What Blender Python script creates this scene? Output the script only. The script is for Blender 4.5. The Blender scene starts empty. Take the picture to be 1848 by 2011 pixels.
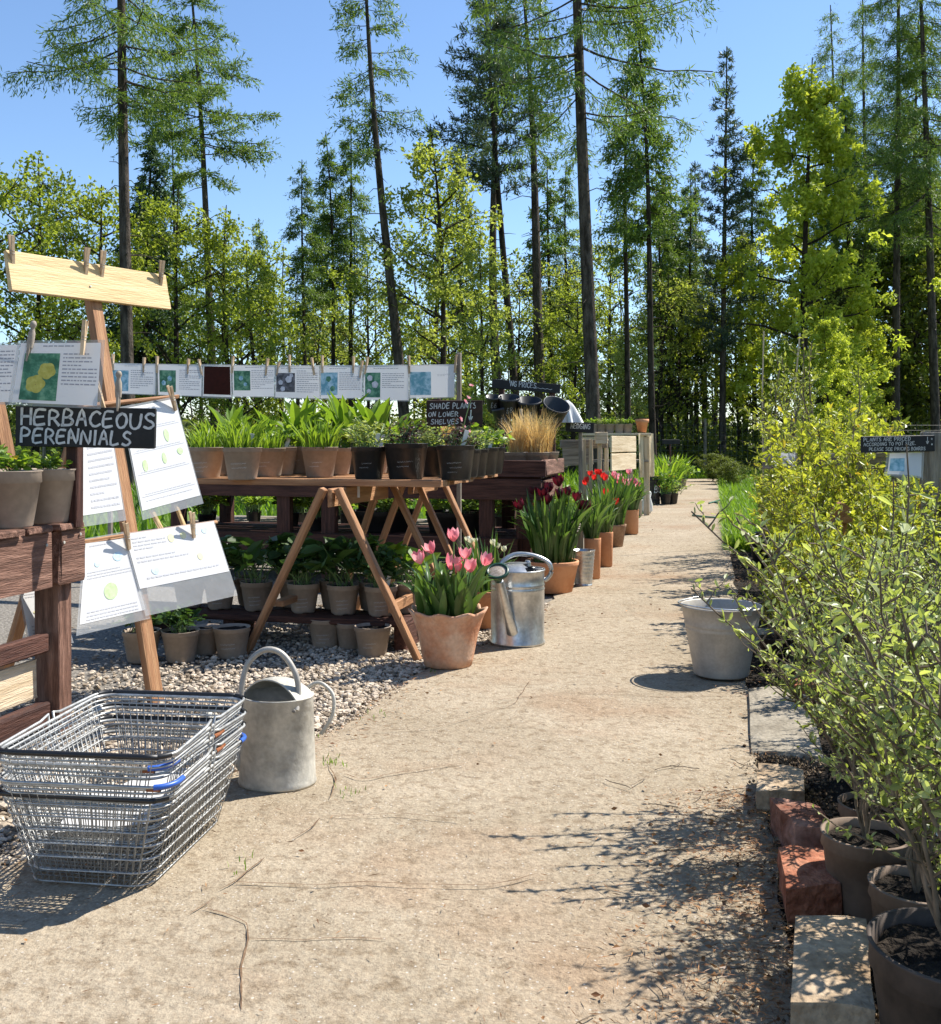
import bpy, math, random
import numpy as np
from mathutils import Matrix, Vector

# ------------------------------------------------------------------ camera, sky, sun, exposure
sc = bpy.context.scene
COL = sc.collection
FPX, CX, HOR = 2000.0, 924.0, 862.0          # focal length, optical centre and horizon, in pixels of a 1848 px wide frame
cam_d = bpy.data.cameras.new('camera'); cam = bpy.data.objects.new('camera', cam_d); COL.objects.link(cam)
cam.location = (0, 0, 1.0); cam.rotation_euler = (math.radians(90), 0, 0)
cam_d.sensor_fit = 'HORIZONTAL'; cam_d.sensor_width = 36; cam_d.lens = 36 * FPX / 1848.0
cam_d.shift_y = -143.5 / 1848.0; cam_d.clip_start = 0.05; cam_d.clip_end = 2000
sc.camera = cam
SUN = Vector((0.56, 0.30, 0.77)).normalized()
el = math.asin(SUN.z); az = math.atan2(SUN.x, SUN.y)
w = bpy.data.worlds.new('World'); sc.world = w; w.use_nodes = True
nt = w.node_tree; bg = nt.nodes['Background']; sky = nt.nodes.new('ShaderNodeTexSky')
sky.sky_type = 'NISHITA'; sky.sun_disc = False; sky.sun_elevation = el; sky.sun_rotation = az
sky.air_density = 1.0; sky.dust_density = 0.1; sky.ozone_density = 5.0; sky.altitude = 50
nt.links.new(sky.outputs[0], bg.inputs[0]); bg.inputs[1].default_value = 0.112
sun_d = bpy.data.lights.new('sun', 'SUN'); sun_d.energy = 5.0; sun_d.angle = math.radians(0.53); sun_d.color = (1, 0.955, 0.88)
sun = bpy.data.objects.new('sun', sun_d); COL.objects.link(sun)
sun.rotation_euler = SUN.to_track_quat('Z', 'Y').to_euler()
sc.view_settings.view_transform = 'Standard'; sc.view_settings.look = 'None'
sc.view_settings.exposure = 0.86; sc.view_settings.gamma = 1.0; sc.view_settings.use_curve_mapping = False
sc.render.engine = 'CYCLES'
sc.cycles.use_denoising = True
sc.cycles.max_bounces = 8; sc.cycles.diffuse_bounces = 4; sc.cycles.glossy_bounces = 3
sc.cycles.transmission_bounces = 4; sc.cycles.transparent_max_bounces = 8
sc.cycles.caustics_reflective = False; sc.cycles.caustics_refractive = False
sc.cycles.sample_clamp_indirect = 6.0

rng = np.random.default_rng(7)
random.seed(7)
A = np.array((0.236, 0.972, 0.0)); A /= np.linalg.norm(A)      # along the path
C = np.array((0.972, -0.236, 0.0)); C /= np.linalg.norm(C)     # across the path, to the right
Z = np.array((0, 0, 1.0))
def P(x, y, d): return np.array(((x - CX) / FPX * d, d, 1.0 - (y - HOR) / FPX * d))
def G(x, y, z=0.0):
    d = (1.0 - z) * FPX / (y - HOR); return np.array(((x - CX) / FPX * d, d, z))
def edgeR(d): return 1.085 + 0.24 * (d - 3.94)
_LE = [(-2.2, -2.0), (-1.9, 0.6), (-1.42, 1.7), (-1.15, 2.3), (-0.86, 2.75), (-0.51, 3.5), (-0.24, 4.35), (0.22, 5.3), (0.62, 6.8), (1.2, 9.2), (2.6, 14.8), (5.2, 25.6)]
def edgeL(d): return float(np.interp(d, [p[1] for p in _LE], [p[0] for p in _LE]))

# ------------------------------------------------------------------ materials
def mat(name, c1, c2=None, scale=6.0, stretch=(1, 1, 1), rough=0.65, metal=0.0, bump=0.0, bscale=None, spec=0.4,
        c3=None, rand=0.0, lo=0.35, hi=0.65, detail=5.0, fine=None, fscale=120.0, coat=0.0, bdist=0.01):
    m = bpy.data.materials.new(name); m.use_nodes = True
    n, l = m.node_tree.nodes, m.node_tree.links
    b = n['Principled BSDF']
    b.inputs['Roughness'].default_value = rough; b.inputs['Metallic'].default_value = metal
    b.inputs['Specular IOR Level'].default_value = spec
    if coat: b.inputs['Coat Weight'].default_value = coat; b.inputs['Coat Roughness'].default_value = 0.12
    tc = n.new('ShaderNodeTexCoord'); mp = n.new('ShaderNodeMapping'); mp.inputs['Scale'].default_value = stretch
    l.new(tc.outputs['Object'], mp.inputs[0])
    if rand or True:
        oi = n.new('ShaderNodeObjectInfo'); cb = n.new('ShaderNodeCombineXYZ')
        mu = n.new('ShaderNodeMath'); mu.operation = 'MULTIPLY'; mu.inputs[1].default_value = 37.0
        l.new(oi.outputs['Random'], mu.inputs[0]); l.new(mu.outputs[0], cb.inputs[0]); l.new(mu.outputs[0], cb.inputs[1])
        l.new(cb.outputs[0], mp.inputs['Location'])
    col = None
    if c2 is not None:
        no = n.new('ShaderNodeTexNoise'); no.inputs['Scale'].default_value = scale; no.inputs['Detail'].default_value = detail
        no.inputs['Roughness'].default_value = 0.6
        l.new(mp.outputs[0], no.inputs['Vector'])
        cr = n.new('ShaderNodeValToRGB'); e = cr.color_ramp.elements
        e[0].position = lo; e[1].position = hi; e[0].color = (*c1, 1); e[1].color = (*c2, 1)
        if c3 is not None:
            x = e.new((lo + hi) / 2); x.color = (*c3, 1)
        l.new(no.outputs['Fac'], cr.inputs[0]); col = cr.outputs[0]
    else:
        rgb = n.new('ShaderNodeRGB'); rgb.outputs[0].default_value = (*c1, 1); col = rgb.outputs[0]
    if fine is not None:
        n2 = n.new('ShaderNodeTexNoise'); n2.inputs['Scale'].default_value = fscale; n2.inputs['Detail'].default_value = 2
        l.new(mp.outputs[0], n2.inputs['Vector'])
        r2 = n.new('ShaderNodeValToRGB'); e = r2.color_ramp.elements
        e[0].position = 0.30; e[1].position = 0.70; e[0].color = (1 - fine,) * 3 + (1,); e[1].color = (1 + fine * 0.7,) * 3 + (1,)
        l.new(n2.outputs['Fac'], r2.inputs[0])
        mx = n.new('ShaderNodeMix'); mx.data_type = 'RGBA'; mx.blend_type = 'MULTIPLY'; mx.inputs[0].default_value = 1.0
        l.new(col, mx.inputs[6]); l.new(r2.outputs[0], mx.inputs[7]); col = mx.outputs[2]
    if rand:
        hs = n.new('ShaderNodeHueSaturation')
        mr = n.new('ShaderNodeMapRange'); mr.inputs[3].default_value = 1 - rand; mr.inputs[4].default_value = 1 + rand
        l.new(oi.outputs['Random'], mr.inputs[0]); l.new(mr.outputs[0], hs.inputs['Value']); l.new(col, hs.inputs['Color']); col = hs.outputs[0]
    l.new(col, b.inputs['Base Color'])
    if bump:
        bn = n.new('ShaderNodeTexNoise'); bn.inputs['Scale'].default_value = bscale or scale * 4; bn.inputs['Detail'].default_value = 5
        l.new(mp.outputs[0], bn.inputs['Vector'])
        bp = n.new('ShaderNodeBump'); bp.inputs['Strength'].default_value = bump; bp.inputs['Distance'].default_value = bdist
        l.new(bn.outputs['Fac'], bp.inputs['Height']); l.new(bp.outputs[0], b.inputs['Normal'])
    return m

def leafmat(name, c1, c2, trans=0.45, tcol=None, rough=0.45, spec=0.35, c3=None):
    m = bpy.data.materials.new(name); m.use_nodes = True
    n, l = m.node_tree.nodes, m.node_tree.links
    b = n['Principled BSDF']; out = n['Material Output']
    b.inputs['Roughness'].default_value = rough; b.inputs['Specular IOR Level'].default_value = spec
    ge = n.new('ShaderNodeNewGeometry'); cr = n.new('ShaderNodeValToRGB'); e = cr.color_ramp.elements
    e[0].color = (*c1, 1); e[1].color = (*c2, 1)
    if c3 is not None: x = e.new(0.93); x.color = (*c2, 1); e[-1].color = (*c3, 1)
    l.new(ge.outputs['Random Per Island'], cr.inputs[0])
    l.new(cr.outputs[0], b.inputs['Base Color'])
    tr = n.new('ShaderNodeBsdfTranslucent'); mx = n.new('ShaderNodeMixShader'); mx.inputs[0].default_value = trans
    if tcol is None: tcol = (1.25, 1.2, 0.55)
    tm = n.new('ShaderNodeMix'); tm.data_type = 'RGBA'; tm.blend_type = 'MULTIPLY'; tm.inputs[0].default_value = 1; tm.clamp_result = False
    tm.inputs[7].default_value = (*tcol, 1); l.new(cr.outputs[0], tm.inputs[6]); l.new(tm.outputs[2], tr.inputs[0])
    l.new(b.outputs[0], mx.inputs[1]); l.new(tr.outputs[0], mx.inputs[2]); l.new(mx.outputs[0], out.inputs[0])
    return m

def papermat(name, c, trans=0.3, rough=0.35):
    m = bpy.data.materials.new(name); m.use_nodes = True
    n, l = m.node_tree.nodes, m.node_tree.links
    b = n['Principled BSDF']; out = n['Material Output']
    b.inputs['Base Color'].default_value = (*c, 1); b.inputs['Roughness'].default_value = rough
    tr = n.new('ShaderNodeBsdfTranslucent'); tr.inputs[0].default_value = (*c, 1)
    mx = n.new('ShaderNodeMixShader'); mx.inputs[0].default_value = trans
    l.new(b.outputs[0], mx.inputs[1]); l.new(tr.outputs[0], mx.inputs[2]); l.new(mx.outputs[0], out.inputs[0])
    return m

def plasticmat(name, c, a=0.5):
    m = bpy.data.materials.new(name); m.use_nodes = True
    n, l = m.node_tree.nodes, m.node_tree.links
    b = n['Principled BSDF']; out = n['Material Output']
    b.inputs['Base Color'].default_value = (*c, 1); b.inputs['Roughness'].default_value = 0.22
    no = n.new('ShaderNodeTexNoise'); no.inputs['Scale'].default_value = 18; tc = n.new('ShaderNodeTexCoord')
    l.new(tc.outputs['Object'], no.inputs['Vector'])
    bp = n.new('ShaderNodeBump'); bp.inputs['Strength'].default_value = 0.35; bp.inputs['Distance'].default_value = 0.01
    l.new(no.outputs['Fac'], bp.inputs['Height']); l.new(bp.outputs[0], b.inputs['Normal'])
    t = n.new('ShaderNodeBsdfTransparent'); mx = n.new('ShaderNodeMixShader'); mx.inputs[0].default_value = a
    l.new(t.outputs[0], mx.inputs[1]); l.new(b.outputs[0], mx.inputs[2]); l.new(mx.outputs[0], out.inputs[0])
    return m

W5 = (1.2, 14, 14)
MT = dict(
    path=None,
    ground=mat('forest_floor', (0.055, 0.05, 0.03), (0.10, 0.11, 0.045), 1.3, rough=0.95, bump=0.5, bscale=30, spec=0.1),
    soil=mat('dark_soil', (0.012, 0.010, 0.008), (0.04, 0.03, 0.022), 25, rough=0.95, bump=1.0, bscale=90, spec=0.15, bdist=0.02),
    gravelbed=mat('gravel_bed', (0.10, 0.09, 0.075), (0.30, 0.27, 0.23), 60, rough=0.95, bump=1.0, bscale=80, spec=0.1),
    lawn=mat('lawn_soil', (0.045, 0.085, 0.02), (0.09, 0.14, 0.03), 4, rough=0.95, bump=0.6, bscale=60, spec=0.1),
    woodred=mat('red_brown_timber', (0.095, 0.050, 0.034), (0.27, 0.150, 0.105), 3.5, W5, rough=0.75, bump=0.7, bscale=18, c3=(0.165, 0.084, 0.057), rand=0.12, spec=0.25, fine=0.25, fscale=30),
    wooddark=mat('dark_brown_timber', (0.035, 0.013, 0.009), (0.10, 0.042, 0.028), 4, W5, rough=0.7, bump=0.6, bscale=18, rand=0.15, spec=0.3),
    woodtan=mat('tan_pine_timber', (0.25, 0.12, 0.055), (0.43, 0.235, 0.115), 3, W5, rough=0.65, bump=0.4, bscale=16, c3=(0.34, 0.17, 0.08), rand=0.1, spec=0.3),
    woodpale=mat('pale_planed_pine', (0.56, 0.38, 0.17), (0.72, 0.54, 0.28), 2.2, W5, rough=0.6, bump=0.3, bscale=14, c3=(0.66, 0.47, 0.23), spec=0.3, fine=0.06, fscale=14),
    woodgrey=mat('weathered_grey_timber', (0.17, 0.14, 0.11), (0.36, 0.31, 0.25), 3, W5, rough=0.85, bump=0.8, bscale=16, rand=0.12, spec=0.2),
    woodcream=mat('cream_bare_timber', (0.48, 0.36, 0.22), (0.68, 0.55, 0.38), 3, W5, rough=0.8, bump=0.5, bscale=16, rand=0.1, spec=0.2),
    peg=mat('peg_wood', (0.38, 0.26, 0.15), (0.58, 0.44, 0.29), 25, rough=0.7, rand=0.25, spec=0.25),
    pegold=mat('weathered_peg_wood', (0.22, 0.18, 0.14), (0.36, 0.31, 0.25), 25, rough=0.8, rand=0.15, spec=0.2),
    potbeige=mat('taupe_plastic', (0.30, 0.235, 0.18), (0.36, 0.285, 0.22), 5, rough=0.6, spec=0.35, rand=0.13, fine=0.10, fscale=45),
    potblack=mat('black_plastic', (0.012, 0.012, 0.012), (0.028, 0.027, 0.026), 9, rough=0.42, spec=0.5),
    potdusty=mat('dusty_black_plastic', (0.035, 0.028, 0.024), (0.10, 0.075, 0.06), 12, rough=0.75, spec=0.25),
    potbrown=mat('dusty_brown_plastic', (0.15, 0.105, 0.075), (0.26, 0.19, 0.14), 12, rough=0.75, spec=0.25, rand=0.1),
    terra=mat('terracotta', (0.46, 0.19, 0.085), (0.58, 0.29, 0.155), 6, rough=0.8, bump=0.25, bscale=60, spec=0.2, rand=0.08),
    terraold=mat('limey_terracotta', (0.46, 0.185, 0.09), (0.60, 0.41, 0.29), 7, rough=0.88, bump=0.4, bscale=50, c3=(0.54, 0.29, 0.175), spec=0.15, lo=0.3, hi=0.62, fine=0.12, fscale=60),
    terraweath=mat('weathered_terracotta', (0.20, 0.105, 0.06), (0.40, 0.26, 0.17), 9, rough=0.9, bump=0.4, bscale=50, spec=0.15),
    galv=mat('galvanised_steel', (0.42, 0.42, 0.41), (0.66, 0.66, 0.64), 14, rough=0.34, metal=0.85, bump=0.12, bscale=25, spec=0.5, fine=0.12, fscale=70),
    galvold=mat('dull_galvanised_steel', (0.36, 0.34, 0.29), (0.60, 0.57, 0.49), 10, rough=0.62, metal=0.35, bump=0.25, bscale=40, spec=0.4, c3=(0.50, 0.47, 0.40), fine=0.12, fscale=60),
    galvdull=mat('matt_zinc', (0.33, 0.305, 0.265), (0.46, 0.425, 0.37), 8, rough=0.5, metal=0.3, bump=0.1, bscale=30, spec=0.4, fine=0.08, fscale=90),
    wire=mat('zinc_wire', (0.30, 0.30, 0.29), (0.52, 0.52, 0.50), 40, rough=0.48, metal=0.6, spec=0.5),
    rust=mat('rust', (0.20, 0.07, 0.03), (0.34, 0.15, 0.08), 60, rough=0.9, spec=0.1),
    blueplastic=mat('blue_plastic', (0.025, 0.10, 0.42), rough=0.4, spec=0.5),
    blackrubber=mat('black_grip', (0.012, 0.012, 0.013), rough=0.45, spec=0.5),
    greenplastic=mat('dark_green_plastic', (0.012, 0.05, 0.03), rough=0.35, spec=0.5),
    brass=mat('perforated_brass', (0.36, 0.28, 0.20), (0.55, 0.47, 0.38), 120, rough=0.45, metal=0.6),
    chalkboard=mat('black_painted_board', (0.006, 0.006, 0.006), (0.016, 0.015, 0.015), 12, rough=0.55, spec=0.35, bump=0.1, bscale=40),
    brownboard=mat('dark_brown_board', (0.02, 0.01, 0.007), (0.05, 0.024, 0.017), 12, rough=0.7, spec=0.3),
    chalk=mat('chalk_paint', (0.50, 0.50, 0.48), (0.66, 0.66, 0.63), 60, rough=0.9, spec=0.1),
    chalkdim=mat('faded_chalk', (0.20, 0.20, 0.19), (0.40, 0.40, 0.38), 60, rough=0.9, spec=0.1),
    ink=mat('grey_ink', (0.36, 0.36, 0.40), rough=0.7, spec=0.2),
    inklight=mat('faded_grey_ink', (0.52, 0.52, 0.54), rough=0.7, spec=0.2),
    paper=papermat('paper', (0.74, 0.74, 0.75), 0.36),
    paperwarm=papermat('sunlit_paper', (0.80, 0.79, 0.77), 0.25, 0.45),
    sleeve=plasticmat('plastic_sleeve', (0.45, 0.46, 0.46), 0.45),
    photoblue=mat('faded_blue_print', (0.12, 0.33, 0.42), (0.42, 0.62, 0.72), 30, rough=0.4, lo=0.4, hi=0.6),
    photogreen=mat('green_print', (0.02, 0.12, 0.06), (0.16, 0.34, 0.20), 26, rough=0.4, lo=0.4, hi=0.6, c3=(0.05, 0.2, 0.11)),
    photodark=mat('dark_print', (0.03, 0.03, 0.035), (0.16, 0.15, 0.17), 30, rough=0.4, lo=0.4, hi=0.6),
    photoyellow=mat('yellow_print', (0.42, 0.36, 0.05), (0.58, 0.52, 0.12), 60, rough=0.4),
    photowhite=mat('white_print', (0.45, 0.44, 0.48), (0.66, 0.65, 0.70), 40, rough=0.4),
    photomaroon=mat('maroon_print', (0.035, 0.008, 0.005), (0.05, 0.011, 0.007), 30, rough=0.6, spec=0.1),
    printgreen=mat('pale_green_print', (0.42, 0.58, 0.26), (0.56, 0.70, 0.42), 60, rough=0.5),
    printblue=mat('pale_blue_print', (0.45, 0.66, 0.78), (0.62, 0.75, 0.82), 60, rough=0.5),
    printyellow=mat('pale_yellow_print', (0.74, 0.70, 0.40), (0.76, 0.72, 0.45), 60, rough=0.5),
    brick=mat('red_brick', (0.22, 0.08, 0.045), (0.44, 0.21, 0.13), 14, rough=0.95, bump=1.0, bscale=60, spec=0.1, c3=(0.34, 0.135, 0.08), fine=0.3, fscale=70),
    brickbrown=mat('brown_brick', (0.17, 0.065, 0.04), (0.34, 0.19, 0.14), 10, rough=0.95, bump=1.0, bscale=50, spec=0.1, fine=0.3, fscale=60),
    stone=mat('buff_stone', (0.26, 0.18, 0.11), (0.48, 0.37, 0.255), 7, rough=0.95, bump=1.0, bscale=40, spec=0.1, c3=(0.37, 0.275, 0.18), fine=0.25, fscale=60),
    slab=mat('grey_slab', (0.22, 0.19, 0.145), (0.34, 0.30, 0.235), 8, rough=1.0, bump=0.6, bscale=60, spec=0.04, fine=0.25, fscale=90),
    pebble=mat('flint_pebble', (0.30, 0.26, 0.21), (0.62, 0.57, 0.50), 9, rough=0.85, spec=0.2, lo=0.4, hi=0.6),
    bark=mat('larch_bark', (0.035, 0.028, 0.022), (0.13, 0.105, 0.085), 3, (4, 4, 1), rough=0.95, bump=1.0, bscale=14, spec=0.1, bdist=0.04),
    barkdark=mat('dark_bark', (0.018, 0.014, 0.011), (0.07, 0.055, 0.042), 3, (4, 4, 1), rough=0.95, bump=0.8, bscale=14, spec=0.1, bdist=0.03),
    stem=mat('grey_brown_stem', (0.10, 0.075, 0.05), (0.22, 0.17, 0.12), 30, rough=0.8, spec=0.2),
    stemgreen=mat('green_stem', (0.10, 0.17, 0.05), (0.17, 0.25, 0.08), 20, rough=0.6, spec=0.3),
    hessian=mat('hessian_cloth', (0.52, 0.41, 0.25), (0.72, 0.60, 0.42), 3, (18, 18, 2), rough=0.95, bump=0.9, bscale=9, spec=0.05),
    fleece=mat('white_fleece', (0.58, 0.58, 0.56), (0.74, 0.74, 0.72), 8, rough=0.9, spec=0.1),
    bag=mat('white_sack', (0.62, 0.62, 0.58), (0.76, 0.76, 0.72), 8, rough=0.7, spec=0.2),
    hose=mat('green_hose', (0.02, 0.10, 0.07), (0.04, 0.15, 0.10), 20, rough=0.5),
    crackfill=mat('crack_dirt', (0.10, 0.06, 0.035), (0.24, 0.16, 0.10), 30, rough=0.95, spec=0.05),
    postwood=mat('fence_post', (0.20, 0.16, 0.115), (0.34, 0.29, 0.22), 4, (8, 8, 1), rough=0.9, bump=0.6, spec=0.1),
    netting=mat('wire_netting', (0.12, 0.12, 0.115), rough=0.6, metal=0.5),
    lf_larch=leafmat('larch_needles', (0.075, 0.14, 0.035), (0.19, 0.28, 0.065), 0.42),
    lf_spruce=leafmat('spruce_needles', (0.035, 0.075, 0.035), (0.085, 0.145, 0.06), 0.25),
    lf_pine=leafmat('pine_needles', (0.045, 0.08, 0.06), (0.12, 0.165, 0.11), 0.25),
    lf_olive=leafmat('young_oak_leaves', (0.155, 0.20, 0.03), (0.36, 0.42, 0.08), 0.58, (1.2, 1.2, 0.58)),
    lf_bright=leafmat('fresh_spring_leaves', (0.30, 0.37, 0.038), (0.60, 0.65, 0.13), 0.58, (1.22, 1.2, 0.6)),
    lf_yellow=leafmat('yellowish_spring_leaves', (0.23, 0.27, 0.055), (0.45, 0.48, 0.13), 0.58, (1.15, 1.2, 0.6)),
    lf_pale=leafmat('pale_spring_leaves', (0.24, 0.29, 0.08), (0.50, 0.54, 0.22), 0.54),
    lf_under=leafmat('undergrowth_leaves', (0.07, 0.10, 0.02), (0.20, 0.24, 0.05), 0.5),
    lf_grey=leafmat('grey_green_leaves', (0.20, 0.245, 0.07), (0.56, 0.60, 0.29), 0.46, (1.1, 1.15, 0.4), rough=0.42, spec=0.45),
    lf_hedge=leafmat('yellow_green_hedging_leaves', (0.22, 0.27, 0.03), (0.52, 0.55, 0.09), 0.48, rough=0.42, spec=0.4, c3=(0.5, 0.36, 0.06)),
    lf_twig=leafmat('small_mid_green_leaves', (0.17, 0.22, 0.04), (0.36, 0.40, 0.11), 0.45, rough=0.4, spec=0.5),
    lf_fresh=leafmat('fresh_herb_leaves', (0.12, 0.22, 0.025), (0.28, 0.40, 0.055), 0.48, rough=0.4),
    lf_herb=leafmat('dark_herb_leaves', (0.03, 0.07, 0.02), (0.08, 0.15, 0.035), 0.35, rough=0.4),
    lf_mixed=leafmat('seedling_leaves', (0.08, 0.17, 0.025), (0.28, 0.40, 0.06), 0.45, c3=(0.38, 0.03, 0.03)),
    lf_plum=leafmat('purple_leaves', (0.05, 0.025, 0.03), (0.12, 0.075, 0.07), 0.3),
    lf_tulip=leafmat('tulip_leaves', (0.055, 0.12, 0.028), (0.12, 0.21, 0.05), 0.35, rough=0.32, spec=0.5),
    lf_grass=leafmat('grass_blades', (0.09, 0.18, 0.018), (0.22, 0.36, 0.04), 0.5),
    lf_straw=leafmat('straw_grass', (0.50, 0.35, 0.15), (0.72, 0.55, 0.28), 0.45, (1.1, 1.0, 0.7), rough=0.6),
    lf_litter=leafmat('needle_litter', (0.13, 0.055, 0.02), (0.40, 0.20, 0.075), 0.05),
    pt_pink=leafmat('pink_petals', (0.76, 0.20, 0.26), (0.86, 0.48, 0.50), 0.45, (1.1, 0.9, 0.9), rough=0.45),
    pt_maroon=leafmat('maroon_petals', (0.045, 0.004, 0.012), (0.11, 0.008, 0.022), 0.3, (1.4, 0.7, 0.7), rough=0.4),
    pt_red=leafmat('red_petals', (0.55, 0.015, 0.015), (0.72, 0.05, 0.04), 0.4, (1.2, 0.8, 0.8)),
    pt_rose=leafmat('rose_white_petals', (0.70, 0.12, 0.18), (0.82, 0.55, 0.58), 0.4, (1.1, 0.9, 0.9)),
    pt_white=leafmat('cream_petals', (0.75, 0.72, 0.45), (0.82, 0.80, 0.70), 0.35, (1, 1, 0.9)),
    pt_orange=leafmat('orange_petals', (0.70, 0.14, 0.01), (0.80, 0.24, 0.02), 0.35, (1.1, 0.9, 0.7)),
    pt_yellow=leafmat('yellow_petals', (0.78, 0.55, 0.03), (0.82, 0.66, 0.06), 0.35, (1, 1, 0.7)),
    label=mat('white_plant_label', (0.72, 0.72, 0.70), rough=0.5),
)

def path_material():
    m = bpy.data.materials.new('worn_concrete'); m.use_nodes = True
    n, l = m.node_tree.nodes, m.node_tree.links
    b = n['Principled BSDF']; b.inputs['Roughness'].default_value = 0.92; b.inputs['Specular IOR Level'].default_value = 0.112
    tc = n.new('ShaderNodeTexCoord')
    def noise(s, det, ro=0.6):
        x = n.new('ShaderNodeTexNoise'); x.inputs['Scale'].default_value = s; x.inputs['Detail'].default_value = det
        x.inputs['Roughness'].default_value = ro; l.new(tc.outputs['Object'], x.inputs['Vector']); return x.outputs['Fac']
    def ramp(f, a, ca, c, cc):
        r = n.new('ShaderNodeValToRGB'); e = r.color_ramp.elements
        e[0].position = a; e[1].position = c; e[0].color = (*ca, 1); e[1].color = (*cc, 1); l.new(f, r.inputs[0]); return r.outputs[0]
    def mix(mode, a, c, f=1.0):
        x = n.new('ShaderNodeMix'); x.data_type = 'RGBA'; x.blend_type = mode
        if isinstance(f, float): x.inputs[0].default_value = f
        else: l.new(f, x.inputs[0])
        l.new(a, x.inputs[6])
        if isinstance(c, tuple): x.inputs[7].default_value = (*c, 1)
        else: l.new(c, x.inputs[7])
        return x.outputs[2]
    base = ramp(noise(1.6, 6), 0.3, (0.30, 0.245, 0.172), 0.7, (0.405, 0.337, 0.248))
    warm = ramp(noise(0.75, 7, 0.68), 0.50, (0, 0, 0), 0.66, (0.85, 0.85, 0.85))
    base = mix('MIX', base, (0.30, 0.205, 0.13), warm)
    sp = ramp(noise(110, 4, 0.75), 0.36, (0.78, 0.76, 0.74), 0.62, (1.14, 1.14, 1.13))
    base = mix('MULTIPLY', base, sp)
    sp2 = ramp(noise(24, 5, 0.7), 0.34, (0.70, 0.65, 0.60), 0.52, (1.05, 1.05, 1.05))
    base = mix('MULTIPLY', base, sp2)
    vo = n.new('ShaderNodeTexVoronoi'); vo.inputs['Scale'].default_value = 70; l.new(tc.outputs['Object'], vo.inputs['Vector'])
    sto = ramp(vo.outputs['Distance'], 0.10, (1, 1, 1), 0.22, (0, 0, 0))
    sel = n.new('ShaderNodeSeparateColor'); l.new(vo.outputs['Color'], sel.inputs[0])
    gt = n.new('ShaderNodeMath'); gt.operation = 'GREATER_THAN'; gt.inputs[1].default_value = 0.60; l.new(sel.outputs[0], gt.inputs[0])
    mm = n.new('ShaderNodeMath'); mm.operation = 'MULTIPLY'; l.new(sto, mm.inputs[0]); l.new(gt.outputs[0], mm.inputs[1])
    stc = mix('MIX', base, (0.52, 0.47, 0.40), mm.outputs[0])
    gt2 = n.new('ShaderNodeMath'); gt2.operation = 'LESS_THAN'; gt2.inputs[1].default_value = 0.12; l.new(sel.outputs[0], gt2.inputs[0])
    mm2 = n.new('ShaderNodeMath'); mm2.operation = 'MULTIPLY'; l.new(sto, mm2.inputs[0]); l.new(gt2.outputs[0], mm2.inputs[1])
    stc = mix('MIX', stc, (0.14, 0.09, 0.06), mm2.outputs[0])
    l.new(stc, b.inputs['Base Color'])
    ad = n.new('ShaderNodeMath'); ad.operation = 'ADD'; l.new(noise(40, 6, 0.7), ad.inputs[0]); l.new(noise(6, 5), ad.inputs[1])
    bp = n.new('ShaderNodeBump'); bp.inputs['Strength'].default_value = 0.8; bp.inputs['Distance'].default_value = 0.012
    l.new(ad.outputs[0], bp.inputs['Height']); l.new(bp.outputs[0], b.inputs['Normal'])
    return m
MT['path'] = path_material()

# ------------------------------------------------------------------ mesh building
class MB:
    def __init__(s): s.V = []; s.F = []; s.n = 0
    def add(s, V, F, mi=0, smooth=False):
        V = np.asarray(V, float).reshape(-1, 3); F = np.asarray(F, np.int64)
        if len(F) == 0: return s
        s.V.append(V); s.F.append((F + s.n, mi, smooth)); s.n += len(V); return s
    def addvf(s, vf, mi=0, smooth=False): return s.add(vf[0], vf[1], mi, smooth)
    def mesh(s, name, mats):
        me = bpy.data.meshes.new(name)
        V = np.concatenate(s.V) if s.V else np.zeros((0, 3))
        me.vertices.add(len(V)); me.vertices.foreach_set('co', V.astype(np.float32).ravel())
        li = np.concatenate([f.ravel() for f, _, _ in s.F]) if s.F else np.zeros(0, int)
        tot = np.concatenate([np.full(len(f), f.shape[1]) for f, _, _ in s.F])
        st = np.concatenate(([0], np.cumsum(tot)[:-1]))
        me.loops.add(len(li)); me.loops.foreach_set('vertex_index', li.astype(np.int32))
        me.polygons.add(len(tot)); me.polygons.foreach_set('loop_start', st.astype(np.int32))
        me.polygons.foreach_set('material_index', np.concatenate([np.full(len(f), m) for f, m, _ in s.F]).astype(np.int32))
        me.polygons.foreach_set('use_smooth', np.concatenate([np.full(len(f), sm) for f, _, sm in s.F]).astype(bool))
        me.update(calc_edges=True)
        if not isinstance(mats, (list, tuple)): mats = [mats]
        for m in mats: me.materials.append(MT[m] if isinstance(m, str) else m)
        return me
    def build(s, name, mats, parent=None, M=None): return obj(name, s.mesh(name, mats), parent, M)

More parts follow.
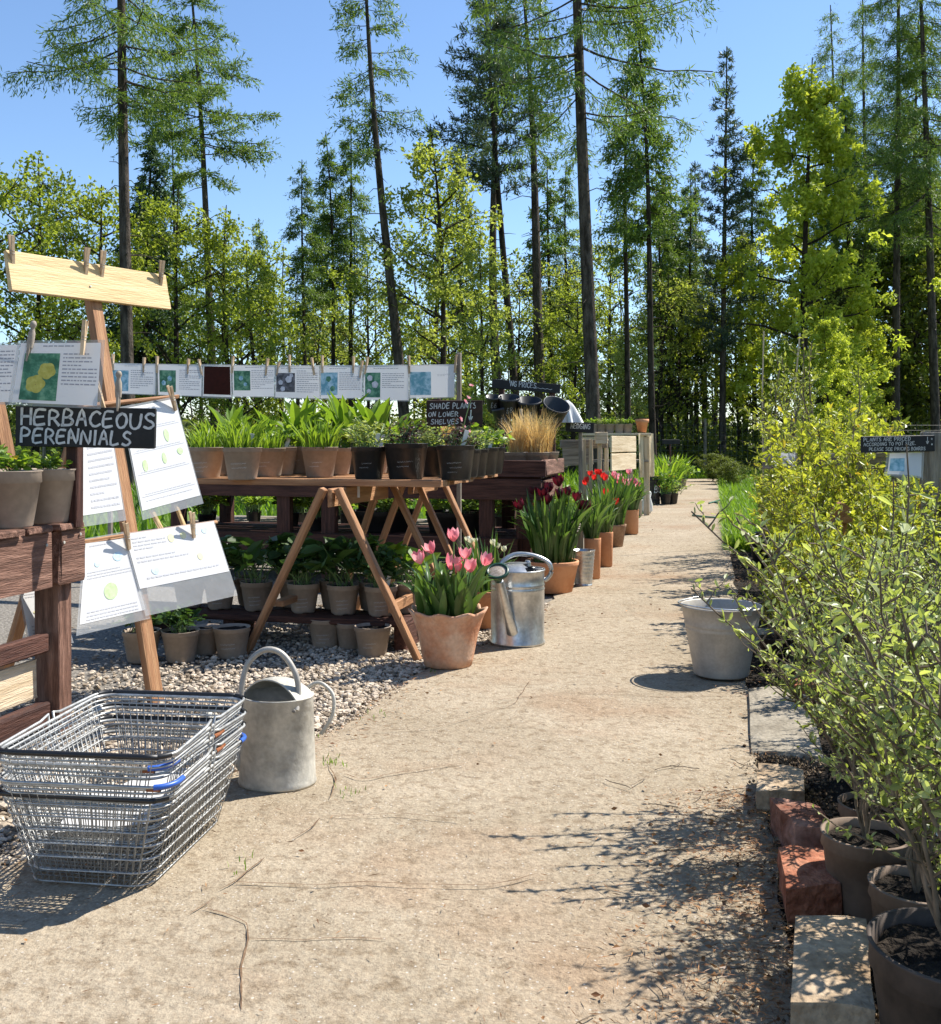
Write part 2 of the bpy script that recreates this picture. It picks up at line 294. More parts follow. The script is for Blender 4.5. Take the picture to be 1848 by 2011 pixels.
def MW(o):
    if o.parent is None: return o.matrix_basis.copy()
    return MW(o.parent) @ o.matrix_parent_inverse @ o.matrix_basis
def obj(name, me, parent=None, M=None):
    o = bpy.data.objects.new(name, me); COL.objects.link(o)
    if M is not None: o.matrix_basis = M
    if parent is not None:
        o.parent = parent; o.matrix_parent_inverse = MW(parent).inverted()
    return o
def tag(o, label, cat, group=None):
    o['label'] = label; o['category'] = cat
    if group: o['group'] = group
    return o
def struct(o): o['kind'] = 'structure'; return o
def stuff(o): o['kind'] = 'stuff'; return o
def thing(name, label, cat, loc=(0, 0, 0), rz=0.0, group=None):
    o = bpy.data.objects.new(name, None); COL.objects.link(o); o.empty_display_size = 0.1
    o.matrix_basis = Matrix.Translation(Vector(loc)) @ Matrix.Rotation(rz, 4, 'Z')
    return tag(o, label, cat, group)
def dup(root, M, label=None, group=None, skip=()):
    kids = [o for o in CH.get(root.name, [])]
    r = root.copy(); COL.objects.link(r); r.matrix_basis = M
    if label: r['label'] = label
    if group: r['group'] = group
    for ch in list(root.children):
        if ch.name.split('.')[0] in skip: continue
        c = ch.copy(); COL.objects.link(c); c.parent = r
        for g in list(ch.children):
            q = g.copy(); COL.objects.link(q); q.parent = c
    return r
CH = {}
def TR(loc, rz=0.0, s=1.0, rx=0.0, ry=0.0):
    S = Matrix.Diagonal((s, s, s, 1)) if not isinstance(s, tuple) else Matrix.Diagonal((*s, 1))
    return Matrix.Translation(Vector(loc)) @ Matrix.Rotation(ry, 4, 'Y') @ Matrix.Rotation(rx, 4, 'X') @ Matrix.Rotation(rz, 4, 'Z') @ S
def frame(o, x, y, z):
    M = Matrix.Identity(4)
    for i, v in enumerate((x, y, z, o)):
        for j in range(3): M[j][i] = float(v[j])
    return M

def _cb():
    idx = {}; k = 0; sg = []
    for i in (-1, 1):
        for j in (-1, 1):
            for q in (-1, 1):
                for a in range(3): idx[(i, j, q, a)] = k; sg.append((i, j, q, a)); k += 1
    quads = []; tris = []
    for a in range(3):
        b, c = (a + 1) % 3, (a + 2) % 3
        for s in (-1, 1):
            f = []
            for (u, v) in ((-1, -1), (1, -1), (1, 1), (-1, 1)):
                t = [0, 0, 0]; t[a] = s; t[b] = u; t[c] = v; f.append(idx[(*t, a)])
            quads.append(f)
        for u in (-1, 1):
            for v in (-1, 1):
                f = []
                for (s, ax) in ((-1, b), (1, b), (1, c), (-1, c)):
                    t = [0, 0, 0]; t[a] = s; t[b] = u; t[c] = v; f.append(idx[(*t, ax)])
                quads.append(f)
    for i in (-1, 1):
        for j in (-1, 1):
            for q in (-1, 1): tris.append([idx[(i, j, q, a)] for a in range(3)])
    S = np.array(sg)
    def pts(hx, hy, hz, c):
        h = np.array((hx, hy, hz)); V = S[:, :3] * (h - c)
        for r in range(len(S)): V[r, S[r, 3]] = S[r, S[r, 3]] * h[S[r, 3]]
        return V
    V = pts(1, 1, 1, .2)
    def fix(F):
        out = []
        for f in F:
            p = V[f]; nn = np.cross(p[1] - p[0], p[2] - p[0])
            out.append(f if nn @ p.mean(0) > 0 else f[::-1])
        return np.array(out)
    return pts, fix(quads), fix(tris)
_cbp, _cbq, _cbt = _cb()
def cbox(mb, sx, sy, sz, c=0.003, T=None, mi=0, jit=0.0):
    V = _cbp(sx / 2, sy / 2, sz / 2, min(c, sx * .3, sy * .3, sz * .3))
    if jit: V = V + rng.normal(0, jit, V.shape)
    if T is not None: V = V @ np.array(T.to_3x3()).T + np.array(T.translation)
    mb.add(V, _cbq, mi); mb.F.append((_cbt + mb.n - 24, mi, False)); return mb
def beam(name, p0, p1, w, h, m, parent=None, up=(0, 0, 1), c=0.004, jit=0.0012):
    p0 = np.asarray(p0, float); p1 = np.asarray(p1, float)
    x = p1 - p0; L = np.linalg.norm(x); x /= L
    u = np.asarray(up, float); y = np.cross(u, x); y /= np.linalg.norm(y); z = np.cross(x, y)
    mb = MB(); cbox(mb, L, w, h, c, jit=jit)
    return mb.build(name, m, parent, frame((p0 + p1) / 2, x, y, z))

_cs = {}
def cs(n):
    if n not in _cs:
        a = np.arange(n) * 2 * np.pi / n; _cs[n] = (np.cos(a), np.sin(a))
    return _cs[n]
def tube(pts, r, n=6, closed=False, cap=True):
    p = np.asarray(pts, float); k = len(p); r = np.broadcast_to(np.asarray(r, float), (k,))
    if closed: t = np.roll(p, -1, 0) - np.roll(p, 1, 0)
    else: t = np.gradient(p, axis=0)
    t = t / (np.linalg.norm(t, axis=1, keepdims=True) + 1e-12)
    ref = np.array((0, 0, 1.0)) if np.abs(t[:, 2]).mean() < 0.8 else np.array((1.0, 0, 0))
    u = np.cross(t, ref); u /= (np.linalg.norm(u, axis=1, keepdims=True) + 1e-9); v = np.cross(t, u)
    c, s = cs(n)
    V = p[:, None] + r[:, None, None] * (c[None, :, None] * u[:, None] + s[None, :, None] * v[:, None])
    i = np.arange(k if closed else k - 1)[:, None] * n; j = np.arange(n)[None]
    i2 = ((np.arange(k if closed else k - 1) + 1) % k)[:, None] * n
    F = np.stack((i + j, i2 + j, i2 + (j + 1) % n, i + (j + 1) % n), -1).reshape(-1, 4)
    return V.reshape(-1, 3), F[:, ::-1]
def lathe(prof, n=32, ell=1.0, cap0=False):
    pr = np.asarray(prof, float); k = len(pr); c, s = cs(n)
    V = np.stack((pr[:, 0][:, None] * c[None], pr[:, 0][:, None] * s[None] * ell, np.repeat(pr[:, 1][:, None], n, 1)), -1)
    i = np.arange(k - 1)[:, None] * n; j = np.arange(n)[None]
    F = np.stack((i + j, i + (j + 1) % n, i + n + (j + 1) % n, i + n + j), -1).reshape(-1, 4)
    return V.reshape(-1, 3), F
def spline(pts, n):
    p = np.asarray(pts, float); t = np.linspace(0, len(p) - 1, n); out = []
    for q in t:
        i = min(int(q), len(p) - 2); f = q - i
        p0, p1, p2, p3 = p[max(i - 1, 0)], p[i], p[i + 1], p[min(i + 2, len(p) - 1)]
        out.append(0.5 * (2 * p1 + (p2 - p0) * f + (2 * p0 - 5 * p1 + 4 * p2 - p3) * f * f + (3 * p1 - p0 - 3 * p2 + p3) * f ** 3))
    return np.array(out)
def unit(v): return v / (np.linalg.norm(v, axis=-1, keepdims=True) + 1e-9)
def leaves(c, d, L, W, rg, fold=0.25, rich=False):
    """folded leaf blades: base at c, axis d"""
    c = np.asarray(c, float); n = len(c); d = unit(np.asarray(d, float))
    L = np.broadcast_to(L, (n,))[:, None]; W = np.broadcast_to(W, (n,))[:, None]
    s = unit(np.cross(d, unit(rg.normal(size=(n, 3)) + np.array((0, 0, 1.6))))); nn = np.cross(s, d)
    if not rich:
        V = np.stack((c, c + d * L * .45 - s * W * .5 + nn * W * fold, c + d * L, c + d * L * .45 + s * W * .5 + nn * W * fold), 1)
        b = np.arange(n)[:, None] * 4
        F = np.concatenate((b + np.array([[0, 2, 1]]), b + np.array([[0, 3, 2]])))
        return V.reshape(-1, 3), F
    dr = -nn * L * rg.uniform(-.02, .16, (n, 1))
    V = np.stack((c, c + d * L * .3 - s * W * .42 + nn * W * fold, c + d * L * .3 + s * W * .42 + nn * W * fold, c + d * L * .32,
                  c + d * L * .68 - s * W * .46 + nn * W * fold + dr * .4, c + d * L * .68 + s * W * .46 + nn * W * fold + dr * .4, c + d * L * .68 + dr * .4,
                  c + d * L + dr), 1)
    b = np.arange(n)[:, None] * 8
    Q = np.concatenate([b + np.array([q]) for q in ([1, 3, 6, 4], [3, 2, 5, 6])])
    T = np.concatenate([b + np.array([q]) for q in ([0, 3, 1], [0, 2, 3], [4, 6, 7], [6, 5, 7])])
    return V.reshape(-1, 3), Q, T
def addleaves(mb, lv, mi=0):
    if len(lv) == 2: mb.add(lv[0], lv[1], mi)
    else:
        mb.add(lv[0], lv[1], mi); mb.F.append((lv[2] + mb.n - len(lv[0]), mi, False))
def blades(base, az_, a0, a1, L, W, segs, rg, prof=None, twist=0.3, fold=0.0):
    """strap leaves: start angle a0 from vertical, end angle a1"""
    base = np.asarray(base, float); n = len(base)
    az_ = np.broadcast_to(az_, (n,)); a0 = np.broadcast_to(a0, (n,)); a1 = np.broadcast_to(a1, (n,)); L = np.broadcast_to(L, (n,)); W = np.broadcast_to(W, (n,))
    t = np.linspace(0, 1, segs + 1)
    if prof is None: prof = np.sin(np.pi * np.clip(t * .86 + .12, 0, 1)) ** .8
    ang = a0[:, None] + (a1 - a0)[:, None] * (t[None, :-1] ** 1.5)
    st = L[:, None] / segs
    hx = np.concatenate((np.zeros((n, 1)), np.cumsum(np.sin(ang) * st, 1)), 1); hz = np.concatenate((np.zeros((n, 1)), np.cumsum(np.cos(ang) * st, 1)), 1)
    H = np.stack((np.cos(az_), np.sin(az_), 0 * az_), -1)
    c = base[:, None] + hx[..., None] * H[:, None] + hz[..., None] * Z
    sa = az_ + np.pi / 2 + rg.normal(0, twist, n)
    S = np.stack((np.cos(sa), np.sin(sa), 0 * sa), -1)[:, None] * (W[:, None] * prof[None] / 2)[..., None]
    if fold:
        up = np.stack((-np.cos(az_), -np.sin(az_), 0.5 + 0 * az_), -1)[:, None] * (W[:, None] * prof[None] * fold)[..., None]
        V = np.stack((c - S + up, c, c + S + up), 2); k = 3
    else: V = np.stack((c - S, c + S), 2); k = 2
    V = V.reshape(n, -1, 3); b = np.arange(n)[:, None, None] * ((segs + 1) * k); i = np.arange(segs)[None, :, None] * k
    F = np.concatenate([(b + i + np.array([q, q + 1, q + k + 1, q + k])[None, None]).reshape(-1, 4) for q in range(k - 1)])
    return V.reshape(-1, 3), F

# ------------------------------------------------------------------ hand lettering
FONT = {
 'A': [[(0, 0), (.45, 1), (.95, 0)], [(.2, .38), (.8, .4)]], 'B': [[(.05, 0), (.1, 1), (.6, .98), (.8, .78), (.55, .54), (.1, .5)], [(.55, .54), (.95, .3), (.7, .03), (-.05, 0)]],
 'C': [[(.95, .86), (.6, 1), (.2, .82), (0, .45), (.2, .1), (.6, 0), (1, .15)]], 'D': [[(.05, 0), (.05, 1), (.6, .9), (.95, .5), (.6, .08), (0, 0)]],
 'E': [[(.9, 1), (.1, .95), (0, .03), (.9, .06)], [(.05, .5), (.75, .55)]], 'F': [[(.9, 1), (.1, .95), (0, 0)], [(.05, .5), (.7, .55)]],
 'G': [[(.95, .86), (.6, 1), (.2, .82), (0, .45), (.2, .1), (.6, 0), (.95, .12), (.97, .45), (.6, .45)]], 'H': [[(.05, 0), (0, 1)], [(.95, .02), (.9, 1)], [(.03, .5), (.92, .52)]],
 'I': [[(.45, 0), (.5, 1)]], 'J': [[(.8, 1), (.8, .2), (.5, 0), (.1, .15)]], 'K': [[(0, 0), (0, 1)], [(.85, 1), (.05, .48), (.9, 0)]], 'L': [[(.05, 1), (0, .02), (.85, .08)]],
 'M': [[(0, 0), (.1, 1), (.5, .35), (.9, 1), (1, 0)]], 'N': [[(0, 0), (.12, 1), (.85, .02), (.98, 1)]], 'O': [[(.5, 1), (.12, .8), (0, .45), (.2, .08), (.5, 0), (.85, .15), (1, .55), (.82, .88), (.5, 1)]],
 'P': [[(.05, 0), (.02, 1), (.6, .98), (.88, .76), (.65, .5), (.05, .44)]], 'R': [[(.05, 0), (.02, 1), (.6, .98), (.85, .76), (.6, .52), (.08, .46)], [(.4, .48), (1, 0)]],
 'S': [[(.9, .88), (.5, 1), (.12, .8), (.32, .56), (.75, .42), (.92, .2), (.5, 0), (.02, .1)]], 'T': [[(0, .98), (1, 1)], [(.5, 1), (.48, 0)]],
 'U': [[(.02, 1), (.05, .3), (.3, 0), (.68, .02), (.93, .3), (1, 1)]], 'V': [[(0, 1), (.48, 0), (1, 1)]], 'W': [[(0, 1), (.25, 0), (.5, .7), (.75, 0), (1, 1)]],
 'X': [[(0, 1), (.95, 0)], [(.95, 1), (0, 0)]], 'Y': [[(0, 1), (.5, .5), (1, 1)], [(.5, .5), (.45, 0)]], 'Z': [[(0, 1), (1, 1), (0, 0), (1, 0)]],
 '.': [[(.3, 0), (.42, .06)]], '£': [[(.9, .85), (.6, 1), (.35, .8), (.4, .3), (.1, 0), (.95, .03)], [(.1, .48), (.75, .48)]], '8': [[(.5, .52), (.1, .75), (.5, 1), (.88, .75), (.5, .52), (.05, .25), (.5, 0), (.95, .25), (.5, .52)]],
 '6': [[(.8, .95), (.3, .7), (.05, .3), (.4, 0), (.85, .2), (.6, .5), (.1, .35)]], '9': [[(.85, .7), (.5, .5), (.1, .7), (.45, 1), (.85, .85), (.8, .4), (.5, 0)]],
 '4': [[(.7, 0), (.7, 1), (0, .35), (1, .35)]], '1': [[(.3, .8), (.55, 1), (.5, 0)]], '2': [[(.05, .8), (.4, 1), (.85, .8), (.6, .45), (0, 0), (.95, .04)]], '5': [[(.9, 1), (.2, 1), (.1, .58), (.6, .6), (.9, .3), (.5, 0), (0, .1)]],
 'v': [[(.5, 1), (.5, 0)], [(.1, .4), (.5, 0), (.9, .4)]], 'o': [[(.5, .7), (.3, .5), (.5, .3), (.7, .5), (.5, .7)]],
}
def ribbon(mb, pts2, width, fn, rg, mi=0):
    """flat stroke in a 2-D sheet; fn maps (u, v) arrays to 3-D"""
    p = np.asarray(pts2, float)
    if len(p) > 2: p = spline(p, (len(p) - 1) * 3 + 1)
    t = unit(np.gradient(p, axis=0)); nn = np.stack((-t[:, 1], t[:, 0]), 1)
    wv = width * .5 * rg.uniform(.75, 1.15, (len(p), 1))
    p = p.copy(); p[0] -= t[0] * width * .3; p[-1] += t[-1] * width * .3
    a, b = p + nn * wv, p - nn * wv
    V = np.stack((fn(a), fn(b)), 1).reshape(-1, 3); i = np.arange(len(p) - 1)[:, None] * 2
    mb.add(V, i + np.array([[0, 1, 3, 2]]), mi)
def lettering(mb, text, x, y, h, wd, gap, stroke, fn, rg, mi=0, slant=0.06, drift=0.0):
    for ch in text:
        if ch == ' ': x += wd * .75; continue
        k = .35 if ch in 'I.1' else 1.0
        hh = h * rg.uniform(.92, 1.06); ww = wd * k * rg.uniform(.92, 1.06); y0 = y + rg.normal(0, h * .025)
        for st in FONT.get(ch, []):
            ribbon(mb, [(x + q[0] * ww + q[1] * hh * slant, y0 + q[1] * hh) for q in st], stroke, fn, rg, mi)
        x += ww + gap; y += drift
    return x
def sheet_fn(o, x, y, n, off=0.003):
    o = np.asarray(o, float); x = np.asarray(x, float); y = np.asarray(y, float); n = np.asarray(n, float)
    return lambda uv: o + uv[:, :1] * x + uv[:, 1:2] * y + n * off

# ------------------------------------------------------------------ ground, path, beds
def sheet(name, poly, z, m):
    mb = MB(); mb.add([(x, y, z) for x, y in poly], [list(range(len(poly)))]); return struct(mb.build(name, m))
sheet('ground', [(-250, -30), (250, -30), (250, 420), (-250, 420)], -0.035, 'ground')
sheet('lawn', [(-40, 8.6), (edgeL(8.6), 8.6), (edgeL(15), 15), (edgeL(25), 25), (5.1, 26), (7.5, 26), (edgeR(25), 25), (edgeR(9), 9), (30, 9), (30, 29), (-40, 29)], -0.026, 'lawn')
sheet('gravel_bed', [(-9, -2), (-2.1, -2)] + [(edgeL(d) + .08, d) for d in np.linspace(-1.9, 8.6, 24)] + [(-9, 8.6)], -0.016, 'gravelbed')
sheet('planting_bed', [(edgeR(d) - .08, d) for d in np.linspace(-1, 9.2, 20)] + [(7, 9.2), (5, -1)], -0.018, 'soil')

def make_path():
    ds = np.concatenate((np.arange(-1.8, 9, 0.13), np.arange(9, 25.8, 0.45)))
    nx = 15; rg = np.random.default_rng(3); rows = []
    jl = np.cumsum(rg.normal(0, .012, len(ds))); jl -= np.convolve(jl, np.ones(9) / 9, 'same'); jl += rg.normal(0, .012, len(ds))
    jr = rg.normal(0, .010, len(ds))
    for i, d in enumerate(ds):
        l_, r_ = edgeL(d) + jl[i], edgeR(d) + jr[i]
        x = np.linspace(l_, r_, nx)
        z = 0.004 * np.sin(x * 3.1 + d * 1.7) + 0.003 * np.sin(d * 4.3 - x * 2)
        z = np.minimum(z, 0.004); z[0] -= .006; z[-1] -= .004
        rows.append(np.stack((x, np.full(nx, d), z), 1))
    V = np.concatenate(rows); k = len(ds)
    i = np.arange(k - 1)[:, None] * nx; j = np.arange(nx - 1)[None]
    F = np.stack((i + j, i + j + 1, i + nx + j + 1, i + nx + j), -1).reshape(-1, 4)
    mb = MB(); mb.add(V, F, 0, True)
    for side in (0, nx - 1):
        top = V[side::nx]; bot = top.copy(); bot[:, 2] = -0.05
        W = np.stack((top, bot), 1).reshape(-1, 3); q = np.arange(k - 1)[:, None] * 2
        mb.add(W, q + np.array([[0, 1, 3, 2]]))
    return struct(mb.build('path', 'path'))
path_obj = make_path()

def crack(px, wd, rg):
    pts = np.array([G(x, y, 0)[:2] for x, y in px])
    s = []
    for a, b in zip(pts[:-1], pts[1:]):
        n = max(2, int(np.linalg.norm(b - a) / .02))
        for t in np.arange(n) / n: s.append(a + (b - a) * t + rg.normal(0, .0035, 2))
    s = np.array(s + [pts[-1]])
    s[1:-1] = (s[:-2] + 2 * s[1:-1] + s[2:]) / 4
    t = unit(np.gradient(s, axis=0)); nn = np.stack((-t[:, 1], t[:, 0]), 1)
    wv = wd * .36 * np.abs(rg.normal(.8, .5, (len(s), 1))) + .0007; wv[0] = wv[-1] = .0004
    mb = MB()
    V = np.concatenate((s + nn * wv, s - nn * wv), 1).reshape(-1, 2)
    V = np.concatenate((V, np.full((len(V), 1), 0.0062)), 1)
    mb.add(V, np.arange(len(s) - 1)[:, None] * 2 + np.array([[0, 1, 3, 2]]))
    return mb.build('crack', 'crackfill', path_obj)
rg = np.random.default_rng(11)
for px, wd in (([(400, 1790), (440, 1797), (483, 1815), (487, 1850), (479, 1896), (472, 1952), (474, 1990)], .0032),
               ([(450, 1737), (530, 1740), (612, 1742), (723, 1737), (774, 1740), (895, 1742), (955, 1745), (1010, 1733), (1056, 1720)], .0022),
               ([(627, 1608), (700, 1605), (789, 1601), (905, 1611)], .0016), ([(675, 1523), (713, 1535), (774, 1522), (905, 1502)], .0026),
               ([(645, 1500), (660, 1535), (648, 1572)], .0028), ([(628, 1612), (596, 1640), (566, 1655)], .002), ([(520, 1690), (488, 1712), (455, 1740), (430, 1752)], .0026), ([(415, 1772), (372, 1800)], .0018),
               ([(490, 1848), (600, 1852), (690, 1846), (760, 1850)], .0012), ([(700, 1440), (860, 1432), (1010, 1385), (1040, 1340)], .0014),
               ([(960, 1378), (1130, 1362), (1300, 1372), (1465, 1366)], .0016), ([(1060, 1215), (1250, 1208), (1440, 1210)], .0025),
               ([(1170, 1108), (1300, 1104), (1440, 1102)], .003), ([(1230, 1062), (1340, 1059), (1430, 1058)], .004)):
    crack(px, wd, rg)

def stones():
    rg = np.random.default_rng(5); p = (1 + 5 ** .5) / 2
    I = unit(np.array([(-1, p, 0), (1, p, 0), (-1, -p, 0), (1, -p, 0), (0, -1, p), (0, 1, p), (0, -1, -p), (0, 1, -p), (p, 0, -1), (p, 0, 1), (-p, 0, -1), (-p, 0, 1)], float))
    IF = np.array([(0, 11, 5), (0, 5, 1), (0, 1, 7), (0, 7, 10), (0, 10, 11), (1, 5, 9), (5, 11, 4), (11, 10, 2), (10, 7, 6), (7, 1, 8), (3, 9, 4), (3, 4, 2), (3, 2, 6), (3, 6, 8), (3, 8, 9), (4, 9, 5), (2, 4, 11), (6, 2, 10), (8, 6, 7), (9, 8, 1)])
    n = 26000; d = rg.uniform(1.6, 6.2, n); off = np.abs(rg.normal(0, 1, n)) * .75
    x = np.array([edgeL(q) for q in d]) + .05 - off
    k = rg.uniform(size=n); edge = off < .05
    s = np.where(k < .8, rg.uniform(.0045, .010, n), rg.uniform(.009, .016, n)); s = np.where(edge, s * .6, s)
    sc3 = s[:, None] * rg.uniform(.65, 1.3, (n, 3)); sc3[:, 2] *= .65
    a = rg.uniform(0, 6.3, n); ca, sa = np.cos(a), np.sin(a)
    J = I[None] * rg.uniform(.75, 1.2, (n, 12, 1)) * sc3[:, None]
    X = J[..., 0] * ca[:, None] - J[..., 1] * sa[:, None]; Y = J[..., 0] * sa[:, None] + J[..., 1] * ca[:, None]
    V = np.stack((X + x[:, None], Y + d[:, None], J[..., 2] - .012 + s[:, None] * .4 + rg.uniform(0, .006, (n, 1))), -1)
    F = (np.arange(n)[:, None, None] * 12 + IF[None]).reshape(-1, 3)
    m = leafmat('gravel_stone', (0.20, 0.15, 0.10), (0.64, 0.54, 0.42), 0.0, rough=0.85, spec=0.2)
    mb = MB(); mb.add(V.reshape(-1, 3), F); o = stuff(mb.build('gravel', m))
    return tag(o, 'pale flint gravel spread under the tables beside the path', 'gravel')
stones()

def crumbs():
    rg = np.random.default_rng(15); n = 5200; d = rg.uniform(1.5, 9, n) ** 1.0; d = np.where(rg.uniform(size=n) < .7, rg.uniform(1.5, 3.4, n), d)
    x = np.array([edgeR(q) for q in d]) + .06 + rg.normal(0, .05, n) + np.abs(rg.normal(0, .04, n)); s = rg.uniform(.002, .0065, n)
    O = np.array([(1, 0, 0), (-1, 0, 0), (0, 1, 0), (0, -1, 0), (0, 0, 1), (0, 0, -1)], float); OF = np.array([(0, 2, 4), (2, 1, 4), (1, 3, 4), (3, 0, 4), (2, 0, 5), (1, 2, 5), (3, 1, 5), (0, 3, 5)])
    V = O[None] * s[:, None, None] * rg.uniform(.6, 1.4, (n, 6, 1)); V = V + np.stack((x, d, .003 + s * .3), 1)[:, None]
    m = leafmat('soil_crumb', (0.03, 0.02, 0.014), (0.24, 0.18, 0.12), 0.0, rough=0.95, spec=0.1)
    mb = MB(); mb.add(V.reshape(-1, 3), (np.arange(n)[:, None, None] * 6 + OF[None]).reshape(-1, 3)); return tag(stuff(mb.build('soil_crumbs', m)), 'loose soil and grit along the right edge of the path', 'soil')
crumbs()
def litter():
    rg = np.random.default_rng(9); mb = MB()
    # brown needles blown to the right edge, along the left edge and thinly over the slab
    d1 = rg.uniform(1.55, 2.9, 4200); x1 = np.array([edgeR(q) for q in d1]) + .03 - np.abs(rg.normal(0, .17, 4200))
    d2 = rg.uniform(1.6, 6, 1300); x2 = np.array([edgeL(q) for q in d2]) + np.abs(rg.normal(0, .12, 1300))
    d3 = rg.uniform(1.5, 14, 1500); x3 = np.array([rg.uniform(edgeL(q), edgeR(q)) for q in d3])
    d4 = rg.uniform(2.9, 9, 900); x4 = np.array([edgeR(q) for q in d4]) + .05 - np.abs(rg.normal(0, .10, 900))
    x = np.concatenate((x1, x2, x3, x4)); d = np.concatenate((d1, d2, d3, d4)); n = len(x)
    a = rg.uniform(0, 6.3, n)
    dirs = np.stack((np.cos(a), np.sin(a), rg.uniform(-.03, .12, n)), 1)
    c = np.stack((x, d, rg.uniform(.006, .012, n)), 1)
    big = rg.uniform(size=n) < .10
    L = np.where(big, rg.uniform(.012, .022, n), rg.uniform(.012, .034, n)); Wd = np.where(big, L * .5, rg.uniform(.0012, .0028, n))
    addleaves(mb, leaves(c, dirs, L, Wd, rg, .1))
    return tag(stuff(mb.build('leaf_litter', 'lf_litter')), 'brown needles and leaf bits scattered on the concrete path', 'litter')
litter()
def twigs():
    rg = np.random.default_rng(19); mb = MB()
    for i in range(26):
        d = rg.uniform(1.6, 3.2); x = edgeR(d) - abs(rg.normal(.12, .15)); a = rg.uniform(0, 6.3); L = rg.uniform(.04, .12)
        p = np.array([(x + np.cos(a) * L * t + rg.normal(0, .003), d + np.sin(a) * L * t + rg.normal(0, .003), .0085) for t in np.linspace(0, 1, 5)])
        mb.addvf(tube(p, .0013, 4))
    return tag(stuff(mb.build('twig_litter', 'stem')), 'thin dry twigs lying along the right path edge', 'litter')
twigs()

def grass_patch(name, label, pts, hmin, hmax, wd, m, rg):
    mb = MB(); n = len(pts)
    mb.addvf(blades(pts, rg.uniform(0, 6.3, n), rg.uniform(.05, .45, n), rg.uniform(.5, 1.5, n), rg.uniform(hmin, hmax, n), wd, 3, rg, np.array([.8, 1, .7, .08])))
    return tag(stuff(mb.build(name, m)), label, 'grass')
rg = np.random.default_rng(21)
n = 16000; d = 9.2 + (rg.uniform(size=n) ** 1.5) * 16; x = np.array([edgeR(q) for q in d]) - .05 + np.abs(rg.normal(0, .5, n)) * (1 + .05 * d)
grass_patch('grass', 'bright green grass verge between the path and the hedging', np.stack((x, d, np.full(n, -.025)), 1), .09, .24, .012, 'lf_grass', rg)
n = 9000; d = rg.uniform(25.9, 29, n); x = rg.uniform(3, 9, n)
grass_patch('grass', 'green grass across the far end of the path', np.stack((x, d, np.full(n, -.025)), 1), .1, .3, .02, 'lf_grass', rg)
n = 12000; d = rg.uniform(9, 27, n); x = np.array([edgeL(q) for q in d]) - .2 - rg.uniform(0, 14, n)
grass_patch('grass', 'rough meadow grass behind the plant tables', np.stack((x, d, np.full(n, -.025)), 1), .12, .4, .03, 'lf_grass', rg)
n = 5000; d = rg.uniform(5.5, 9.5, n); x = np.array([edgeR(q) for q in d]) + rg.uniform(1.2, 5, n)
grass_patch('grass', 'grass between the rows of hedging pots', np.stack((x, d, np.full(n, -.02)), 1), .08, .25, .012, 'lf_grass', rg)
wp = []
for (px, py, k) in ((648, 1500, 26), (680, 1560, 14), (612, 1450, 16), (735, 1405, 12), (470, 1700, 8), (1195, 1105, 20), (850, 1322, 8)):
    g = G(px, py); wp.append(np.stack((g[0] + rg.normal(0, .02, k), g[1] + rg.normal(0, .025, k), np.full(k, .002)), 1))
grass_patch('grass', 'tiny green weeds in the cracks of the path', np.concatenate(wp), .010, .024, .003, 'lf_grass', rg)

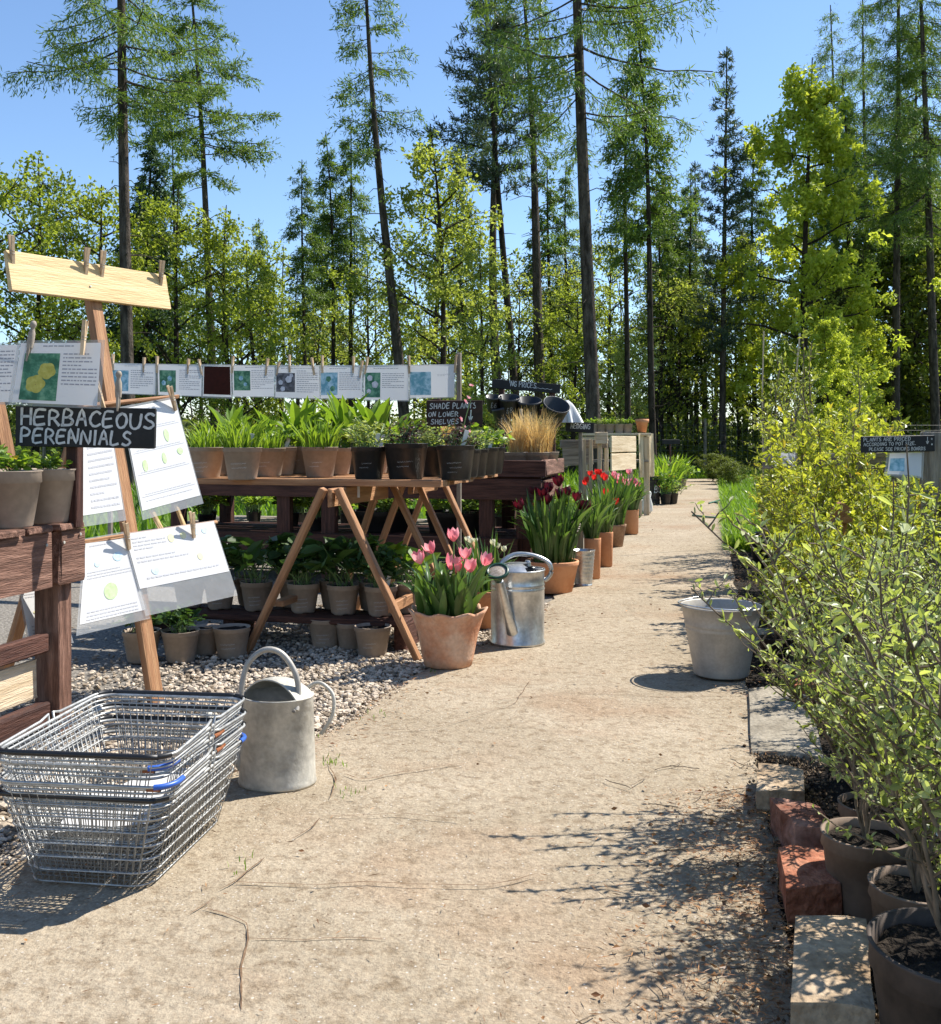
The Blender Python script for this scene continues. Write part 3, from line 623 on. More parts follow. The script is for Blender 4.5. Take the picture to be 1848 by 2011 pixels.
# ------------------------------------------------------------------ trees
def conifer(seed, h, r, cb, cw, step, nb, droop, dens, tl, cards, m, cone=1.0, up=0.0, cardL=.13, cardW=.04, hang=.6, bark='bark', sway=.12):
    rg = np.random.default_rng(seed); T = MB(); K = MB()
    ts = np.linspace(0, 1, 16)
    sx = sway * np.sin(ts * 2.3 + rg.uniform(0, 6)) * ts * 1.5 + sway * .4 * np.sin(ts * 6 + 1) * ts; sy = sway * np.sin(ts * 2.9 + rg.uniform(0, 6)) * ts
    tp = np.stack((sx, sy, ts * h), 1)
    T.addvf(tube(tp, r * (1 - .9 * ts ** 1.15) + .006 + r * .35 * np.exp(-ts * 40), 9), 0, True)
    def at(z): q = z / h; return np.array((np.interp(q, ts, sx), np.interp(q, ts, sy), z))
    for i in range(int(14 + 22 * cb)):
        z = rg.uniform(.12, max(cb, .16)) * h; a = rg.uniform(0, 6.3); L = rg.uniform(.2, .9) * (0.4 + cb)
        p = at(z); e = np.array((np.cos(a), np.sin(a), 0))
        T.addvf(tube(np.array([p, p + e * L * .5 + Z * rg.uniform(-.05, .1), p + e * L + Z * rg.uniform(-.2, .1)]), [.012, .009, .004], 4))
    tb, td = [], []
    z = cb * h
    while z < h * .985:
        s = (z - cb * h) / (h - cb * h)
        prof = ((1 - s) ** cone) * .92 + .06
        if s < .12: prof *= .55 + .45 * s / .12
        for _ in range(nb if s < .85 else max(2, nb - 1)):
            a = rg.uniform(0, 2 * np.pi); L = cw * prof * rg.uniform(.5, 1.15); zz = z + rg.uniform(-.5, .5) * step * h
            if zz >= h: continue
            e = np.array((np.cos(a), np.sin(a), 0)); t = np.linspace(0, 1, 7)
            dz = L * (up * t - droop * t * 1.3 + droop * .75 * t ** 2.2) + L * .12 * rg.normal() * t
            bp = at(zz) + e * (L * t)[:, None] + Z * dz[:, None] + rg.normal(0, .02 * L, (7, 3)) * t[:, None]
            rb = .006 + .007 * L * (1 - .8 * t) * min(1, 1.2 - s)
            T.addvf(tube(bp, rb, 4))
            k = int(L * dens) + 3; q = rg.uniform(.12, 1, k) ** .85
            c = np.stack([np.interp(q, t, bp[:, i]) for i in range(3)], 1)
            side = np.array((-e[1], e[0], 0)) * rg.choice((-1, 1), k)[:, None]
            d = side * rg.uniform(.2, 1, k)[:, None] + e * rg.uniform(.1, .8, k)[:, None] + Z * (rg.normal(-hang, .35, k))[:, None]
            tb.append(c); td.append(unit(d) * (tl * rg.uniform(.4, 1.2, k) * (0.55 + .45 * prof))[:, None])
        z += step * h * rg.uniform(.7, 1.3)
    top = at(h * .97); tb.append(np.repeat(top[None], 8, 0)); td.append(rg.normal(0, .12, (8, 3)) + Z * .2)
    tb = np.concatenate(tb); td = np.concatenate(td); n = len(tb)
    q = (np.arange(cards) + .5) / cards
    c = (tb[:, None] + td[:, None] * q[None, :, None]).reshape(-1, 3) + rg.normal(0, .015, (n * cards, 3))
    d = unit(np.repeat(unit(td), cards, 0) * .8 + rg.normal(0, .5, (n * cards, 3)))
    L = cardL * rg.uniform(.6, 1.3, n * cards)
    addleaves(K, leaves(c, d, L, cardW * rg.uniform(.7, 1.3, n * cards), rg, .15))
    return T.mesh('trunk', bark), K.mesh('crown', m)

def broadleaf(seed, h, r, cb, cw, nl, nc, leaf, m, shape='oval', bark='barkdark', nlimb=18, sig=.3, upk=.8, sway=.25):
    rg = np.random.default_rng(seed); T = MB(); K = MB()
    ts = np.linspace(0, 1, 14)
    sx = sway * np.sin(ts * 3 + rg.uniform(0, 6)) * ts; sy = sway * np.sin(ts * 2.6 + rg.uniform(0, 6)) * ts
    T.addvf(tube(np.stack((sx, sy, ts * h * .95), 1), r * (1 - .93 * ts) + .006, 7), 0, True)
    cen = []
    for i in range(nlimb):
        s = (i + rg.uniform(0, 1)) / nlimb; z = h * (cb + (.93 - cb) * s); a = i * 2.4 + rg.uniform(-.6, .6)
        if shape == 'oval': pr = np.sin(np.pi * np.clip(.12 + s * .86, 0, 1)) ** .7
        elif shape == 'cone': pr = (1 - s) ** .7 * .9 + .12
        else: pr = .55 + .45 * np.sin(np.pi * s)
        L = cw * pr * rg.uniform(.6, 1.2); q = z / h
        o = np.array((np.interp(q, ts, sx), np.interp(q, ts, sy), z * .95)); e = np.array((np.cos(a), np.sin(a), 0))
        t = np.linspace(0, 1, 6)
        bp = o + e * (L * t)[:, None] + Z * (L * upk * (t - .25 * t * t))[:, None] * (1 - .3 * s) + rg.normal(0, .05 * L, (6, 3)) * t[:, None]
        T.addvf(tube(bp, (.01 + r * .28 * (1 - s * .6)) * (1 - .85 * t) + .004, 5))
        for j in range(6):
            t0 = rg.uniform(.25, 1); b0 = np.array([np.interp(t0, t, bp[:, k]) for k in range(3)])
            dd = unit(e * rg.uniform(.1, .9) + rg.normal(0, .6, 3) + Z * rg.uniform(0, .7)); l2 = L * rg.uniform(.25, .55)
            sp = np.array([b0, b0 + dd * l2 * .5 + rg.normal(0, .04, 3), b0 + dd * l2 + Z * .06])
            T.addvf(tube(sp, [.012, .008, .003], 4))
            cen += [sp[1], sp[2], b0 + rg.normal(0, .2, 3)]
    cen = np.array(cen); wt = rg.uniform(.15, 1, len(cen)) ** 1.5; wt /= wt.sum()
    pick = rg.choice(len(cen), nc, p=wt)
    sub = cen[pick] + rg.normal(0, sig, (nc, 3)) * np.array((1, 1, .75))
    per = max(1, nl // nc)
    c = np.repeat(sub, per, 0) + rg.normal(0, sig * .35, (nc * per, 3)); k = len(c)
    d = unit(rg.normal(size=(k, 3)) + np.array((0, 0, -.25)))
    addleaves(K, leaves(c, d, leaf * rg.uniform(.6, 1.4, k), leaf * .62 * rg.uniform(.7, 1.3, k), rg, .2))
    return T.mesh('trunk', bark), K.mesh('crown', m)

def plant_tree(name, label, meshes, px, d, rz=0, lean=0, s=1.0, group=None, cat='tree', ly=0):
    x = (px - CX) / FPX * d
    t = thing(name, label, cat, (x, d, -.04), 0, group)
    t.matrix_basis = TR((x, d, -.04), rz, s, math.radians(ly), math.radians(lean))
    for nm, me in zip(('trunk', 'crown'), meshes):
        o = bpy.data.objects.new(nm, me); COL.objects.link(o); o.parent = t
    return t

GC, GB, GU = 'tall conifers behind the nursery', 'leafing broadleaf trees behind the nursery', 'slender trees at the back of the wood'
larchA = conifer(101, 17.5, .13, .43, 2.3, .016, 3, .35, 24, .55, 8, 'lf_larch', .75, cardL=.15, cardW=.024, hang=.75)
larchB = conifer(102, 13.2, .12, .60, 2.35, .024, 4, .16, 34, .40, 8, 'lf_larch', .95, cardL=.12, cardW=.03, hang=.28, sway=.2)
larchC = conifer(103, 12.8, .14, .62, 1.45, .024, 3, .25, 28, .45, 7, 'lf_larch', .6, cardL=.12, cardW=.028, hang=.5, sway=.3)
larchD = conifer(104, 19.0, .145, .40, 2.9, .016, 3, .34, 24, .62, 8, 'lf_larch', .7, cardL=.15, cardW=.024, hang=.8)
larchE = conifer(105, 11.5, .085, .52, 1.15, .026, 4, .35, 38, .42, 6, 'lf_larch', .75, cardL=.13, cardW=.035, hang=.6, bark='barkdark')
pineA = conifer(106, 14.5, .12, .55, 1.9, .026, 4, .02, 30, .34, 7, 'lf_pine', .8, up=.35, cardL=.17, cardW=.035, hang=-.35, bark='barkdark')
pineB = conifer(107, 15.5, .13, .28, 1.6, .024, 4, .05, 22, .33, 7, 'lf_pine', 1.0, up=.32, cardL=.17, cardW=.04, hang=-.3)
spruceA = conifer(108, 10.5, .12, .22, 1.75, .022, 5, .25, 30, .4, 5, 'lf_spruce', 1.0, cardL=.17, cardW=.055, hang=.4, bark='barkdark')
spruceB = conifer(109, 11.5, .11, .30, 1.9, .025, 4, .3, 24, .45, 5, 'lf_larch', 1.0, cardL=.17, cardW=.055, hang=.5, bark='barkdark')
oakA = broadleaf(201, 8.6, .11, .16, 1.9, 6500, 240, .115, 'lf_olive', nlimb=20, sig=.27)
oakB = broadleaf(202, 7.2, .09, .12, 1.7, 6500, 220, .115, 'lf_olive', nlimb=18, sig=.26)
brightA = broadleaf(203, 13.0, .15, .08, 3.0, 24000, 520, .16, 'lf_bright', 'cone', nlimb=34, sig=.27, upk=.45)
yellowA = broadleaf(204, 9.0, .10, .14, 1.5, 6500, 230, .115, 'lf_yellow', nlimb=22, sig=.24)
paleA = broadleaf(205, 5.0, .06, .10, 1.2, 6500, 260, .10, 'lf_pale', nlimb=18, sig=.24)
thinA = broadleaf(206, 7.8, .075, .22, 1.5, 2800, 200, .12, 'lf_yellow', nlimb=20, sig=.3, upk=1.2)
thinB = broadleaf(207, 6.2, .055, .15, 1.3, 2600, 190, .12, 'lf_olive', nlimb=22, sig=.3, upk=1.4)
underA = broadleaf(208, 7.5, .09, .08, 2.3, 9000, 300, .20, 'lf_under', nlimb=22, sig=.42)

plant_tree('larch_tree', 'tallest bare-trunked larch rising behind the wooden plank at the left', larchA, 256, 20, .4, -1.3, group=GC)
plant_tree('larch_tree', 'larch with layered flat branches standing alone against the sky, left of centre', larchB, 428, 25.5, 2.2, -3.1, group=GC)
plant_tree('larch_tree', 'leaning thin-crowned larch behind the right half of the hanging cards', larchC, 806, 24, 1.1, -5.3, group=GC)
plant_tree('pine_tree', 'dark-topped pine leaning left above the hedging prices board', pineA, 1026, 26, .3, -5.0, s=.93, group=GC)
plant_tree('larch_tree', 'slim larch trunk just left of the leaning dark-topped pine', larchC, 992, 28, 2.9, -2.8, s=1.08, group=GC)
plant_tree('larch_tree', 'straight larch directly above the right end of the hedging prices board', larchC, 1066, 27, 4.1, -2.1, s=1.12, group=GC)
plant_tree('larch_tree', 'thickest larch trunk at the centre, with long drooping branches', larchD, 1172, 18.5, 5.0, -2.0, s=.92, group=GC)
plant_tree('larch_tree', 'left trunk of the close pair of drooping larches above the far bench', larchE, 1232, 25, 1.0, .5, s=.92, group=GC)
plant_tree('larch_tree', 'right trunk of the close pair of drooping larches above the far bench', larchE, 1284, 24, 3.0, -2.2, s=1.0, group=GC)
plant_tree('pine_tree', 'blue-green conical pine standing by the end of the path', pineB, 1418, 31.5, 1.0, .4, s=.85, group=GC)
plant_tree('broadleaf_tree', 'brightest fresh-green tree, tall and narrow, right of the path', brightA, 1588, 31, 0.4, -1.2, s=1.02, group=GB)
plant_tree('larch_tree', 'grey larch trunk right of the bright green tree', larchA, 1758, 33, 2.0, .5, s=1.08, group=GC)
plant_tree('larch_tree', 'larch trunk nearest the right edge of the picture', larchD, 1840, 32, 3.3, -1.8, s=1.0, group=GC)
plant_tree('larch_tree', 'darker larch between the bright green tree and the grey trunk', larchA, 1706, 37, 4.4, -.4, s=.98, group=GC)
plant_tree('spruce_tree', 'dark dense spruce right behind the tallest left trunk', spruceA, 288, 31, 0, 0, s=1.0, group=GC)
plant_tree('spruce_tree', 'softer green spruce half hidden behind the layered larch', spruceB, 345, 33, 2, 0, s=.93, group=GC)
plant_tree('larch_tree', 'leftmost of the cluster of thin larches at the middle left', larchE, 603, 31, 1.7, -.6, s=.83, group=GC)
plant_tree('larch_tree', 'second of the cluster of thin larches at the middle left', larchE, 657, 32, 3.7, -1.6, s=.93, group=GC)
plant_tree('larch_tree', 'tallest of the cluster of thin larches at the middle left', larchE, 690, 32.5, 5.1, -.4, s=.98, group=GC)
plant_tree('larch_tree', 'rearmost of the cluster of thin larches at the middle left', spruceB, 640, 38, 5.9, -.4, s=.88, group=GC)
plant_tree('spruce_tree', 'green spruce seen between the central larch and its left neighbour', spruceB, 1082, 35, 1.2, 0, s=.93, group=GC)
plant_tree('spruce_tree', 'dark spruce behind the pair of drooping larches', spruceA, 1315, 36, 2.7, 0, s=1.0, group=GC)
plant_tree('pine_tree', 'greyish pine left of the conical pine', pineB, 1367, 37, 3.9, 0, s=.72, group=GC)
plant_tree('larch_tree', 'dark larch crown rising behind the bright green tree', larchD, 1640, 42, 1.9, 0, s=1.0, group=GC)
plant_tree('broadleaf_tree', 'olive-green young oak at the left edge behind the cards', oakA, 70, 23, 0, 0, s=.90, group=GB)
plant_tree('broadleaf_tree', 'bushy olive tree at the far left corner', oakB, -20, 21, 1, 0, s=1.0, group=GB)
plant_tree('broadleaf_tree', 'olive tree directly behind the wooden plank', oakB, 178, 22, 2, 0, s=.95, group=GB)
plant_tree('broadleaf_tree', 'olive tree under the layered larch', oakA, 345, 23, 3, 1, s=.82, group=GB)
plant_tree('broadleaf_tree', 'rounded olive tree right of the layered larch', oakA, 455, 24, 4.5, 0, s=.80, group=GB)
plant_tree('broadleaf_tree', 'spreading tree with visible dark limbs left of the thin larches', oakB, 505, 28, 5.5, 0, s=.95, group=GB)
plant_tree('broadleaf_tree', 'tall yellow-olive tree beside the leaning larch', yellowA, 868, 24.5, 2.5, -1, s=1.0, group=GB)
plant_tree('broadleaf_tree', 'olive tree behind the leaning larch', oakA, 845, 29, .5, 0, s=1.05, group=GB)
plant_tree('broadleaf_tree', 'yellow-leaved small tree above the hedging prices board', yellowA, 955, 22, 4.0, -3, s=.62, group=GB)
plant_tree('broadleaf_tree', 'pale whitebeam-like bush left of the drooping larch pair', paleA, 1215, 28, 0, 0, s=.8, group=GB)
plant_tree('broadleaf_tree', 'brown twiggy tree behind the central larch trunk', thinA, 1195, 29, 2, 0, s=.95, group=GB)
plant_tree('broadleaf_tree', 'fresh green sapling left of the path end', oakB, 1125, 26, 1.3, 0, s=.72, group=GB)
plant_tree('broadleaf_tree', 'dull green tree behind the conical pine', oakA, 1465, 38, 4.2, 0, s=1.08, group=GB)
plant_tree('broadleaf_tree', 'low bright bush at the foot of the bright green tree', brightA, 1625, 27, 3.0, 0, s=.36, group=GB)
plant_tree('broadleaf_tree', 'bright low tree right of the bright green tree', brightA, 1690, 33, 5, 1, s=.5, group=GB)
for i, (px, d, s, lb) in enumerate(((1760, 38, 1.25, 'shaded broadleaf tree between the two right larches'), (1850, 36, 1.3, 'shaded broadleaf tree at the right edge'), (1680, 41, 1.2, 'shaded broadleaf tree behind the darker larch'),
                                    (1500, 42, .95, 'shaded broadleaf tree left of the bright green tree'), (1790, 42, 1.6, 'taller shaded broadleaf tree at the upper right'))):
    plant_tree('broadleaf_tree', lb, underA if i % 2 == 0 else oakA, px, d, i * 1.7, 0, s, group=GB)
for i, (px, d, s, lb) in enumerate(((1128, 36, .95, 'slim straight larch pole left of the central larch trunk'), (1300, 33, .85, 'slim larch pole right of the drooping larch pair'), (1347, 35, .9, 'slim larch pole midway between the drooping pair and the conical pine'),
                                    (1482, 39, 1.15, 'slim larch pole left of the bright green tree'), (1662, 36, 1.2, 'slim larch pole just right of the bright green tree'), (1798, 39, 1.5, 'slim tall larch between the two right-hand larch trunks'), (925, 34, .9, 'slim larch pole behind the yellow-leaved small tree'), (505, 35, .75, 'slim larch pole between the layered larch and the thin larch cluster'))):
    plant_tree('larch_tree', lb, larchE, px, d, i * 2.3, (-1.5, -1, .6, .4, -.6, .2, -2.5, .3)[i], s, group=GC)
rg = np.random.default_rng(33)
ORD = ('first', 'second', 'third', 'fourth', 'fifth', 'sixth', 'seventh', 'eighth', 'ninth', 'tenth', 'eleventh', 'twelfth', 'thirteenth', 'fourteenth', 'fifteenth', 'sixteenth', 'seventeenth', 'eighteenth', 'nineteenth', 'twentieth', 'twenty-first', 'twenty-second')
for i, (px, d, s) in enumerate(sorted(((330, 34, .9), (560, 33, .95), (610, 36, .8), (720, 33, .9), (760, 35, 1.0), (930, 34, .9), (1020, 33, .85), (1150, 34, .9), (1290, 32, .8), (1335, 34, 1.0), (1380, 36, .9), (1450, 34, .9),
                                (230, 33, .9), (120, 34, 1.0), (480, 36, .9), (665, 39, .9), (880, 37, .9), (1100, 38, .9), (1250, 39, .9), (1620, 36, .9)))):
    plant_tree('sapling', f'slender dark-stemmed sapling at the back of the wood, {ORD[i]} from the left', thinA if i % 2 else thinB, px, d, i * 1.3, float(rg.normal(0, 2)), s * 1.05, group=GU)

def far_wood():
    rg = np.random.default_rng(44); K = MB(); T = MB()
    n = 9000; d = rg.uniform(44, 66, n); x = rg.uniform(-.6, .6, n) * d
    px = CX + FPX * x / d
    hmax = np.interp(px, [-200, 300, 520, 900, 1150, 1300, 1450, 1700, 2000], [8, 6.5, 3.2, 3.2, 4.2, 5.2, 7, 11, 13]) * (.75 + .3 * np.sin(px * .021) + .15 * np.sin(px * .07 + 1))
    z = hmax * rg.uniform(0, 1, n) ** 1.5
    cl = rg.normal(0, .5, (n, 3)); c = np.stack((x, d, z), 1) + cl
    g = np.floor(c / 1.3); hsh = np.sin(g[:, 0] * 12.9 + g[:, 1] * 78.2 + g[:, 2] * 37.7) * 43758.5; keep = (hsh - np.floor(hsh)) < .62
    c = c[keep]; k = len(c)
    addleaves(K, leaves(c, rg.normal(size=(k, 3)), rg.uniform(.18, .42, k), rg.uniform(.14, .28, k), rg, .2))
    for i in range(110):
        dd = rg.uniform(42, 64); xx = rg.uniform(-.55, .55) * dd; hh = rg.uniform(5, 10)
        p = np.array([(xx + rg.normal(0, .15) * t, dd, hh * t - .1) for t in np.linspace(0, 1, 5)])
        T.addvf(tube(p, np.linspace(rg.uniform(.05, .14), .02, 5), 5))
        for q in range(6):
            z0 = hh * rg.uniform(.25, .95); a = rg.choice((-1, 1)) * rg.uniform(.4, 1.6)
            b = np.array((np.interp(z0, p[:, 2], p[:, 0]), dd, z0))
            T.addvf(tube(np.array([b, b + (a * .5, rg.normal(0, .3), abs(a) * .3), b + (a, rg.normal(0, .5), abs(a) * rg.uniform(.5, 1.2))]), [.035, .025, .01], 4))
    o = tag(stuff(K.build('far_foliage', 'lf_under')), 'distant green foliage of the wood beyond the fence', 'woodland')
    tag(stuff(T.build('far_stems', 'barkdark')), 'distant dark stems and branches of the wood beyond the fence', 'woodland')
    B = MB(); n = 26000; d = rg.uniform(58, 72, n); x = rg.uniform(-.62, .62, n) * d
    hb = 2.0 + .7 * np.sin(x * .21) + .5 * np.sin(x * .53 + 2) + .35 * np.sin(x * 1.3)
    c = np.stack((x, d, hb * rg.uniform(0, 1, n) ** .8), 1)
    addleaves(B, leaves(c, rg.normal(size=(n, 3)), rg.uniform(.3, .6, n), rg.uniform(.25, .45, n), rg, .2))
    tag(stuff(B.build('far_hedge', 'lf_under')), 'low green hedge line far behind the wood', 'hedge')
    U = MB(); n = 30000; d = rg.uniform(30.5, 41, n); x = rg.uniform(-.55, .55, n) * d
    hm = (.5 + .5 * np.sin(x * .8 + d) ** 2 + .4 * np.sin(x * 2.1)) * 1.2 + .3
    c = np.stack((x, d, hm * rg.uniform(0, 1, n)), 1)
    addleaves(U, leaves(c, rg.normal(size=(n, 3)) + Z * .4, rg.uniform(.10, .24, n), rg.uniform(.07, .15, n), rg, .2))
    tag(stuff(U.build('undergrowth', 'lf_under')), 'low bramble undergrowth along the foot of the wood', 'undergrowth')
far_wood()

# ------------------------------------------------------------------ fence at the wood edge
def wire_fence():
    root = thing('wire_fence', 'wire netting fence on timber stakes along the wood edge', 'fence', (5, 30, 0))
    for i, px in enumerate(np.arange(-150, 2050, 118)):
        x = (px - CX) / FPX * 30.0; mb = MB(); hh = 1.5 + .12 * math.sin(i * 2.1)
        mb.addvf(tube([(x, 30, -.05), (x + .01, 30, hh * .5), (x + .02 * math.sin(i), 30, hh)], [.05, .048, .045], 7)); mb.build('post', 'postwood', root)
    mb = MB(); x0, x1 = -16.5, 17.5
    for z in np.arange(.05, 1.55, .15):
        mb.addvf(tube([(x0, 29.94, z), (0, 29.94, z + .01), (x1, 29.94, z)], .0045, 3))
    xs = np.arange(x0, x1, .16)
    for x in xs: mb.addvf(tube([(x, 29.94, .03), (x + .02, 29.94, 1.5)], .0035, 3))
    mb.build('netting', 'netting', root)
wire_fence()

# ------------------------------------------------------------------ pots and plants
def pot_mesh(r, h, m, taper=.74, lip=.10, ribs=False, seg=28, wall=.004):
    rb = r * taper; k = r - (r - rb) * lip
    prof = [(0, 0), (rb * .55, 0), (rb * .93, 0), (rb, .008), (rb + (k - rb) * .97, h * (1 - lip * 1.35)), (k + .004, h * (1 - lip * 1.3)), (r - .002, h * (1 - .25 * lip)), (r + .002, h * .985), (r + .003, h), (r - wall, h + .0005), (r - wall - .003, h * .9), (r * .9, h * .8)]
    mb = MB(); V, F = lathe(prof, seg)
    if ribs:
        a = np.arctan2(V[:, 1], V[:, 0]); low = V[:, 2] < h * .07
        V = V.copy(); V[:, 2] += np.where(low & (np.hypot(V[:, 0], V[:, 1]) > rb * .8), np.maximum(0, np.sin(a * 4)) * h * .05, 0)
    mb.add(V, F, 0, True); me = mb.mesh('pot', m); return me
def soil_mesh(r, z, rg, rough=.004):
    mb = MB(); n = 20; rr = np.array((0, .3, .6, .85, 1.0)) * r; V = [(0, 0, z + rough)]
    for q in rr[1:]:
        for a in np.arange(n) * 2 * np.pi / n: V.append((q * np.cos(a), q * np.sin(a), z + rg.normal(0, rough)))
    F = []
    for j in range(n): F.append((0, 1 + j, 1 + (j + 1) % n, 1 + (j + 1) % n))
    Q = []
    for i in range(3):
        for j in range(n): Q.append((1 + i * n + j, 1 + (i + 1) * n + j, 1 + (i + 1) * n + (j + 1) % n, 1 + i * n + (j + 1) % n))
    mb.add(V, [f[:3] for f in F]); mb.F.append((np.array(Q), 0, False)); return mb.mesh('soil', 'soil')
def herb_mesh(seed, kind, r, h, m):
    """foliage growing from the origin plane: rosette, tuft, broad, mound or spray"""
    rg = np.random.default_rng(seed); mb = MB()
    if kind == 'tuft':
        n = 95; a = rg.uniform(0, 6.3, n); q = np.sqrt(rg.uniform(0, 1, n)) * .95 * r
        b = np.stack((q * np.cos(a), q * np.sin(a), np.zeros(n)), 1)
        mb.addvf(blades(b, a + rg.normal(0, .5, n), rg.uniform(.0, .5, n), rg.uniform(.4, 1.6, n), h * rg.uniform(.6, 1.25, n), h * .085 * rg.uniform(.7, 1.3, n), 4, rg, fold=.25))
    elif kind == 'broad':
        n = 15; a = rg.uniform(0, 6.3, n); q = rg.uniform(0, .7, n) * r
        b = np.stack((q * np.cos(a), q * np.sin(a), np.zeros(n)), 1)
        pf = np.array([.12, .35, .9, 1.0, .72, .05])
        mb.addvf(blades(b, a, rg.uniform(.0, .4, n), rg.uniform(.4, 1.7, n), h * rg.uniform(.6, 1.2, n), h * .23 * rg.uniform(.7, 1.2, n), 5, rg, pf, fold=.3))
    elif kind in ('mound', 'spray', 'dock'):
        ns = {'mound': 26, 'spray': 30, 'dock': 18}[kind]
        for i in range(ns):
            a = rg.uniform(0, 6.3); t = rg.uniform(.1, 1.0); R = r * rg.uniform(.3, 1.35); H = h * rg.uniform(.55, 1.15) * (1.15 - .4 * R / r)
            p = np.array([(0, 0, 0), (R * .45 * np.cos(a), R * .45 * np.sin(a), H * .65), (R * np.cos(a), R * np.sin(a), H)]) + np.array((rg.normal(0, r * .25), rg.normal(0, r * .25), 0))
            p = spline(p, 6); mb.addvf(tube(p, .0022, 3), 1)
            if kind == 'spray':
                k = 12; q = rg.uniform(.25, 1, k); ll, ww = h * .18, h * .06
            elif kind == 'dock': k = 2; q = rg.uniform(.75, 1, k); ll, ww = h * .55, h * .28
            else: k = 5; q = rg.uniform(.5, 1, k); ll, ww = h * .34, h * .2
            c = np.stack([np.interp(q, np.linspace(0, 1, 6), p[:, j]) for j in range(3)], 1)
            dd = np.stack((np.cos(a + rg.normal(0, 1.0, k)), np.sin(a + rg.normal(0, 1.0, k)), rg.uniform(-.3, .7, k)), 1)
            addleaves(mb, leaves(c, dd, ll * rg.uniform(.7, 1.3, k), ww * rg.uniform(.7, 1.3, k), rg, .2, rich=True))
    elif kind == 'straw':
        n = 260; a = rg.uniform(0, 6.3, n); q = np.sqrt(rg.uniform(0, 1, n)) * r * .6
        b = np.stack((q * np.cos(a), q * np.sin(a), np.zeros(n)), 1)
        mb.addvf(blades(b, a + rg.normal(0, .7, n), np.abs(rg.normal(0, .14, n)), rg.uniform(.1, 1.5, n), h * rg.uniform(.5, 1.25, n), .0042, 6, rg, np.array([1, 1, 1, .9, .8, .6, .2])))
    return mb.mesh('foliage', [m, 'stemgreen'])
POTS = {
 'beige': (pot_mesh(.094, .158, 'potbeige'), .094, .158), 'beige_tall': (pot_mesh(.096, .182, 'potbeige', .72, .16), .096, .182), 'beige_rib': (pot_mesh(.080, .145, 'potbeige', .74, .12, True), .080, .145),
 'black': (pot_mesh(.088, .160, 'potblack', .76), .088, .160), 'black_big': (pot_mesh(.108, .178, 'potblack', .78), .108, .178), 'beige_small': (pot_mesh(.065, .11, 'potbeige'), .065, .11),
 'black_small': (pot_mesh(.06, .10, 'potblack', .78), .06, .10), 'tub': (pot_mesh(.235, .15, 'potblack', .86, .14), .235, .15),
 'front_dusty': (pot_mesh(.128, .235, 'potdusty', .78, .13, False, 48), .128, .235), 'brown': (pot_mesh(.085, .17, 'potbrown', .8, .12, False, 36), .085, .17), 'hedge': (pot_mesh(.10, .19, 'potdusty', .78, .12), .10, .19),
}
_rg = np.random.default_rng(77)
SOIL = {k: soil_mesh(v[1] * .93, v[2] * .9, _rg, .002 if k != 'front_dusty' else .005) for k, v in POTS.items()}
HERB = {
 'lettuce': herb_mesh(1, 'tuft', .08, .11, 'lf_fresh'), 'lettuce2': herb_mesh(2, 'tuft', .08, .13, 'lf_fresh'), 'lily': herb_mesh(3, 'broad', .08, .34, 'lf_fresh'), 'lily2': herb_mesh(4, 'broad', .08, .28, 'lf_fresh'),
 'geum': herb_mesh(5, 'mound', .10, .13, 'lf_fresh'), 'grey': herb_mesh(6, 'spray', .09, .15, 'lf_grey'), 'plum': herb_mesh(7, 'spray', .08, .12, 'lf_plum'), 'pulmo': herb_mesh(8, 'dock', .10, .19, 'lf_herb'), 'pulmo2': herb_mesh(9, 'mound', .10, .17, 'lf_herb'),
 'seed': herb_mesh(10, 'mound', .08, .16, 'lf_mixed'), 'seed2': herb_mesh(11, 'spray', .09, .2, 'lf_mixed'), 'straw': herb_mesh(12, 'straw', .09, .29, 'lf_straw'), 'tubplant': herb_mesh(13, 'spray', .2, .14, 'lf_mixed'), 'dock': herb_mesh(14, 'dock', .1, .15, 'lf_fresh'),
}
def squiggle(mb, r0, r1, h, rg, lines=3, a0=-.55, face=-np.pi / 2):
    for i in range(lines):
        z0 = h * (.50 - .13 * i); x = a0 + rg.uniform(0, .2); n = int(rg.integers(26, 44)); pts = []; am = .3
        for k in range(n):
            if k % 4 == 0: am = rg.uniform(.25, 1.0)
            pts.append((x + k * .022 + .018 * math.sin(k * 1.57 + 1), z0 + h * .028 * am * math.sin(k * 1.57) + k * .0001))
        def fn(uv):
            rr = r0 + (r1 - r0) * (uv[:, 1] / h) + .0035; a = face + uv[:, 0]
            return np.stack((rr * np.cos(a), rr * np.sin(a), uv[:, 1]), 1)
        ribbon(mb, pts, .0017, fn, rg)
_sq = {}
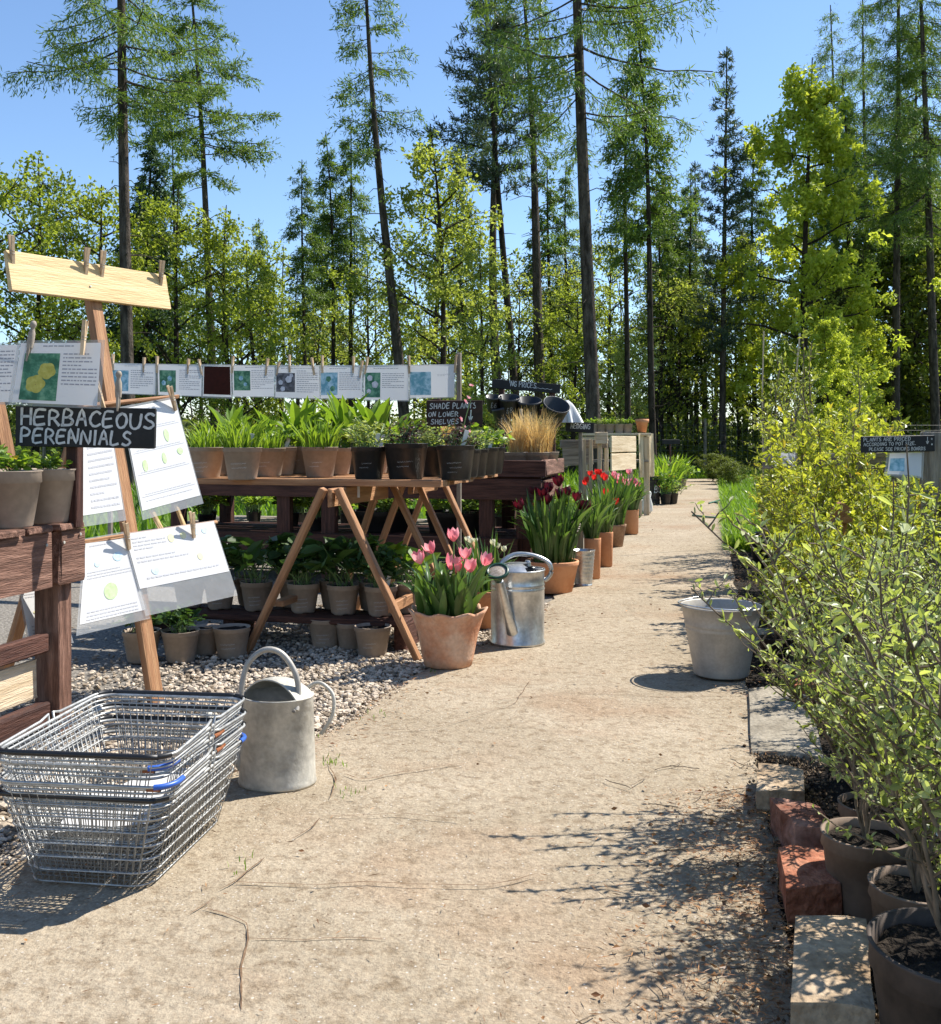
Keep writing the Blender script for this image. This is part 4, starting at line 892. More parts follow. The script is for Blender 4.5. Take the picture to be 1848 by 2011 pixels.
def potted(pot, herb, loc, label, group=None, rz=None, s=1.0, hs=1.0, writing=False, cat='potted plant', name='potted_plant', label_stick=False, flowers=None):
    me, r, h = POTS[pot]; rz = float(rng.uniform(0, 6.3)) if rz is None else rz
    t = thing(name, label, cat, (0, 0, 0), 0, group)
    o = obj('pot', me, t); obj('soil', SOIL[pot], t)
    if herb: obj('foliage', HERB[herb], t, TR((0, 0, h * .88), rz, hs))
    if writing:
        k = (pot, int(rng.integers(0, 3)))
        if k not in _sq:
            mb = MB(); squiggle(mb, r * .74, r, h, np.random.default_rng(hash(k[1]) + 5 + len(pot)), 2 + k[1] % 2); _sq[k] = mb.mesh('handwriting', 'chalkdim' if pot.startswith('black') else 'chalk')
        obj('handwriting', _sq[k], o)
    if label_stick:
        mb = MB(); cbox(mb, .022, .0012, .10, .0004); mb.build('plant_label', 'label', t, TR((r * .45, -r * .2, h + .02), .4, 1, .15, .25))
    if flowers:
        m_, n_, sz, hh = flowers
        for i in range(n_):
            a = float(rng.uniform(0, 6.3)); q = float(rng.uniform(0, r)); obj('flower', blossom(m_), t, TR((q * math.cos(a), q * math.sin(a), h + hh * float(rng.uniform(.6, 1.1))), a, sz, .5, .2))
    t.matrix_basis = TR(loc, 0, s)
    return t
_bl = {}
def blossom(m):
    if m not in _bl:
        mb = MB(); a = np.arange(6) * np.pi / 3
        addleaves(mb, leaves(np.zeros((6, 3)), np.stack((np.cos(a), np.sin(a), np.full(6, .45)), 1), 1.0, .8, np.random.default_rng(3), .1, rich=True)); _bl[m] = mb.mesh('flower', m)
    return _bl[m]

# tulips
def tulip_flower(m, open_=.3, seed=0):
    rg = np.random.default_rng(seed); mb = MB()
    for i in range(6):
        a = i * np.pi / 3 + rg.normal(0, .08); rr = 1.0 if i % 2 else .88; V = []
        for t in np.linspace(0, 1, 6):
            rad = (.12 + .52 * np.sin(min(1, t * 1.25) * np.pi * .62) * (1 - .30 * t) + open_ * .32 * t ** 2.2) * rr
            wv = .56 * np.sin(np.pi * (.1 + .80 * t)) ** .7 if t < 1 else .10
            for q in (-1, -.35, .35, 1):
                aa = a + q * wv / max(rad, .2) * .62
                V.append((rad * np.cos(aa) * (1 - .06 * abs(q)), rad * np.sin(aa) * (1 - .06 * abs(q)), 1.15 * t - .05 * abs(q) * t))
        F = [(r * 4 + c, r * 4 + c + 1, r * 4 + c + 5, r * 4 + c + 4) for r in range(5) for c in range(3)]
        mb.add(V, F, 0, True)
    return mb.mesh('flower', m)
TUL = {k: [tulip_flower(k, o, i) for i, o in enumerate((.1, .45, .8))] for k in ('pt_pink', 'pt_maroon', 'pt_red', 'pt_rose', 'pt_white')}
def tulip_pot(name, label, potm, r, h, base, flowers, fm, fsize, nleaf, leafL, leafW, rg, taper=.66, fluted=False, spread=1.0, lip=.16, straight=False, leafmat_='lf_tulip', clay=None):
    t = thing(name, label, 'potted tulips' if fm != 'pt_white' else 'potted flowers', base)
    base = np.asarray(base, float); mb = MB(); rb = r * taper
    if fluted:
        zz = [0, 0, .01, .15, .55, .8, .9, .955, 1.0, 1.0, .965, .9, .8]; rr = [0, rb * .9, rb, rb + (r - rb) * .12, rb + (r - rb) * .42, rb + (r - rb) * .70, rb + (r - rb) * .84, r * .985, r * 1.0, r * .955, r * .90, r * .85, r * .8]
        V, F = lathe([(a, b * h) for a, b in zip(rr, zz)], 72); a = np.arctan2(V[:, 1], V[:, 0]); k = np.clip((V[:, 2] / h - .86) / .14, 0, 1) ** 1.2
        R = np.hypot(V[:, 0], V[:, 1]); wv = k * np.sin(a * 10 + .8 * np.sin(a * 2))
        V = V.copy(); V[:, :2] *= (1 + wv * .055)[:, None]; V[:, 2] += wv * h * .028; mb.add(V, F, 0, True)
    else:
        zl = h * (1 - lip); rl = rb + (r - rb) * .86
        prof = [(0, 0), (rb * .9, 0), (rb, .006), (rl * (1 if not straight else .99), zl), (r * .995, zl + .004), (r, zl + .012), (r * 1.01, h - .006), (r, h), (r * .92, h), (r * .89, h * .93), (r * .85, h * .8)]
        V, F = lathe(prof, 40); mb.add(V, F, 0, True)
    mb.build('pot', potm, t, Matrix.Translation(Vector(base)))
    obj('soil', soil_mesh(r * (.84 if fluted else .88), h * .88, rg, .004), t, Matrix.Translation(Vector(base)))
    n = nleaf; a = rg.uniform(0, 6.3, n); q = np.sqrt(rg.uniform(0, 1, n)) * r * .72
    b = np.stack((q * np.cos(a), q * np.sin(a), np.full(n, h * .87)), 1)
    lm = MB(); lo = rg.uniform(size=n)
    lm.addvf(blades(b, a + rg.normal(0, .6, n), rg.uniform(.02, .38, n) * spread, np.where(lo < .25, rg.uniform(1.2, 2.0, n), rg.uniform(.15, .9, n)) * spread, leafL * rg.uniform(.6, 1.15, n), leafW * rg.uniform(.6, 1.2, n), 7, rg, np.array([.45, .75, .98, 1.0, .88, .66, .38, .03]), .5, fold=.22), 0, True)
    lm.build('leaves', leafmat_, t, Matrix.Translation(Vector(base)))
    sm = MB()
    for i, f in enumerate(flowers):
        f = np.asarray(f, float); s0 = base + np.array((rg.normal(0, r * .3), rg.normal(0, r * .3), h * .88)); s0[:2] = base[:2] + (f[:2] - base[:2]) * .45 + rg.normal(0, r * .1, 2)
        mid = (s0 + f) / 2 + np.array((rg.normal(0, .012), rg.normal(0, .012), .02)); p = spline([s0, mid, f], 7); sm.addvf(tube(p, .0036, 5), 0, True)
        tl = unit(p[-1] - p[-2]); k = obj('flower', TUL[fm][int(rg.integers(0, 3))], t, TR(f, float(rg.uniform(0, 6)), fsize * float(rg.uniform(.85, 1.15)), float(rg.normal(0, .18)), float(rg.normal(tl[0] * .5, .18))))
    if sm.n: sm.build('stems', 'stemgreen', t)
    return t

# ------------------------------------------------------------------ clothes pegs
def peg_proto():
    t = thing('clothes_peg', 'wooden clothes peg', 'clothes peg')
    mb = MB(); V = np.array([(-.006, -.0012, 0), (.006, -.0012, 0), (.006, .004, 0), (-.006, .004, 0), (-.006, -.001, .055), (.006, -.001, .055), (.006, .008, .055), (-.006, .008, .055), (-.006, .006, .115), (.006, .006, .115), (.006, .012, .115), (-.006, .012, .115)])
    F = [(3, 2, 1, 0), (0, 1, 5, 4), (1, 2, 6, 5), (2, 3, 7, 6), (3, 0, 4, 7), (4, 5, 9, 8), (5, 6, 10, 9), (6, 7, 11, 10), (7, 4, 8, 11), (8, 9, 10, 11)]
    mb.add(V, F); p = mb.mesh('prong', 'peg')
    obj('prong', p, t, TR((0, .0005, 0))); obj('prong', p, t, TR((0, -.0005, 0), math.pi))
    sp = MB()
    for z in (.050, .060): sp.addvf(tube([(.0072 * math.cos(a) * 1.0, .0095 * math.sin(a), z) for a in np.linspace(0, 2 * math.pi, 9)], .0012, 4))
    sp.build('spring', 'wire', t)
    return t
PEG = peg_proto(); _pegfirst = [True]
def peg(pos, label, group, axis=(1, 0, 0), tilt=0.0, lean=0.0, old=False):
    x = unit(np.asarray(axis, float)); M = frame(pos, x, np.cross(Z, x), Z) @ Matrix.Rotation(tilt, 4, 'Y') @ Matrix.Rotation(lean, 4, 'X')
    if _pegfirst[0]: _pegfirst[0] = False; PEG.matrix_basis = M; PEG['label'] = label; PEG['group'] = group; return PEG
    r = dup(PEG, M, label, group); return r
def dolly_peg(pos, label, group, tilt=0.0):
    t = thing('dolly_peg', label, 'clothes peg', (0, 0, 0), 0, group)
    mb = MB(); V, F = lathe([(0, .112), (.006, .110), (.0095, .103), (.0095, .097), (.006, .090), (.0065, .084), (.010, .074), (.0105, .05), (.009, .03)], 12); mb.add(V, F[:, ::-1], 0, True); mb.build('head', 'pegold', t)
    for s in (-1, 1):
        mb = MB(); mb.addvf(tube([(0, s * .0055, .045), (0, s * .006, .02), (0, s * .0075, -.012)], [.0052, .005, .003], 8), 0, True); mb.build('prong', 'pegold', t)
    t.matrix_basis = TR(pos, 0, 1.1, 0, tilt); return t

# ------------------------------------------------------------------ near planter bench, left
NC = np.array((-1.325, 3.50, 0.0))
def near_bench():
    t = thing('planter_bench', 'red-brown timber plant bench with rough slatted top at the left edge', 'bench', NC)
    for k, (s0, w_) in enumerate(((0.075, .135), (.245, .12), (.40, .15), (.585, .13), (.75, .14), (.92, .13))):
        p = NC - A * s0; e = p + C * float(rng.uniform(-.008, .012))
        beam('slat', np.r_[e[:2], .706 + float(rng.normal(0, .002))], np.r_[(p - C * 1.1)[:2], .706], w_, .021, 'woodred', t, jit=.002)
    q = NC - C * .028
    beam('side_rail', np.r_[(q + A * .012)[:2], .605], np.r_[(q - A * .125)[:2], .605], .045, .178, 'woodred', t, jit=.003, c=.006)
    beam('side_rail', np.r_[(q - A * .165)[:2], .604], np.r_[(q - A * 1.3)[:2], .604], .045, .180, 'woodred', t, jit=.003, c=.006)
    beam('end_rail', np.r_[(NC - A * .03 - C * .06)[:2], .61], np.r_[(NC - A * .03 - C * 1.1)[:2], .61], .16, .04, 'wooddark', t, up=A)
    pq = NC - C * .10 - A * .035
    beam('leg', np.r_[pq[:2], -.02], np.r_[pq[:2], .695], .10, .075, 'woodred', t, up=A, c=.006)
    pq2 = NC - C * 1.05 - A * .035; beam('leg', np.r_[pq2[:2], -.02], np.r_[pq2[:2], .695], .10, .075, 'wooddark', t, up=A)
    z = NC - C * .09 - A * .09
    beam('lower_rail', np.r_[z[:2], .315], np.r_[(z - A * 1.2)[:2], .315], .03, .065, 'wooddark', t)
    beam('lower_rail', np.r_[(z)[:2], .075], np.r_[(z - A * 1.2)[:2], .075], .04, .08, 'wooddark', t)
    z = z - C * .03
    beam('lower_board', np.r_[(z - A * .01)[:2], .195], np.r_[(z - A * 1.2)[:2], .185], .018, .125, 'woodcream', t, jit=.003)
    for s in (0.02, .11, .2):
        mb = MB(); mb.addvf(lathe([(0, .003), (.005, .0025), (.0055, 0)], 10)); p = NC - A * s + C * -.004
        mb.build('screw', 'galvold', t, frame(np.r_[p[:2], .675 - .02 * (s > .1)], A, Z, C))
near_bench()
potted('beige_tall', 'geum', (-1.468, 3.245, .717), 'tall taupe pot of leafy green perennials at the left edge of the bench', rz=1, hs=.62, flowers=('pt_yellow', 2, .014, .06))
potted('beige_tall', 'geum', (-1.425, 3.44, .717), 'taupe pot beside the sign post on the left bench', rz=2.4, hs=.55, flowers=('pt_rose', 2, .010, .12))
potted('beige_tall', 'straw', (-1.75, 3.50, .717), 'pot of tan grass behind the lettered sign at the left edge', rz=.3, hs=.75)
potted('beige_tall', 'geum', (-1.66, 3.42, .717), 'leafy pot in the second row on the left bench', rz=4, hs=.8)
potted('beige_tall', 'geum', (-1.62, 3.10, .717), 'leafy pot nearest the camera on the left bench', rz=5, hs=.6)

def sign_board(name, label, o, x, y, th, fm, cat='sign', edge=None):
    """painted board: o lower left corner of the front face, x, y full edge vectors"""
    o, x, y = (np.asarray(v, float) for v in (o, x, y)); n = unit(np.cross(x, y)); X, Y = np.linalg.norm(x), np.linalg.norm(y)
    t = thing(name, label, cat, o + x / 2)
    mb = MB(); cbox(mb, X, Y, th, .0025, jit=.0008)
    b = mb.build('board', fm, t, frame(o + x / 2 + y / 2 - n * th / 2, x / X, y / Y, n))
    return t, b, (lambda uv, o=o, xx=x / X, yy=y / Y, n=n: o + uv[:, :1] * xx + uv[:, 1:2] * yy + n * .0022), X, Y
# HERBACEOUS PERENNIALS
rg = np.random.default_rng(51)
o = P(29, 876, 3.40); x = P(304, 882, 3.42) - o; y = P(30, 796, 3.40) - o
t, b, fn, X, Y = sign_board('lettered_sign', 'black board hand-lettered HERBACEOUS PERENNIALS on the left bench', o, x, y, .018, 'chalkboard')
mb = MB()
lettering(mb, 'HERBACEOUS', .020, .073, .051, .0345, .0110, .0088, fn, rg, drift=-.0004)
lettering(mb, 'PERENNIALS', .020, .013, .046, .0300, .0100, .0082, fn, rg, drift=-.0003)
mb.build('lettering', 'chalk', b)
p = P(147, 800, 3.452)
beam('post', np.r_[p[:2], .70], np.r_[p[:2], 1.33], .045, .04, 'wooddark', t, up=A)
for (u, v) in ((.187, .083), (.187, .032)):
    mb = MB(); mb.addvf(lathe([(0, .002), (.0045, .0018), (.005, 0)], 10)); q = fn(np.array([[u, v]]))[0]; mb.build('screw', 'galvold', t, frame(q, x / X, y / Y, unit(np.cross(x, y))))

# ------------------------------------------------------------------ laminated cards
def bil(c, u, v):
    TL, TR_, BR, BL = c; u = np.asarray(u)[..., None]; v = np.asarray(v)[..., None]
    return (TL * (1 - u) + TR_ * u) * (1 - v) + (BL * (1 - u) + BR * u) * v
def card(label, corners, spec, group=None, name='laminated_card', cat='card', pm='paper', margin=.012, bulge=.010, rg=None, plastic=0.0, ink='ink'):
    """corners TL TR BR BL in space; spec: list of (kind, u0, v0, u1, v1, ...)"""
    c = [np.asarray(q, float) for q in corners]; n = unit(np.cross(c[1] - c[0], c[0] - c[3])); W_ = np.linalg.norm(c[1] - c[0])
    t = thing(name, label, cat, (c[2] + c[3]) / 2, 0, group)
    ph = float(rg.uniform(0, 6))
    def surf(u, v, off): return bil(c, u, v) + n * (bulge * np.sin(np.asarray(u) * 3.1 + ph) * (0.3 + np.asarray(v)) + off)[..., None]
    def grid(u0, v0, u1, v1, off, nu=8, nv=5):
        u, v = np.meshgrid(np.linspace(u0, u1, nu + 1), np.linspace(v0, v1, nv + 1)); V = surf(u, v, off).reshape(-1, 3)
        i = np.arange(nv)[:, None] * (nu + 1); j = np.arange(nu)[None]
        return V, np.stack((i + j, i + nu + 1 + j, i + nu + 2 + j, i + j + 1), -1).reshape(-1, 4)
    m = margin / W_
    mb = MB(); mb.addvf(grid(0, 0, 1, 1 - plastic, 0), 0, True); mb.build('paper', pm, t)
    mb = MB(); mb.addvf(grid(-m, -m, 1 + m, 1 + m, -.0015), 0, True); mb.build('plastic_sleeve', 'sleeve', t)
    for s in spec:
        k = s[0]
        if k == 'photo':
            mb = MB(); mb.addvf(grid(*s[1:5], .0012), 0, True); ob = mb.build('printed_photo', s[5], t)
            for (fu, fv, fr, fm) in (s[6] if len(s) > 6 else ()):
                mb = MB(); a = np.linspace(0, 2 * np.pi, 41)[:-1]; asp = np.linalg.norm(c[3] - c[0]) / W_
                rr = fr * (.92 + .16 * np.abs(np.sin(a * 2.5 + fu * 20))); V = np.concatenate((surf(np.array([fu]), np.array([fv]), .0024), surf(fu + rr * np.cos(a), fv + rr * np.sin(a) / asp, .0020)))
                mb.add(V, [(0, 1 + i, 1 + (i + 1) % 40) for i in range(40)]); mb.build('printed_flower', fm, ob)
        elif k == 'text':
            _, u0, v0, u1, v1, nl = s[:6]; mb = MB(); lh = (v1 - v0) / nl
            for i in range(nl):
                v = v0 + i * lh; u = u0; end = u1 if rg.uniform() > .25 else u0 + (u1 - u0) * rg.uniform(.4, .9)
                while u < end:
                    wl = min(rg.uniform(.02, .07), end - u); mb.addvf(grid(u, v, u + wl, v + lh * .34, .0013, 1, 1)); u += wl + .012
            if mb.n: mb.build('printed_text', s[6] if len(s) > 6 else ink, t)
        elif k == 'leafprint':
            _, u0, v0, su, sv, fm, sh = s; su *= .75; sv *= .75; mb = MB(); a = np.linspace(0, 2 * np.pi, 19)[:-1]
            uu = u0 + su * np.cos(a) * (1 - .35 * np.sin(a) * sh); vv = v0 + sv * np.sin(a)
            V = np.concatenate((surf(np.array([u0]), np.array([v0]), .0013), surf(uu, vv, .0013))); mb.add(V, [(0, 1 + i, 1 + (i + 1) % 18) for i in range(18)]); mb.build('printed_leaf', fm, t)
        elif k == 'line':
            mb = MB(); mb.addvf(grid(*s[1:5], .0013, 4, 1)); mb.build('printed_line', 'inklight', t)
    return t

rg = np.random.default_rng(61)
# poppy card and its neighbour on the left line
D0 = 3.36
card('laminated card with a photo of two yellow flowers above the black sign', (P(42, 674, D0), P(198, 673, D0 + .02), P(189, 797, D0 + .01), P(26, 790, D0)),
     [('photo', .07, .17, .50, .95, 'photogreen', [(.24, .68, .11, 'photoyellow'), (.36, .46, .10, 'photoyellow'), (.245, .69, .035, 'brick'), (.37, .46, .03, 'terra')]), ('text', .28, .04, .66, .10, 1), ('text', .54, .17, .97, .72, 9)], rg=rg, name='laminated_card')
card('laminated text card cut off by the left edge of the picture', (P(-125, 680, D0 + .02), P(38, 677, D0 + .02), P(22, 789, D0 + .01), P(-140, 792, D0 + .02)),
     [('photo', .1, .2, .45, .9, 'photogreen'), ('text', .5, .1, .95, .85, 12)], rg=rg)
mb = MB(); mb.addvf(tube([P(-400, 690, 3.5), P(-100, 682, D0 + .02), P(147, 676, D0 + .06)], .002, 5)); tag(mb.build('string_line', 'fleece'), 'thin string the left cards hang from', 'string')
dolly_peg(P(55, 702, D0 - .004), 'grey dolly peg clipped between the two left cards', 'dolly pegs', .16)
peg(P(161, 697, D0), 'pale wooden peg at the top right of the yellow flower card', 'clothes pegs', tilt=.10)
dolly_peg(P(232, 800, 3.41), 'grey dolly peg standing on top of the HERBACEOUS PERENNIALS sign', 'dolly pegs', .02)
peg(P(205, 806, 3.43), 'weathered peg behind the top edge of the HERBACEOUS PERENNIALS sign', 'clothes pegs', tilt=-.28)

# ------------------------------------------------------------------ easel with laminated sheets
EB = np.array((-1.205, 3.86, 0.0)); EE = unit(np.array((.53, .85, 0))); EN0 = np.array((.85, -.53, 0)); EU = unit(-EN0 * .35 / 1.0 + Z * 1.61)
EN = unit(np.cross(EE, EU)); EN = EN if EN @ np.array((1, -1, 0)) > 0 else -EN
def hitE(px, py, off=0.0):
    r = P(px, py, 1.0) - np.array((0, 0, 1.0)); o = np.array((0, 0, 1.0)); q = EB + EN * off
    return o + r * ((q - o) @ EN) / (r @ EN)
def easel():
    t = thing('display_easel', 'tan timber easel with a pale plank across its top, behind the left bench', 'easel', EB)
    top = hitE(180, 548); off = EN * -.02
    def leg(px0, px1, w_=.055, off=-.024, m='woodtan'): beam('leg', hitE(*px0, off), hitE(*px1, off), w_, .04, m, t, up=EN)
    leg((308, 1392), (176, 548)); leg((106, 1362), (-26, 708))
    b0 = hitE(196, 690, -.045); beam('back_leg', np.r_[(b0 - EN0 * .62)[:2], 0.0], b0, .05, .035, 'woodtan', t, up=EN0)
    b1 = hitE(-10, 790, -.045); beam('back_leg', np.r_[(b1 - EN0 * .62)[:2], 0.0], b1, .05, .035, 'woodtan', t, up=EN0)
    for (p0, p1) in (((140, 800), (348, 779)), ((60, 1080), (424, 1026)), ((-30, 1170), (110, 1145))):
        beam('batten', hitE(*p0, -.004), hitE(*p1, -.004), .018, .03, 'woodtan', t, up=EN)
    for (p0, p1) in (((297, 1002), (322, 1050)), ((345, 990), (372, 1060))): beam('strut', hitE(*p0, -.012), hitE(*p1, -.012), .02, .012, 'woodpale', t, up=EN)
    a, b = (hitE(8, 530, .012) + hitE(20, 533, .012)) / 2, hitE(328, 575, .012)
    hgt = .153; beam('plank', a, b, .018, hgt, 'woodpale', t, up=EU, c=.002)
    mb = MB(); mb.addvf(lathe([(0, .002), (.004, .0018), (.0045, 0)], 8)); q = hitE(178, 562, .0225); mb.build('screw', 'galvold', t, frame(q, EE, EU, EN))
    return a, b
pa, pb = easel()
up_ = unit(EU); k = .153 / 2
for i, (f, lb, tl) in enumerate(((.035, 'weathered peg on the far left end of the pale plank', -.22), (.455, 'left peg of the middle pair on the pale plank', -.10), (.555, 'right peg of the middle pair on the pale plank', -.08), (.955, 'peg on the right end of the pale plank', -.10))):
    q = pa + (pb - pa) * f + up_ * (k - .058); peg(q, lb, 'clothes pegs', axis=EE, tilt=tl, lean=.22)
rg = np.random.default_rng(62)
def ecard(label, px, spec, off, plastic, **kw):
    return card(label, [hitE(x, y, off) for x, y in px], spec, pm='paperwarm', name='laminated_sheet', cat='sheet', rg=rg, margin=.006, bulge=.004, plastic=plastic, ink='inklight', **kw)
ecard('laminated chart of green leaf shapes hanging on the upper right of the easel', ((240, 803), (343, 783), (396, 985), (283, 1016)),
      [('text', .35, .03, .6, .05, 1)] + [('line', .04, v, .96, v + .004) for v in (.22, .42, .62, .82)] + [('leafprint', .55, .12, .05, .06, 'printgreen', .8), ('leafprint', .28, .30, .05, .07, 'printgreen', .3), ('leafprint', .68, .32, .06, .08, 'printgreen', .5), ('leafprint', .20, .55, .06, .075, 'printgreen', .2), ('leafprint', .55, .52, .05, .07, 'printgreen', -.2), ('leafprint', .85, .49, .07, .045, 'printgreen', .6)]
      + [('text', .1, v, .9, v + .02, 1) for v in (.20, .40, .60, .80, .86)], .012, .06)
ecard('laminated text sheet hanging left of the leaf chart on the easel', ((150, 830), (214, 815), (246, 1014), (158, 1028)), [('text', .25, .2, .95, .92, 11)], .014, .07)
ecard('laminated sheet with a drawn tree hanging at the lower left of the easel', ((168, 1063), (246, 1049), (291, 1210), (154, 1242)),
      [('text', .1, .06, .6, .10, 1), ('leafprint', .28, .28, .09, .05, 'printblue', .2), ('leafprint', .72, .24, .14, .07, 'printblue', .2), ('text', .08, .36, .95, .46, 3), ('leafprint', .5, .62, .16, .13, 'printgreen', .1), ('text', .1, .80, .9, .92, 3)], .010, .08)
ecard('wide laminated sheet of drawings with grey lower band, lower right of easel', ((246, 1049), (419, 1024), (463, 1168), (290, 1207)),
      [('text', .05, .06, .4, .24, 4), ('leafprint', .46, .13, .045, .07, 'printyellow', .1), ('leafprint', .60, .12, .045, .06, 'printyellow', .1), ('leafprint', .86, .10, .05, .05, 'printblue', .2), ('leafprint', .75, .10, .06, .05, 'printblue', .1), ('leafprint', .2, .50, .05, .06, 'printblue', .5), ('leafprint', .72, .42, .04, .06, 'printyellow', .3), ('text', .1, .56, .9, .62, 1), ('text', .05, .3, .6, .4, 2)], .016, .32)
ecard('laminated sheet partly hidden behind the left bench leg', ((38, 1158), (110, 1147), (142, 1258), (58, 1262)), [('text', .1, .1, .9, .2, 2), ('leafprint', .4, .45, .25, .06, 'printyellow', .1), ('text', .1, .7, .9, .9, 3)], .008, .03)
peg(hitE(254, 1079, .016), 'orange-tan peg joining the two lower easel sheets', 'clothes pegs', axis=EE, tilt=-.35, lean=.2)
peg(hitE(381, 1056, .02), 'pale peg at the top of the wide drawing sheet', 'clothes pegs', axis=EE, tilt=-.30, lean=.2)
peg(hitE(345, 806, .016), 'peg at the top right corner of the leaf chart', 'clothes pegs', axis=EE, tilt=-.5, lean=.2)

# ------------------------------------------------------------------ line of cards behind the tables
LA, LB = P(212, 714, 7.05), P(899, 717, 6.42)
def lp(px, dy=0.0):
    # point on the line below pixel column px
    f = 0.5
    for _ in range(20):
        q = LA + (LB - LA) * f; f += (px - (CX + FPX * q[0] / q[1])) / 687.0
    q = LA + (LB - LA) * f; sag = -.012 * math.sin(math.pi * np.clip(f, 0, 1))
    return q + Z * (sag - dy)
mb = MB(); mb.addvf(tube([lp(x) + Z * .002 for x in np.linspace(214, 898, 20)], .0022, 5)); tag(mb.build('string_line', 'fleece'), 'long string the row of cards hangs from', 'string')
t = thing('line_post', 'thin stake holding the right end of the card line', 'post', np.r_[LB[:2], .74])
beam('stake', np.r_[(LB + A * .03)[:2], .3], np.r_[(LB + A * .03)[:2], 1.545], .028, .028, 'woodgrey', t, up=A)
t = thing('line_post', 'stake holding the left end of the card line behind the easel', 'post', np.r_[LA[:2], .74])
beam('stake', np.r_[(LA + A * .03)[:2], 0], np.r_[(LA + A * .03)[:2], 1.56], .03, .03, 'woodgrey', t, up=A)
rg = np.random.default_rng(63)
TX = ('text', .50, .16, .96, .84, 11)
specs = [(219, 306, .203, 'leftmost card of the hanging row, with a faded blue photo', [('photo', .02, .22, .40, .92, 'photoblue'), ('text', .45, .2, .95, .85, 9), ('text', .3, .06, .6, .1, 1)]),
 (309, 397, .205, 'second card of the hanging row, with a blue and green plant photo', [('photo', .04, .18, .42, .90, 'photogreen', [(.28, .45, .05, 'photoblue'), (.14, .6, .05, 'photoblue')]), TX]),
 (400, 453, .208, 'dark maroon card in the hanging row', [('photo', .03, .03, .97, .93, 'photomaroon')]),
 (456, 540, .205, 'card right of the dark maroon card, with a teal leafy photo', [('photo', .03, .16, .42, .80, 'photogreen', [(.2, .4, .05, 'photoblue'), (.3, .6, .04, 'photoblue')]), ('text', .3, .04, .7, .09, 1), ('text', .45, .14, .97, .78, 11)]),
 (542, 627, .207, 'card in the hanging row with white flowers on a dark photo', [('photo', .02, .22, .44, .82, 'photodark', [(.30, .42, .07, 'photowhite'), (.12, .52, .05, 'photowhite'), (.17, .72, .05, 'photowhite'), (.36, .3, .04, 'photowhite')]), ('text', .12, .06, .9, .11, 1), ('text', .48, .14, .97, .86, 11)]),
 (629, 712, .210, 'card in the hanging row with pale green speckled photo', [('photo', .01, .20, .42, .90, 'photoblue', [(.2, .4, .06, 'photogreen'), (.3, .7, .06, 'photogreen')]), ('text', .22, .07, .72, .12, 1), ('text', .46, .2, .96, .78, 9)]),
 (715, 802, .218, 'card in the hanging row with white blossoms on green', [('photo', .03, .20, .38, .93, 'photogreen', [(.14, .36, .06, 'photowhite'), (.26, .55, .07, 'photowhite'), (.12, .75, .05, 'photowhite')]), ('text', .22, .07, .78, .12, 1), ('text', .42, .22, .9, .68, 8)]),
 (803, 893, .205, 'rightmost card of the hanging row, bleached pale blue', [('photo', .02, .2, .48, .92, 'photoblue'), ('text', .62, .28, .9, .36, 2, 'inklight')])]
for (x0, x1, hh, lb, sp) in specs:
    a, b = lp(x0), lp(x1); card(lb, (a, b, b - Z * (hh + float(rg.normal(0, .003))), a - Z * hh), sp, 'row of hanging cards', rg=rg, margin=.010)
PX = (222, 282, 308, 369, 397, 455, 522, 543, 569, 617, 633, 694, 707, 717, 804, 893)
for i, x in enumerate(PX):
    wh = ('first', 'second', 'third', 'fourth', 'fifth', 'sixth', 'seventh', 'eighth', 'ninth', 'tenth', 'eleventh', 'twelfth', 'thirteenth', 'fourteenth', 'fifteenth', 'last')[i]
    peg(lp(x, .062 + .015 * float(rg.normal())), f'{wh} peg from the left along the row of hanging cards', 'pegs on the card line', axis=C, tilt=float(rg.normal(0, .12)))

